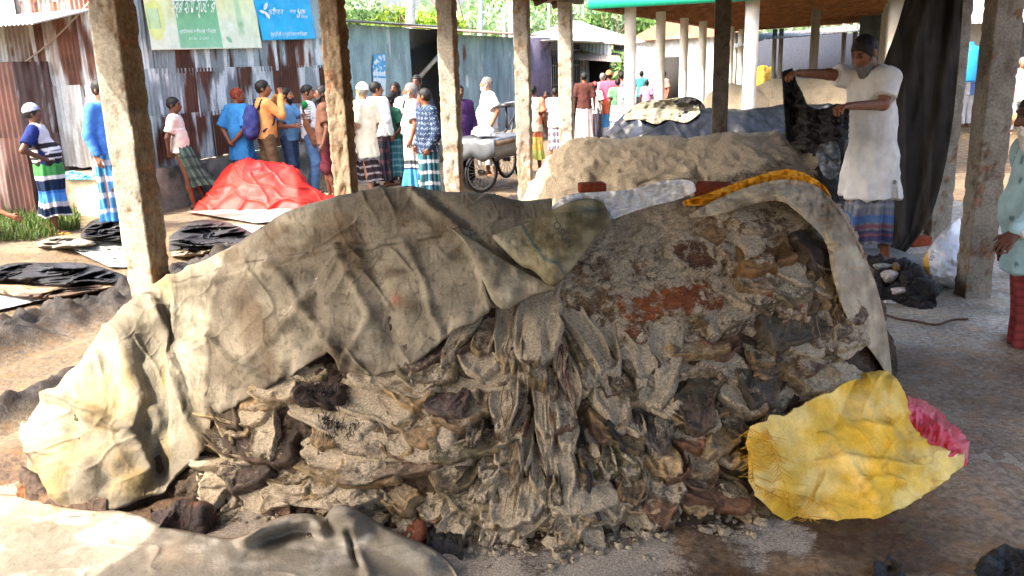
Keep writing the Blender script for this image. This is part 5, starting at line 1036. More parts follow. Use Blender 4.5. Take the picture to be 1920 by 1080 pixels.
V = np.array([[[r * math.cos(a), r * math.sin(a), z_] for a in th] for r, z_ in pr_]) * .9 + [c0[0], c0[1], c0[2] - .3]; g.add(V.reshape(-1, 3), gridF(len(pr_), 16, True), hx('#1f86c8')); tag(build('water_tank', g, PLASTIC), 'bright blue plastic tank at the far right, left of the dark pillar', 'tank')
tb = thing('market_table', 'pale wooden stall table with a sheaf of straw beneath at the right edge', 'table', P(1905, 250, 15)); g = Geo(); c0 = P(1910, 186, 15); g.box(c0, (1.0, .8, .06), hx('#b5aea2')); build('table_top', g, WOOD, tb, False)
for dx in (-.42, .42): g = Geo(); g.box([c0[0] + dx, c0[1] - .3, (c0[2] + ZR) / 2], (.07, .07, c0[2] - ZR), hx('#6a5f50')); build('leg', g, WOOD, tb, False)
g = Geo(); rg = np.random.default_rng(3); b_ = P(1895, 235, 14.6)
for k in range(60): a = rg.uniform(-1.2, 1.2); g.tube(np.array([b_, b_ + [.35 * math.sin(a), rg.normal(0, .05), .22 * math.cos(a)]]), .008, 4, hx('#c2a77a') * rg.uniform(.7, 1.1))
tag(build('straw_sheaf', g, HAIR), 'fanned sheaf of straw under the stall table at the right edge', 'straw')
# ================================================================ trees and poles beyond
def tree(name, label, u, v_top, y, wd, ht, col, seed, n=2600, trunk=True, sz=.16, group='trees beyond the tin roofs'):
    rg = np.random.default_rng(seed); top = P(u, v_top, y); b_ = np.array([top[0], top[1], ZR]); Ht = top[2] - ZR; cz = top[2] - ht / 2
    r_ = thing(name, label, 'tree', b_, group); g = Geo(); t = np.linspace(0, 1, 8); g.tube(b_ + np.stack([.15 * np.sin(t * 3 + seed), 0 * t, t * (cz - ZR)], 1), .16 * (1 - .6 * t), 8, hx('#6a5a48'))
    for k in range(6):
        a = rg.uniform(0, 6.28); p_ = b_ + [0, 0, (cz - ZR) * rg.uniform(.6, .95)]; g.tube(np.array([p_, p_ + [math.cos(a) * wd * .25, math.sin(a) * wd * .25, ht * .2], p_ + [math.cos(a) * wd * .4, math.sin(a) * wd * .4, ht * .45]]), [.07, .045, .02], 6, hx('#6a5a48'))
    build('trunk', g, WOOD, r_)
    ncl = 26; cl = rg.normal(0, 1, (ncl, 3)); cl /= np.linalg.norm(cl, axis=1)[:, None]; cl *= rg.uniform(.35, 1, (ncl, 1)) ** .6; cl = cl * [wd / 2, wd / 2, ht / 2] + [b_[0], b_[1], cz]; cr = rg.uniform(.18, .36, ncl) * wd / 2
    ci = rg.integers(0, ncl, n); d = rg.normal(0, 1, (n, 3)); d /= np.linalg.norm(d, axis=1)[:, None]; p_ = cl[ci] + d * (cr[ci] * rg.uniform(.55, 1.05, n))[:, None]
    a1 = rg.normal(0, 1, (n, 3)); a1 /= np.linalg.norm(a1, axis=1)[:, None]; a2 = np.cross(a1, d + .3 * rg.normal(0, 1, (n, 3))); a2 /= np.linalg.norm(a2, axis=1)[:, None] + 1e-9; s_ = (sz * rg.uniform(.6, 1.3, n))[:, None]
    V = np.stack([p_ - a1 * s_, p_ + a2 * s_ * .45, p_ + a1 * s_, p_ - a2 * s_ * .45], 1).reshape(-1, 3); F = np.arange(4 * n).reshape(-1, 4); tint = rg.uniform(.65, 1.3, ncl)[ci] * rg.uniform(.8, 1.2, n)
    g = Geo(); g.add(V, F, np.repeat(col * tint[:, None], 4, 0)); build('crown', g, LEAFM, r_, False)
LG, MG, HAZEG = hx('#8aa83c'), hx('#6b8f50'), hx('#93ad88')  # the palest green paints distance haze into the leaves
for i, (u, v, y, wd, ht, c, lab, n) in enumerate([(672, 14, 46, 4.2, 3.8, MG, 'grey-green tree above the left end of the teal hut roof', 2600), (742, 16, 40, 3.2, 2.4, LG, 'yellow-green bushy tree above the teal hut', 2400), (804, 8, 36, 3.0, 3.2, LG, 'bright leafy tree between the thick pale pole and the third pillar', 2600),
        (712, -6, 60, 6, 6, HAZEG, 'tall pale hazy tree behind the yellow-green bushy one', 2600), (900, -40, 52, 8, 9, HAZEG, 'hazy tree behind the blue-grey tin shed roof', 3200), (1010, -50, 60, 10, 11, MG * 1.15, 'tall hazy tree behind the hip-roofed house', 3600), (1110, -40, 56, 9, 9, HAZEG, 'hazy tree above the right slope of the hip roof', 3200), (1165, -10, 50, 5, 6, MG, 'tree showing just left of the green shed roof', 2400),
        (950, -20, 75, 9, 10, MG, 'far wooded slope tree left of the hip roof', 2600), (1060, -60, 80, 12, 13, HAZEG, 'farthest tree crown high behind the hip roof', 2800), (1240, 20, 60, 9, 8, MG, 'tree crown behind the rust-red roof', 2400)]):
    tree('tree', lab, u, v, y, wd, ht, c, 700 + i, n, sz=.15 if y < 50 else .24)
g = Geo(); rg = np.random.default_rng(31); n = 42000
x = rg.uniform(-170, 130, n); y = rg.uniform(85, 120, n); z = rg.uniform(-.3, 1, n) * (7.5 + 3 * vn(v3(x / 9, y / 9), 3)) ; p_ = np.stack([x, y, z], 1); a1 = rg.normal(0, 1, (n, 3)); a1 /= np.linalg.norm(a1, axis=1)[:, None]; a2 = np.cross(a1, rg.normal(0, 1, (n, 3))); a2 /= np.linalg.norm(a2, axis=1)[:, None]; s_ = rg.uniform(.5, 1.1, (n, 1))
V = np.stack([p_ - a1 * s_, p_ + a2 * s_ * .6, p_ + a1 * s_, p_ - a2 * s_ * .6], 1).reshape(-1, 3); g.add(V, np.arange(4 * n).reshape(-1, 4), np.repeat(mix(hx('#7f9a70'), hx('#a3b894'), rg.random(n)), 4, 0))  # haze painted into the pale leaf colours
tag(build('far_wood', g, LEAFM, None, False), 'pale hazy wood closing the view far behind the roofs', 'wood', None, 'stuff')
for i, (u, v0, v1, y, r, c, lab) in enumerate([(766, -60, 60, 30, .19, '#b9bdb8', 'thick pale concrete pole rising behind the teal hut'), (899, -60, 120, 30, .10, '#b5c4c8', 'pale blue-grey pole rising through the roof of the blue-grey shed'), (943, 15, 75, 34, .10, '#b0a89c', 'short leaning grey pole left of the fourth pillar'), (957, 5, 80, 36, .14, '#c9c6bc', 'thin white pole just left of the fourth pillar'),
        (1028, -40, 60, 50, .10, '#b9b7a8', 'slim pale tree stem behind the left slope of the hip roof'), (1092, -40, 60, 52, .08, '#b9b7a8', 'slim pale tree stem above the ridge of the hip roof'), (1102, -40, 60, 54, .09, '#b3b2a4', 'slim pale tree stem right of the ridge of the hip roof')]):
    a, b_ = P(u, v0, y), P(u + 3, v1, y) * [1, 1, 0] + [0, 0, ZR]; t = np.linspace(0, 1, 12)[:, None]; g = Geo(); g.tube(b_ * (1 - t) + a * t + .03 * np.sin(t * 9) * [1, 0, 0], r * (1.1 - .35 * t[:, 0]), 10, hx(c)); tag(build('pole', g, STONE), lab, 'pole')
# -- flatbed tricycle cart
ct = thing('cargo_tricycle', 'flatbed cargo tricycle with a grey sheet over its bed and a white bundle on top', 'tricycle', G(np.array(905.), np.array(362.), ZR))
yc = float(G(np.array(903.), np.array(362.), ZR)[1])
IRON, RUB = hx('#3a3836'), hx('#26262a')
def wheel(c, r, ax, parent):
    ax = np.array(ax, float); ax /= np.linalg.norm(ax); a = np.cross(ax, ez); a /= np.linalg.norm(a); b = np.cross(a, ax); th = np.linspace(0, 2 * math.pi, 41)
    circ = lambda rr: np.array(c) + rr * (np.cos(th)[:, None] * a + np.sin(th)[:, None] * b)
    g_ = Geo(); g_.tube(circ(r), .022, 6, RUB, False); w_ = build('wheel', g_, attr_mat('rubber', .8, .2, .1), parent)
    g_ = Geo(); g_.tube(circ(r - .035), .012, 6, hx('#8b8984'), False); build('rim', g_, METAL, w_)
    g_ = Geo(); g_.tube(np.array([np.array(c) - ax * .06, np.array(c) + ax * .06]), .035, 8, IRON)
    for k_ in range(26): t_ = k_ / 26 * 6.283; g_.tube(np.array([np.array(c) + ax * .04 * (-1) ** k_, np.array(c) + (r - .03) * (math.cos(t_) * a + math.sin(t_) * b)]), .004, 3, hx('#77756f'))
    build('spokes', g_, METAL, w_)
wax = np.array([.93, -.36, 0]); fw = np.array([.36, .93, 0])
w1 = P(903, 323, yc + .02); rr = (w1[2] - ZR) - .02; wheel(w1, rr, np.array([.62, -.78, 0]), ct); w2 = P(950, 298, yc + 1.2); wheel(w2, rr, np.array([.85, -.5, 0]), ct)
bc = P(912, 262, yc + .5); g = Geo(); g.box(bc + [0, 0, .0], (.98, 1.25, .07), hx('#6b5a48'), rz=-.45); build('bed', g, WOOD, ct, False)
n = 40; t = np.linspace(-1, 1, n); X_, Y_ = np.meshgrid(t, t); cs, sn = math.cos(-.45), math.sin(-.45); dr = sst(.82, 1.0, np.maximum(np.abs(X_), np.abs(Y_))); lx, ly = np.clip(X_ * 1.15, -1, 1) * .47, np.clip(Y_ * 1.15, -1, 1) * .66
zt_ = .06 + .03 * fbm(v3(X_ * 3, Y_ * 3), 3, 5) - (np.maximum(np.abs(X_), np.abs(Y_)) > .87) * (np.maximum(np.abs(X_), np.abs(Y_)) - .87) * 2.3 + .0; V = np.stack([bc[0] + lx * cs - ly * sn, bc[1] + lx * sn + ly * cs, bc[2] + zt_ + .04 * np.sin(X_ * 9) * (Y_ < -.87)], -1)
g = Geo(); g.add(V.reshape(-1, 3), gridF(n, n), mix(hx('#55585b'), hx('#3f4347'), sst(-.3, .4, fbm(v3(X_ * 2, Y_ * 2), 3, 6))).reshape(-1, 3)); solid(tag(build('cover_sheet', g, PLASTIC), 'grey plastic sheet draped over the bed of the cargo tricycle', 'plastic sheet'), .005)
fr = bc + fw * .9
g = Geo(); g.tube(np.array([bc + fw * .5 + [0, 0, -.1], fr + [0, 0, .1], fr + fw * .5 + [0, 0, .35]]), .02, 8, IRON); g.tube(np.array([fr + [0, 0, .1], fr + [0, 0, .45]]), .02, 8, IRON); g.tube(np.array([fr + [0, 0, -.3], fr + fw * .45 + [0, 0, .42]]), .02, 8, IRON); build('frame', g, METAL, ct)
g = Geo(); h0 = fr + fw * .5 + [0, 0, .45]; th = np.linspace(-1, 1, 9); g.tube(np.array([h0 + wax * .3 * k_ + fw * (-.15 * k_ * k_) + [0, 0, .06 * (1 - k_ * k_)] for k_ in th]), .016, 7, hx('#77787a')); build('handlebar', g, METAL, ct)
g = Geo(); g.box(fr + [0, 0, .48], (.16, .26, .06), IRON, rz=-.4); build('saddle', g, METAL, ct, False); wheel(fr + fw * .62 + [0, 0, ZR + rr - fr[2]], rr, wax, ct)
HB = Mound([(884, 250), (890, 240), (905, 235), (922, 240), (930, 252)], [(884, 253), (905, 256), (930, 254)], [(884, .02), (905, .25), (930, .02)], .2, float(bc[2] + .10), 2, .5, .02, 6, 71)
simple_mound('white_bundle', 'white plastic bundle on the bed of the cargo tricycle', 'bundle', HB, PLASTIC, lambda u, v, Q: .02 * ridged(Q * 9, 2, 271), lambda u, v, Q, n: (hx('#a9abac') * np.ones(u.shape + (1,)), 0), 50, 24, 8, .0)
# ================================================================ people
class Field:                    # a signed distance field on a small grid, turned into one continuous surface
    def __init__(s, lo, hi, h):
        s.lo = np.array(lo, float); s.h = h; s.n = np.ceil((np.array(hi) - s.lo) / h).astype(int) + 1; s.D = np.full(s.n, .25)
    def sub(s, lo, hi):
        a = np.clip(((np.asarray(lo) - s.lo) / s.h).astype(int), 0, s.n); b = np.clip(np.ceil((np.asarray(hi) - s.lo) / s.h).astype(int) + 1, 0, s.n)
        sl_ = tuple(slice(x, y) for x, y in zip(a, b)); g = np.meshgrid(*[s.lo[k] + s.h * np.arange(a[k], b[k]) for k in range(3)], indexing='ij'); return sl_, np.stack(g, -1)
    def put(s, sl_, d, k, cut=False):
        o = s.D[sl_]
        if cut: s.D[sl_] = np.maximum(o, -d); return
        if k > 0: h = np.clip(.5 + .5 * (o - d) / k, 0, 1); s.D[sl_] = o * (1 - h) + d * h - k * h * (1 - h)
        else: s.D[sl_] = np.minimum(o, d)
    def caps(s, a, b, ra, rb=None, k=.02, sy=1.0, cut=False):
        a, b = np.array(a, float), np.array(b, float); rb = ra if rb is None else rb; m = max(ra, rb) * max(1, 1 / sy) + .045; sl_, p = s.sub(np.minimum(a, b) - m, np.maximum(a, b) + m)
        if p.size == 0: return s
        sc = np.array([1, 1 / sy, 1.0]); pa = (p - a) * sc; ba = (b - a) * sc; t = np.clip(pa @ ba / (ba @ ba + 1e-12), 0, 1); s.put(sl_, (np.linalg.norm(pa - t[..., None] * ba, axis=-1) - ra - (rb - ra) * t) * min(1, sy), k, cut); return s
    def ell(s, c, r, k=.02, R=None, cut=False):
        c, r = np.array(c, float), np.array(r, float); m = r.max() + .045; sl_, p = s.sub(c - m, c + m)
        if p.size == 0: return s
        q_ = (p - c) @ R if R is not None else p - c; k0 = np.linalg.norm(q_ / r, axis=-1); k1 = np.linalg.norm(q_ / (r * r), axis=-1); s.put(sl_, np.where(k1 > 1e-9, k0 * (k0 - 1) / (k1 + 1e-9), -r.min()), k, cut); return s
    def plane(s, n_, d_):       # keep the side where p.n <= d
        _, p = s.sub(s.lo, s.lo + s.h * (s.n - 1)); s.D = np.maximum(s.D, p[:s.n[0], :s.n[1], :s.n[2]] @ np.array(n_, float) - d_); return s
    def mesh(s):
        D = s.D; D[0] = D[-1] = .1; D[:, 0] = D[:, -1] = .1; D[:, :, 0] = D[:, :, -1] = .1
        S_ = D < 0; n = np.array(D.shape) - 1; acc = np.zeros((*n, 3)); cnt = np.zeros(tuple(n))
        for ax in range(3):
            o1, o2 = [k for k in range(3) if k != ax]
            for i in (0, 1):
                for j in (0, 1):
                    s0 = [slice(0, n[k]) for k in range(3)]; s0[o1] = slice(i, n[o1] + i); s0[o2] = slice(j, n[o2] + j); s1 = list(s0); s1[ax] = slice(1, n[ax] + 1)
                    d0, d1 = D[tuple(s0)], D[tuple(s1)]; m = (d0 < 0) != (d1 < 0); t = np.where(m, d0 / np.where(m, d0 - d1, 1), 0)
                    acc[..., ax] += np.where(m, t, 0); acc[..., o1] += i * m; acc[..., o2] += j * m; cnt += m
        act = cnt > 0; idx = np.full(tuple(n), -1); idx[act] = np.arange(act.sum()); V = s.lo + s.h * (np.argwhere(act) + acc[act] / cnt[act][:, None]); F = []
        for ax in range(3):
            o1, o2 = [(1, 2), (2, 0), (0, 1)][ax]; s0 = [slice(1, -1)] * 3; s0[ax] = slice(0, n[ax]); s1 = list(s0); s1[ax] = slice(1, n[ax] + 1); a = S_[tuple(s0)]; b = S_[tuple(s1)]
            for m, fl in ((a & ~b, False), (~a & b, True)):
                e = np.argwhere(m); 
                if not len(e): continue
                off = np.zeros(3, int); off[[k for k in range(3) if k != ax]] = 1; e = e + off; c_ = []
                for i, j in ((-1, -1), (0, -1), (0, 0), (-1, 0)): q_ = e.copy(); q_[:, o1] += i; q_[:, o2] += j; c_.append(idx[q_[:, 0], q_[:, 1], q_[:, 2]])
                f = np.stack(c_, 1); F.append(f[:, ::-1] if fl else f)
        return V, np.concatenate(F)
def vnorm(V, F):
    n = np.zeros_like(V); fn = np.cross(V[F[:, 2]] - V[F[:, 0]], V[F[:, 3]] - V[F[:, 1]])
    for k in range(4): np.add.at(n, F[:, k], fn)
    return n / (np.linalg.norm(n, axis=1)[:, None] + 1e-12)
def rot(yaw, pitch, roll=0.0):
    a, b, c = R_(yaw), R_(pitch), R_(roll); return np.array(Matrix.Rotation(a, 3, 'Z') @ Matrix.Rotation(-b, 3, 'X') @ Matrix.Rotation(c, 3, 'Y'))
SKN = dict(mid=hx('#7a4f37'), dark=hx('#5a3828'), fair=hx('#94654a'))
BLACKH, GREYH, WHITEH, HENNA = hx('#0e0c0b'), hx('#6b6864'), hx('#c9c4ba'), hx('#7a2f16')
PEOPLE = {}
def person(label, uf, vf, vh, face, H=None, zg=ROADZ, pos=None, group='people at the hide market', skin='mid', hair=BLACKH, hairlen=0.0, beard=None, beardlen=.03, cap=None, arms=(None, None, None, None), px=None, palm=(None, None), lean=(0, 0), head=(0, 0, 0),
           belly=0.0, stride=.04, drop=0.0, knees=None, feet=None, shirt=None, hem=.80, sleeve='short', loose=.018, flare=.0, lower='lungi', lowc=None, lhem=.20, h=.0135, bald=False, shoes=None, slit=False, curl=25, build_=1.0):
    """feet at picture place (uf, vf) on the ground, crown at vh; face: 0 to the camera, 90 to the right, 180 away. Lengths are for a 1.7 m figure, then scaled."""
    b_ = G(np.array(uf * 1.), np.array(vf * 1.), zg) if pos is None else np.array(pos, float)
    if H is None:
        zz = np.linspace(.8, 2.4, 400); H = zz[np.argmin(np.abs(proj(b_ + zz[:, None] * ez)[1] - vh))] / (1 - drop / 1.7)
    sc = H / 1.7; a = R_(face); fwd = np.array([math.sin(a), -math.cos(a), 0]); rt = np.array([fwd[1], -fwd[0], 0]); M = np.stack([rt, fwd, ez], 0) * sc
    toL = lambda w_: np.linalg.solve(M.T, np.asarray(w_) - b_)
    L = np.array
    up_ = L([lean[0], lean[1], -drop]); c_lean = lambda z_: L([lean[0] * np.clip((z_ - .9) / .5, 0, 1.4), lean[1] * np.clip((z_ - .9) / .5, 0, 1.4), -drop])
    pel = L([0, 0, .93]) + c_lean(.9); bel = L([0, .012 + belly * .4, 1.08]) + c_lean(1.08); che = L([0, 0, 1.27]) + c_lean(1.27); nek = L([0, -.005, 1.43]) + c_lean(1.43); HC = L([0, .02, 1.595]) + c_lean(1.5); piv = L([0, 0, 1.47]) + c_lean(1.47)
    Rh = rot(*head); hp = lambda q_: piv + Rh @ (L(q_) + HC - piv)         # head-local to body
    sh = [L([sg * .165 * build_, -.005, 1.385]) + c_lean(1.385) for sg in (-1, 1)]
    el = [L([sg * .225 * build_, -.03, 1.11]) + c_lean(1.11) for sg in (-1, 1)]; wr = [L([sg * .235 * build_, .05, .875]) + c_lean(.875) for sg in (-1, 1)]
    for k in (0, 1):
        if arms[2 * k] is not None: el[k] = L(arms[2 * k]) + L([0, 0, -drop])
        if arms[2 * k + 1] is not None: wr[k] = L(arms[2 * k + 1]) + L([0, 0, -drop])
    if px:                       # hands and elbows given as places in the picture: name -> (u, v, metres nearer the camera than the figure)
        for key, (u_, v_, dn) in px.items(): (el if key[1] == 'e' else wr)['lr'.index(key[0])] = toL(P(np.array(u_ * 1.), np.array(v_ * 1.), b_[1] - dn))
    hip = [L([sg * .085, 0, .90 - drop]) for sg in (-1, 1)]; kn = knees or [[sg * .10, .03 + sg * stride * .6, .49 * (1 - drop * .3)] for sg in (-1, 1)]; ft = feet or [[sg * .11, -.03 + sg * stride, .075] for sg in (-1, 1)]
    kn = [L(k) for k in kn]; ft = [L(k) for k in ft]
    pts = np.array([pel, che, HC + [0, 0, .2], *sh, *el, *wr, *kn, *ft]); lo = pts.min(0) - [.26, .26, .26]; hi = pts.max(0) + [.26, .26, .16]; lo[2] = max(lo[2], -.04)
    f = Field(lo, hi, h); B_ = build_
    f.ell(che, (.165 * B_, .108, .20), 0); f.ell(bel, (.148 * B_, .105 + belly, .17), .05); f.ell(pel, (.155 * B_, .112, .12), .05); f.caps(sh[0], sh[1], .058, k=.05); f.caps(che + [0, -.02, .1], nek, .075, .054, .03); f.caps(nek, hp((0, -.02, -.06)), .053, .05, .02)
    f.ell(hp((0, -.012, .015)), (.074, .094, .098), .015, Rh); f.ell(hp((0, .030, -.062)), (.054, .060, .058), .03, Rh); f.ell(hp((0, .055, -.02)), (.055, .045, .06), .03, Rh)
    f.caps(hp((0, .088, .012)), hp((0, .108, -.026)), .010, .016, .012); f.ell(hp((0, .082, .032)), (.048, .014, .010), .012, Rh)
    for sg in (-1, 1): f.ell(hp((sg * .075, -.012, -.005)), (.011, .022, .032), .006, Rh); f.ell(hp((sg * .028, .094, .014)), (.016, .012, .010), 0, Rh, True)
    f.ell(hp((0, .088, -.058)), (.024, .010, .010), .008, Rh)
    hands = []
    for k, sg in ((0, -1), (1, 1)):
        f.caps(sh[k], el[k], .052 * B_, .041, .03); f.caps(el[k], wr[k], .041, .027, .02)
        d = wr[k] - el[k]; d /= np.linalg.norm(d); n_ = L(palm[k]) if palm[k] is not None else L([-sg * 1.0, .15, 0]); n_ = n_ - d * (n_ @ d); n_ /= np.linalg.norm(n_) + 1e-9; s_ = np.cross(d, n_); hands.append((wr[k], d, n_, s_))
        if s_[1] < 0: s_ = -s_           # towards the thumb (front)
        for o_ in (-.024, 0, .024): f.caps(wr[k] + d * .005 + s_ * o_ * .6, wr[k] + d * .075 + s_ * o_, .016, .014, .012)
        c1 = R_(curl)
        for o_, ln in ((.032, .038), (.011, .044), (-.011, .041), (-.032, .032)):
            q0 = wr[k] + d * .08 + s_ * o_; q1 = q0 + (d * math.cos(c1) + n_ * math.sin(c1)) * ln; q2 = q1 + (d * math.cos(2.2 * c1) + n_ * math.sin(2.2 * c1)) * ln * .85; f.caps(q0, q1, .0095, .0085, .003); f.caps(q1, q2, .0085, .0072, .003)
        q0 = wr[k] + d * .025 + s_ * .022; q1 = q0 + d * .032 + s_ * .030 + n_ * .012; f.caps(q0, q1, .012, .0105, .008); f.caps(q1, q1 + d * .032 + s_ * .008 + n_ * .008, .0105, .008, .003)
        f.caps(hip[k], kn[k], .078 * B_, .054, .03); f.caps(kn[k], kn[k] * .6 + ft[k] * .4 + [0, -.015, 0], .052, .054, .02); f.caps(kn[k] * .6 + ft[k] * .4 + [0, -.012, 0], ft[k], .05, .034, .02)
        f.caps(ft[k] + [0, -.03, -.038], ft[k] + [sg * .02, .13, -.052], .034, .024, .02); f.caps(ft[k] + [sg * .02, .13, -.052], ft[k] + [sg * .028, .165, -.056], .03, .018, .01)
    V, F = f.mesh(); ql = (V - piv) @ Rh + piv - HC
    sk = SKN[skin]; C = mix(sk * .92, sk * 1.08, sst(-.4, .4, fbm(V * 12, 2, 3)))
    for sg in (-1, 1):
        dx, dz = (ql[:, 0] - sg * .029) / .017, (ql[:, 2] - .013) / .008; fr_ = ql[:, 1] > .05; C = mix(C, hx('#1a1210'), .9 * fr_ * np.exp(-(dx ** 2 + dz ** 2) ** 2)); C = mix(C, hair * .8, .85 * fr_ * np.exp(-((ql[:, 0] - sg * .03) / .022) ** 4 - ((ql[:, 2] - .035) / .007) ** 4))
    C = mix(C, hx('#5a2a24'), .6 * (ql[:, 1] > .06) * np.exp(-(ql[:, 0] / .024) ** 4 - ((ql[:, 2] + .058) / .009) ** 4))
    root = thing('person', label, 'person', b_, group); W_ = lambda Q_: b_ + np.asarray(Q_) @ M
    def part(nm, V_, F_, C_, m_):
        if m_ is CLOTH: C_ = np.broadcast_to(C_, (len(V_), 3)); C_ = mix(C_, (C_ @ np.array([.3, .6, .1]))[:, None] * np.ones(3), .20 * np.ones(len(V_)))
        return build(nm, (W_(V_), [F_], np.concatenate([np.broadcast_to(C_, (len(V_), 3)), np.zeros((len(V_), 1))], 1)), m_, root)
    part('body', V, F, C, SKIN)
    # hair, beard, cap
    if hair is not None and not bald:
        f2 = Field(HC - .2 + 0 * L([1., 1, 1]), HC + .2, min(h, .011)); f2.ell(hp((0, -.016, .022)), (.083, .102, .103), 0, Rh)
        if hairlen: f2.ell(hp((0, -.05, -.05)), (.085, .062, .085 + hairlen), .02, Rh)
        f2.ell(hp((0, .105, -.055)), (.095, .105, .118), 0, Rh, True); f2.plane(Rh @ L([0, .25, -1.0]), (Rh @ L([0, .25, -1.0])) @ hp((0, 0, -.075 - hairlen)))
        try:
            V2, F2 = f2.mesh(); n2 = vnorm(V2, F2); part('hair', V2 + n2 * (.006 * fbm(V2 * 45, 2, 5))[:, None], F2, hair, HAIR)
        except ValueError: pass
    if beard is not None:
        f2 = Field(HC - L([.16, .16, .32]), HC + L([.16, .2, .1]), min(h, .011)); f2.ell(hp((0, .040, -.075)), (.062, .066, .050), 0, Rh); f2.ell(hp((0, .058, -.095 - beardlen * .5)), (.046, .040, .035 + beardlen), .02, Rh); f2.ell(hp((0, .095, -.047)), (.034, .014, .008), .006, Rh)
        for sg in (-1, 1): f2.caps(hp((sg * .066, .01, -.02)), hp((sg * .058, .04, -.07)), .013, .018, .015)
        f2.ell(hp((0, .108, -.060)), (.022, .016, .006), 0, Rh, True)
        V2, F2 = f2.mesh(); n2 = vnorm(V2, F2); part('beard', V2 + n2 * (.007 * fbm(V2 * 50, 2, 6))[:, None], F2, beard, HAIR)
    if cap is not None:
        f2 = Field(HC - .2, HC + .22, min(h, .011)); f2.ell(hp((0, -.016, .035)), (.089, .108, .108), 0, Rh); n0 = Rh @ L([0, .12, -1.0]); f2.plane(n0, n0 @ hp((0, 0, .030)))
        V2, F2 = f2.mesh(); part('cap', V2, F2, cap(V2) if callable(cap) else cap, CLOTH)
    # shirt
    if shirt is not None:
        hm = hem - (drop if hem > .7 else 0); f2 = Field(lo, hi, h); lf = loose
        f2.ell(che, (.165 * B_ + lf, .108 + lf, .215), 0); f2.ell(bel, (.150 * B_ + lf, .108 + belly + lf, .19), .06); f2.caps(sh[0] + [.01, 0, 0], sh[1] - [.01, 0, 0], .062 + lf * .6, k=.05, sy=1.0)
        f2.caps(bel * [1, .6, 1], L([0, belly * .25, hm - .05]) + c_lean(hm) * [1, 1, 0], .142 * B_ + lf, .165 * B_ + lf + flare, .05, .80)
        for k, sg in ((0, -1), (1, 1)):
            t_ = {'short': .72, 'elbow': .98, 'long': 1, 'none': 0.02}[sleeve]; e_ = sh[k] + (el[k] - sh[k]) * t_
            f2.caps(sh[k], e_, .057 * B_ + lf * .7, .053 * B_ + lf * (1.1 if sleeve != 'long' else .6), .03)
            if sleeve == 'long': f2.caps(el[k], el[k] + (wr[k] - el[k]) * .93, .047 + lf * .6, .036 + lf * .4, .02)
            if sleeve in ('short', 'elbow'): d_ = (el[k] - sh[k]) / np.linalg.norm(el[k] - sh[k]); _s, p_ = f2.sub(e_ - .13, e_ + .13); f2.D[_s] = np.where(np.linalg.norm(p_ - e_, axis=-1) < .11, np.maximum(f2.D[_s], (p_ - e_) @ d_), f2.D[_s])
        f2.plane((0, 0, -1), -hm); f2.ell(hp((0, .01, -.02)), (.082, .10, .13), 0, None, True); f2.caps(nek + [0, .02, .0], nek + [0, .03, .12], .062, .07, 0, cut=True)
        if slit: f2.ell(L([0, 0, hm - .02]), (.5, .022, .16), 0, None, True)
        V2, F2 = f2.mesh(); n2 = vnorm(V2, F2); lo2 = np.clip((1.4 - drop - V2[:, 2]) * 1.6, .3, 1.2)
        fold = (.026 if flare > .04 else .012) * lo2 * ridged(V2 * v3(9, 9, 3.2) + label.__len__(), 2, 17) + .007 * fbm(V2 * 17, 2, 18) + .012 * np.clip(lo2 - .6, 0, 1) * np.sin(np.arctan2(V2[:, 1], V2[:, 0]) * 9 + 4 * V2[:, 2])
        part('shirt', V2 + n2 * fold[:, None] * (.85 if flare > .04 else min(1, lf / .02 + .2)), F2, shirt(V2 - L([0, 0, -drop])) if callable(shirt) else shirt, CLOTH)
    # lower garment
    if lower == 'lungi':
        nz, nt_ = 60, 120; th = np.linspace(0, 2 * math.pi, nt_, endpoint=False); z = np.linspace(1.02 - drop, lhem, nz); t = (z[0] - z) / (z[0] - z[-1]); mid = (ft[0] + ft[1]) / 2; spread = abs(ft[0][1] - ft[1][1]) / 2; spx = abs(ft[0][0] - ft[1][0]) / 2
        rx = np.interp(t, [0, .22, .6, 1], [.150, .178, .175, .13 + spx * .55]) * B_; ry = np.interp(t, [0, .22, .6, 1], [.118 + belly * .7, .135 + belly * .4, .135, .125 + spread * .8]); cx = pel[0] + (mid[0] - pel[0]) * t; cy = pel[1] + belly * .2 * (1 - t) + (mid[1] + .03 - pel[1]) * t
        nsd = len(label); amp = (.03 * t ** .8 + .006)[:, None]; tw = 1.1 * t[:, None]; fo = .5 * np.sin(7 * th[None] + 2 * tw + nsd) + .35 * np.sin(13 * th[None] - 3 * tw + nsd * 2) + .5 * fbm(v3(np.cos(th)[None] * 2.2, np.sin(th)[None] * 2.2, t[:, None] * 1.6 + nsd), 3, nsd)
        fo += 1.6 * np.exp(-((th[None] - math.pi / 2 - .25 * np.sin(t[:, None] * 3)) / .16) ** 2)
        r = 1 + amp * fo / .14 * .9; V2 = np.stack([cx[:, None] + rx[:, None] * np.cos(th)[None] * r, cy[:, None] + ry[:, None] * np.sin(th)[None] * r, np.broadcast_to(z[:, None], r.shape) + .015 * np.sin(3 * th)[None] * t[:, None]], -1).reshape(-1, 3)
        C2 = lowc(np.tile(th, nz), np.repeat(t, nt_)) if callable(lowc) else np.broadcast_to(lowc, V2.shape); ld = part('lungi', V2, gridF(nz, nt_, True), C2, CLOTH); solid(ld, .006)
    elif lower == 'trousers':
        f2 = Field(lo, hi, h); f2.ell(pel + [0, 0, .01], (.165 * B_, .122 + belly * .3, .125), 0)
        for k in (0, 1): f2.caps(hip[k], kn[k], .098 * B_, .074, .04); f2.caps(kn[k], ft[k] + [0, 0, .02], .074, .062, .03)
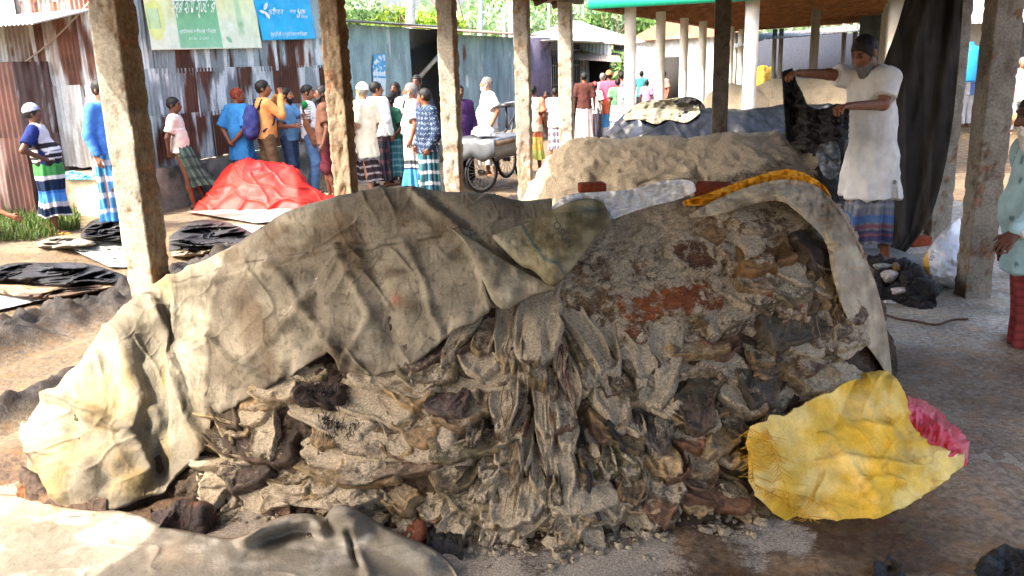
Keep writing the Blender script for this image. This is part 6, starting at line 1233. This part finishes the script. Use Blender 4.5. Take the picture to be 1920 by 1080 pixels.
        f2.plane((0, 0, 1), 1.02 - drop); f2.plane((0, 0, -1), -lhem); V2, F2 = f2.mesh(); n2 = vnorm(V2, F2); part('trousers', V2 + n2 * (.008 * ridged(V2 * v3(8, 8, 14), 2, 19))[:, None], F2, lowc, CLOTH)
    if shoes is not None:
        for k, sg in ((0, -1), (1, 1)):
            f2 = Field(ft[k] + [-.09, -.12, -.1], ft[k] + [.11, .24, .05], min(h, .011)); f2.caps(ft[k] + [0, -.035, -.068], ft[k] + [sg * .022, .15, -.072], .042, .04, 0); f2.plane((0, 0, 1), ft[k][2] - .052); f2.caps(ft[k] + [-.045, .09, -.05], ft[k] + [.065, .09, -.05], .014, k=.01); V2, F2 = f2.mesh(); part('sandal', V2, F2, shoes, PLASTIC)
    PEOPLE[label] = (root, b_, M, sc); return root, b_, M
# cloth patterns
def checks(base, l1, l2, n1=26, n2=9, w1=.30, w2=.22):
    def f(th, t):
        a = (np.sin(th * n1) > 1 - 2 * w1) * 1.0; b = (np.sin(t * n2 * 6.283) > 1 - 2 * w2) * 1.0; return mix(mix(base, l1, .6 * a), l2, .6 * b)
    return f
def bands(stops):
    def f(th, t):
        c = np.zeros(t.shape + (3,)); 
        for (a, b, col) in stops: c[(t >= a) & (t <= b)] = hx(col)
        return c
    return f
def stripes(base, l, freq, w=.3): return lambda th, t: mix(base, l, .8 * (np.sin(t * freq + .5 * np.sin(th * 2)) > 1 - 2 * w))
W_S, BLUES, CREAM = hx('#d8d9d6'), hx('#2a6fc0'), hx('#cfc6a8')
def polo(V):
    z = V[:, 2]; c = np.tile(hx('#c9bdb6'), (len(V), 1)); c[z < 1.22] = hx('#2a2628')
    for z0, w_ in ((1.12, .022), (1.075, .014), (1.0, .012), (.90, .016)): c[np.abs(z - z0 - .02 * np.sin(V[:, 1] * 8)) < w_] = hx('#cfc8c2')
    c[np.abs(V[:, 0]) > .185] = hx('#1c2b66'); return c
# left to right along the yard
person('man in striped polo shirt and pale cap, hands on hips by the brown shed', 108, 437, 197, 105, head=(8, -6, 0), cap=lambda V: mix(hx('#aab2bf'), hx('#5a6478'), .7 * (np.abs(vn(V * 34)) > .45)), hair=BLACKH, belly=.06, shirt=polo, hem=.93, lowc=bands([(0, .1, '#16294a'), (.1, .3, '#2f8a36'), (.3, .36, '#d0ccc6'), (.36, .55, '#14243f'), (.55, .6, '#2466b8'), (.6, .76, '#2f86d2'), (.76, .84, '#b9b4b4'), (.84, .97, '#15243c'), (.97, 1.01, '#cfcac4')]), lhem=.25,
       arms=((-.33, -.13, 1.14), (-.17, .05, .98), (.36, -.16, 1.15), (.17, .06, 1.0)), lean=(0, -.05), skin='dark', shoes=hx('#c9a13c'), build_=1.08)
person('man in a blue shirt and blue checked lungi, mostly hidden behind the nearest pillar', 226, 432, 150, 70, shirt=hx('#2f74cf'), sleeve='long', hem=.88, lowc=checks(hx('#2f86c0'), hx('#16345a'), hx('#c8c2c4'), 14, 5), lhem=.12)
person('young man in a pale pink shirt leaning on the plinth with crossed feet', 352, 392, 183, 100, head=(-10, 4, 0), shirt=lambda V: mix(hx('#dcc9bb'), hx('#efe8e0'), 1.0 * (np.abs(V[:, 2] - 1.24) < .015)), sleeve='short', hem=.88, lean=(0, -.03), feet=[[-.06, .28, .075], [.06, .12, .075]], knees=[[-.09, .14, .5], [.09, .08, .5]], arms=((-.22, -.12, 1.12), (-.14, -.14, .9), (.22, -.12, 1.12), (.14, -.14, .9)),
       lowc=checks(hx('#33473f'), hx('#5f7568'), hx('#1f2a2a'), 10, 4), lhem=.36, skin='dark')
person('red-bearded man in a bright blue kurta suit with his hands behind his back', 462, 372, 166, 150, head=(-50, 8, 0), hair=HENNA, beard=HENNA, beardlen=.05, shirt=hx('#1583c9'), sleeve='elbow', hem=.62, flare=.02, loose=.035, lower='trousers', lowc=hx('#1583c9'), lhem=.1, arms=((-.26, -.10, 1.12), (-.06, -.17, .92), (.26, -.10, 1.12), (.06, -.18, .92)), belly=.04)
r, b_, M = person('man in a mustard shirt with a navy backpack, hands raised to his face', 512, 374, 152, 125, head=(-25, 0, 0), shirt=hx('#c98a35'), sleeve='long', hem=.90, lower='trousers', lowc=hx('#5a4a32'), lhem=.08, arms=((-.24, .14, 1.2), (-.08, .24, 1.5), (.24, .16, 1.22), (.06, .24, 1.5)), shoes=hx('#2a2624'))
f = Field((-.3, -.5, .7), (.3, 0, 1.6), .012); f.ell((0, -.2, 1.13), (.17, .11, .25), 0); f.ell((0, -.25, 1.02), (.14, .08, .14), .04); V, F = f.mesh(); n2 = vnorm(V, F); V = V + n2 * (.012 * fbm(V * 14, 3, 5))[:, None]; C = mix(hx('#2a3160'), hx('#3c4478'), sst(-.3, .4, fbm(V * 9, 3, 4)))
bp = thing('backpack', 'navy backpack on the back of the man in the mustard shirt', 'backpack', b_ + np.array([0, -.2, .8]) @ M); o_ = build('bag', (b_ + V @ M, [F], C), CLOTH, bp)
for sg in (-1, 1): g = Geo(); g.tube(b_ + np.array([[sg * .1, -.13, 1.3], [sg * .13, -.07, 1.44], [sg * .14, .06, 1.43], [sg * .15, .135, 1.28], [sg * .17, .05, 1.1], [sg * .15, -.1, 1.0]]) @ M, .018, 6, hx('#23284a')); build('strap', g, CLOTH, bp)
person('man in a light blue tee and jeans filming with a raised hand', 552, 364, 166, 75, head=(12, 0, 0), shirt=hx('#5b9cd0'), hem=.88, lower='trousers', lowc=hx('#3f5c80'), lhem=.06, arms=((-.22, .18, 1.2), (-.07, .30, 1.52), (.24, -.02, 1.12), (.2, .2, 1.12)), beard=BLACKH, beardlen=.01, skin='fair', shoes=hx('#2a2a2c'))
r, b_, M = person('young man in a white sports jersey and jeans holding out a green microphone', 592, 362, 160, 95, head=(-5, 0, 0), shirt=lambda V: mix(hx('#dfe2e4'), hx('#2b3440'), .8 * ((np.abs(V[:, 0]) > .19) & (np.sin(V[:, 2] * 160) > 0)) + .5 * ((np.abs(V[:, 2] - 1.2) < .018) & (np.sin(V[:, 0] * 140) > 0))), hem=.88, lower='trousers', lowc=hx('#4f79a8'), lhem=.05, px={'lw': (574, 226, .25), 'le': (590, 262, .2)}, skin='mid', shoes=hx('#23252a'))
mb = P(np.array(570.), np.array(215.), b_[1] - .25); g = Geo(); g.tube(np.array([mb + [-.02, 0, .12], mb + [.0, 0, .02]]), .012, 7, hx('#1a1a1c')); mc = thing('microphone', 'green-flagged microphone held in front of the white jersey', 'microphone', mb); build('handle', g, PLASTIC, mc)
f = Field(mb + [-.12, -.1, .0], mb + [.12, .1, .28], .012); f.ell(mb + [.02, 0, .15], (.05, .045, .06), 0); V, F = f.mesh(); build('windshield', (V, [F], np.tile(hx('#1f6b3a'), (len(V), 1))), CLOTH, mc)
person('bearded man in a brown tee and dark red shorts beside the eroded pillar', 622, 376, 162, -80, head=(6, 0, 0), beard=BLACKH, beardlen=.01, shirt=hx('#5b3a2a'), hem=.86, loose=.026, lower='trousers', lowc=hx('#4a1420'), lhem=.42, skin='dark')
person('elderly man in cream kurta and white skullcap walking behind the eroded pillar', 694, 366, 158, -125, head=(0, 0, 0), cap=hx('#e4e2da'), beard=WHITEH, beardlen=.05, hair=GREYH, shirt=hx('#d3cbae'), sleeve='elbow', hem=.60, loose=.034, flare=.02, slit=True, lowc=stripes(hx('#2f2226'), hx('#9a8c84'), 46, .16), lhem=.24, stride=.12, arms=((-.25, -.03, 1.12), (-.24, .08, .9), None, None), skin='fair', shoes=hx('#cfc9bc'))
person('man in a pale white shirt and dark lungi half hidden behind the cream kurta', 716, 350, 155, 150, head=(-40, 0, 0), shirt=hx('#d0d6d4'), sleeve='long', hem=.84, lowc=checks(hx('#22262e'), hx('#4a4e58'), hx('#5a3238'), 9, 5), lhem=.12, loose=.03)
person('black-bearded man in a dark green tee and teal checked lungi', 742, 346, 178, -45, head=(-25, 4, 0), beard=BLACKH, beardlen=.015, shirt=lambda V: mix(hx('#1f5a44'), hx('#b9cfc0'), .85 * ((V[:, 1] > 0) & (np.abs(V[:, 0]) < .07) & (np.abs(V[:, 2] - 1.16) < .10) & (np.sin(V[:, 2] * 120) > .0) & (np.abs(np.abs(V[:, 0]) - .035) < .022))), hem=.88, loose=.024, lowc=checks(hx('#2f7a86'), hx('#1b4552'), hx('#6fb0b4'), 16, 7), lhem=.16, skin='dark', arms=((-.27, -.02, 1.1), (-.2, .14, .95), None, None))
person('long-haired man in a white shirt standing behind the green tee', 752, 338, 155, -20, hairlen=.06, shirt=W_S, hem=.82, lowc=hx('#4a4e5a'), lhem=.1, skin='dark', beard=BLACKH, beardlen=.01)
person('white-bearded man in a white shirt and grey and blue lungi, in profile', 783, 366, 157, -85, head=(-5, 2, 0), hair=GREYH, beard=WHITEH, beardlen=.03, shirt=lambda V: mix(hx('#dcd8d6'), hx('#c98f96'), .6 * ((V[:, 2] > 1.3) & (V[:, 0] < -.0))), sleeve='short', hem=.80, loose=.03, lowc=bands([(0, .5, '#9a9a92'), (.5, .56, '#3a3e46'), (.56, .62, '#b7b7b0'), (.62, .66, '#23324a'), (.66, 1.01, '#2a86c4')]), lhem=.1, belly=.03)
person('dark-haired man whose head rises behind the white-bearded man at the doorway', 792, 340, 142, -15, shirt=hx('#2a2f3e'), hem=.82, lowc=hx('#23262e'), lhem=.1, skin='dark')
person('young man in dark blue patterned shirt and plaid lungi, head turned, by the third pillar', 808, 383, 167, -55, head=(-55, 0, 0), shirt=lambda V: mix(hx('#22324a'), hx('#8fa2b8'), .75 * ((np.sin(V[:, 2] * 190 + V[:, 0] * 190) > .55) & (np.sin(V[:, 0] * 190 - V[:, 2] * 190) > .45))), sleeve='long', hem=.78, loose=.026, lowc=checks(hx('#1a3448'), hx('#2f7a7a'), hx('#b4bcc4'), 11, 6, .3, .16), lhem=.06, arms=((-.24, -.02, 1.1), (-.2, .1, .86), None, None), skin='mid')
person('man in a dark purple shirt half hidden behind the third pillar', 868, 352, 160, 20, shirt=hx('#3c2050'), sleeve='long', hem=.75, lowc=hx('#1d1622'), lhem=.1, skin='dark', loose=.03)
person('balding man in a white shirt standing behind the cargo tricycle', 920, 330, 146, -75, head=(-8, 0, 0), hair=GREYH, beard=WHITEH, beardlen=.0, shirt=hx('#d6dde0'), hem=.84, loose=.03, lowc=hx('#b9b6ac'), lhem=.2, belly=.05, arms=((-.26, -.1, 1.14), (-.22, .0, .92), (.26, -.1, 1.12), (.16, -.16, .95)), skin='fair', build_=1.1)
person('man in a cream top and yellow batik lungi just right of the fourth pillar', 1002, 322, 160, 170, shirt=lambda V: mix(hx('#bdb296'), hx('#d0552a'), .9 * (V[:, 0] > .13) * (V[:, 2] > .95)), hem=.80, loose=.03, lowc=bands([(0, .25, '#b07a2a'), (.25, .42, '#b8562a'), (.42, .75, '#c9a41c'), (.75, 1.01, '#a9b23a')]), lhem=.25, skin='dark')
person('boy in a white shirt and checked lungi walking between the far pillars', 1042, 290, 166, 175, head=(10, 0, 0), shirt=W_S, hem=.72, sleeve='elbow', loose=.03, lowc=checks(hx('#8c8a98'), hx('#2c2a3a'), hx('#d8d6dc'), 9, 5, .35, .3), lhem=.14, skin='dark')
person('man in a maroon shirt and white lungi, back turned beside the far pillar', 1096, 268, 137, 178, head=(15, 0, 0), shirt=hx('#4f2a24'), sleeve='elbow', hem=.85, lowc=hx('#cfc0c2'), lhem=.12, skin='mid', build_=1.08, h=.016)
person('small man in a white tee under a red cap in the far crowd', 1116, 264, 155, 160, cap=hx('#a83a3a'), shirt=W_S, hem=.8, lowc=hx('#4a4450'), lhem=.12, h=.016)
person('man in a white shirt farther down the lane behind the maroon shirt', 1130, 254, 138, 170, shirt=W_S, hem=.8, lowc=hx('#cfd2d6'), lhem=.12, hair=GREYH, h=.016)
person('figure in a bright pink dress with an orange headscarf in the far crowd', 1142, 262, 134, 170, cap=hx('#d0662a'), shirt=lambda V: mix(hx('#d0345a'), hx('#c9552a'), sst(1.05, .9, V[:, 2])), hem=.66, loose=.03, lowc=bands([(0, .4, '#c9a090'), (.4, .75, '#2f86c4'), (.75, 1.01, '#b9bcc4')]), lhem=.1, h=.016)
person('figure in a white dress with a green scarf down the back in the far crowd', 1158, 264, 148, 175, shirt=lambda V: mix(hx('#d6d8e2'), hx('#4f7a5a'), 1.0 * ((V[:, 1] < .02) & (V[:, 0] < -.0) & (V[:, 2] > .98))), hem=.55, loose=.04, flare=.03, lowc=hx('#d6d8e4'), lhem=.1, h=.016)
person('person in a pink shirt at the back of the far crowd', 1165, 250, 136, 175, shirt=hx('#d0607a'), hem=.8, lowc=hx('#3a3a44'), lhem=.1, h=.016)
person('man in an orchid-purple tee between the white posts of the green shed', 1212, 240, 150, 160, shirt=hx('#b070b8'), hem=.82, lowc=hx('#6a6470'), lhem=.12, h=.016, skin='dark')
person('man in a teal shirt behind the purple tee among the white posts', 1202, 226, 133, 165, shirt=hx('#1f7a86'), hem=.82, lowc=hx('#22242a'), lhem=.1, h=.016, skin='dark')
person('man in a salmon shirt standing by the third white post', 1243, 232, 134, -60, shirt=hx('#d87a66'), hem=.82, lowc=hx('#8a4a44'), lhem=.1, h=.016, skin='mid')
r, b_, M = person('man in white and blue walking away at the far right beside the dark pillar', 1808, 238, 118, 185, hair=GREYH, shirt=lambda V: mix(hx('#e0e2e6'), hx('#5a86cc'), 1.0 * (V[:, 0] > -.03)), hem=.86, lower='trousers', lowc=hx('#c9c8cc'), lhem=.1, h=.016, skin='mid')
f = Field((.15, -.1, .5), (.5, .25, .95), .014); f.ell((.28, .06, .68), (.07, .04, .14), 0); f.caps((.27, .06, .8), (.25, .06, .9), .02, .012); V, F = f.mesh(); tag(build('shopping_bag', (b_ + V @ M, [F], np.tile(hx('#c6d81c'), (len(V), 1))), PLASTIC), 'lemon-yellow plastic bag carried by the man at the far right', 'bag')
person('grey-haired man in a pink shirt behind the stall table at the right edge', 1902, 252, 108, -10, hair=GREYH, shirt=hx('#d98a9a'), hem=.8, lower='trousers', lowc=hx('#8a8a90'), lhem=.1, h=.016, skin='fair')
person('person squatting out of the left edge, only a forearm and hand in view', -120, 455, 330, 92, H=1.66, pos=G(np.array(-118.), np.array(462.), ZR), shirt=hx('#7a8a9a'), hem=.80, drop=.55, knees=[[-.16, .34, .50], [.16, .34, .50]], feet=[[-.15, .06, .075], [.15, .06, .075]], lower='trousers', lowc=hx('#3a3f4a'), lhem=.2, px={'rw': (18, 404, .0), 're': (-45, 378, .0), 'lw': (-60, 420, -.3)}, skin='mid')
# seated idlers inside the barred shop
for u, v, vh, fc, c, lab in ((985, 262, 192, 40, '#4a4550', 'seated man in dark clothes in the shade of the mauve shop, nearer the fourth pillar'), (1026, 258, 190, -20, '#5a5a62', 'seated man in grey in front of the shop grille')):
    person(lab, u, v, vh, fc, H=1.62, shirt=hx(c), hem=.8, drop=.45, knees=[[-.12, .38, .50], [.12, .38, .50]], feet=[[-.12, .36, .075], [.12, .36, .075]], lower='trousers', lowc=hx('#3a3a40'), lhem=.2, h=.016, skin='dark')
# the worker
wf = G(np.array(1634.), np.array(492.), .10); g = Geo(); g.box(wf + [.03, .1, -.05], (.75, .7, .1), hx('#77756f'), rz=.1); o_ = build('concrete_step', g, STONE, None, False); tag(o_, 'low concrete step under the bearded worker', 'step')
lw = checks(hx('#6f7480'), hx('#454a5a'), hx('#8a909c'), 22, 8, .3, .2)
def wlow(th, t):
    c = lw(th, t)
    for a, b, col in ((.74, .80, '#2f5f9a'), (.83, .86, '#7a3a4a'), (.88, .97, '#2a2f5a'), (.9, .92, '#8a3f4a')): c = np.where(((t > a) & (t < b))[..., None], mix(c, hx(col), .85 * np.ones(t.shape)), c)
    return c
person('bearded worker in a loose white kurta lifting a black hide by its edge', 1622, 492, 62, -62, zg=.10, h=.0085, lean=(0, .09), build_=.93, head=(4, 30, 0), beard=hx('#6a6866'), beardlen=.055, hair=hx('#14110f'), skin='mid', shirt=hx('#d8d8d3'), sleeve='short', hem=.52, loose=.030, flare=.05, slit=True, lowc=wlow, lhem=.17, belly=.02,
       px={'re': (1553, 139, -.06), 'rw': (1498, 137, .10), 'le': (1655, 196, .25), 'lw': (1592, 199, .42)}, palm=((0, .2, -1), (0, .2, -1)), curl=42, group='people at the hide market', stride=.05)
yW = float(wf[1])
sheet('held_hide', 'black hairy wet hide hanging from the hands of the bearded worker', 'hide', [(1486, 128), (1494, 158), (1506, 178), (1512, 200), (1540, 207), (1574, 192), (1592, 206)], [(1467, 134), (1469, 170), (1471, 215), (1474, 268), (1508, 285), (1556, 262), (1590, 262)], 90, 60, 0, lambda u, v, t, s: mix(hx('#0c0b0b'), hx('#242220'), sst(.0, .5, fbm(v3(u / 9, v / 9), 3, 4))), HAIR, .012, .03, 16, 61, depth=lambda u, v: yW - .12 - .26 * sst(1480, 1580, u) + .03 * np.sin(u / 9))
sheet('held_hide', 'grey-white underside of a wet hide sagging below the black one', 'hide', [(1540, 262), (1552, 256), (1566, 262), (1576, 285), (1574, 320)], [(1530, 290), (1538, 318), (1550, 335), (1562, 336), (1572, 326)], 50, 36, 0, lambda u, v, t, s: mix(hx('#5d6468'), hx('#9aa0a2'), sst(-.2, .4, fbm(v3(u / 14, v / 14), 3, 4))), HIDE, .01, .03, 18, 62, depth=lambda u, v: yW - .2 + 0 * u)
# the man at the right edge
yR = 4.5; rp = P(np.array(1976.), np.array(300.), yR) * [1, 1, 0] + [0, 0, ROADZ]
zt_ = P(np.array(1940.), np.array(188.), yR)[2]
dots = lambda V: mix(hx('#8fb3b6'), hx('#3f6672'), .8 * (vn(V * v3(26, 26, 20) + 3) > .62))
person('man in dotted teal kurta and red checked lungi cut off by the right edge', 1962, 800, 188, -92, pos=rp, H=1.68, head=(0, 12, 0), hair=hx('#1a1614'), beard=WHITEH, beardlen=.06, skin='dark', shirt=dots, sleeve='long', hem=.74, loose=.03, flare=.02, belly=.05, lowc=checks(hx('#8a2f2c'), hx('#c9907a'), hx('#5a1f22'), 60, 40, .3, .3), lhem=.12, h=.0095, lean=(0, .06),
       px={'le': (1945, 400, .22), 'lw': (1905, 436, .30)}, palm=((.3, 0, -1), None), curl=22, stride=-.06, feet=[[-.11, -.16, .075], [.11, -.08, .075]], knees=[[-.1, -.05, .5], [.1, -.02, .5]])
g = Geo(); th = np.linspace(0, 6.283, 13)[:-1]; wc_ = P(np.array(1917.), np.array(438.), yR - .33); g.tube(np.array([wc_ + [.012, -.01, 0], wc_ + [-.006, -.02, .0]]), .022, 10, hx('#e0ddd6')); tag(build('wristwatch', g, PLASTIC), 'white wristwatch on the arm of the man in teal', 'watch')
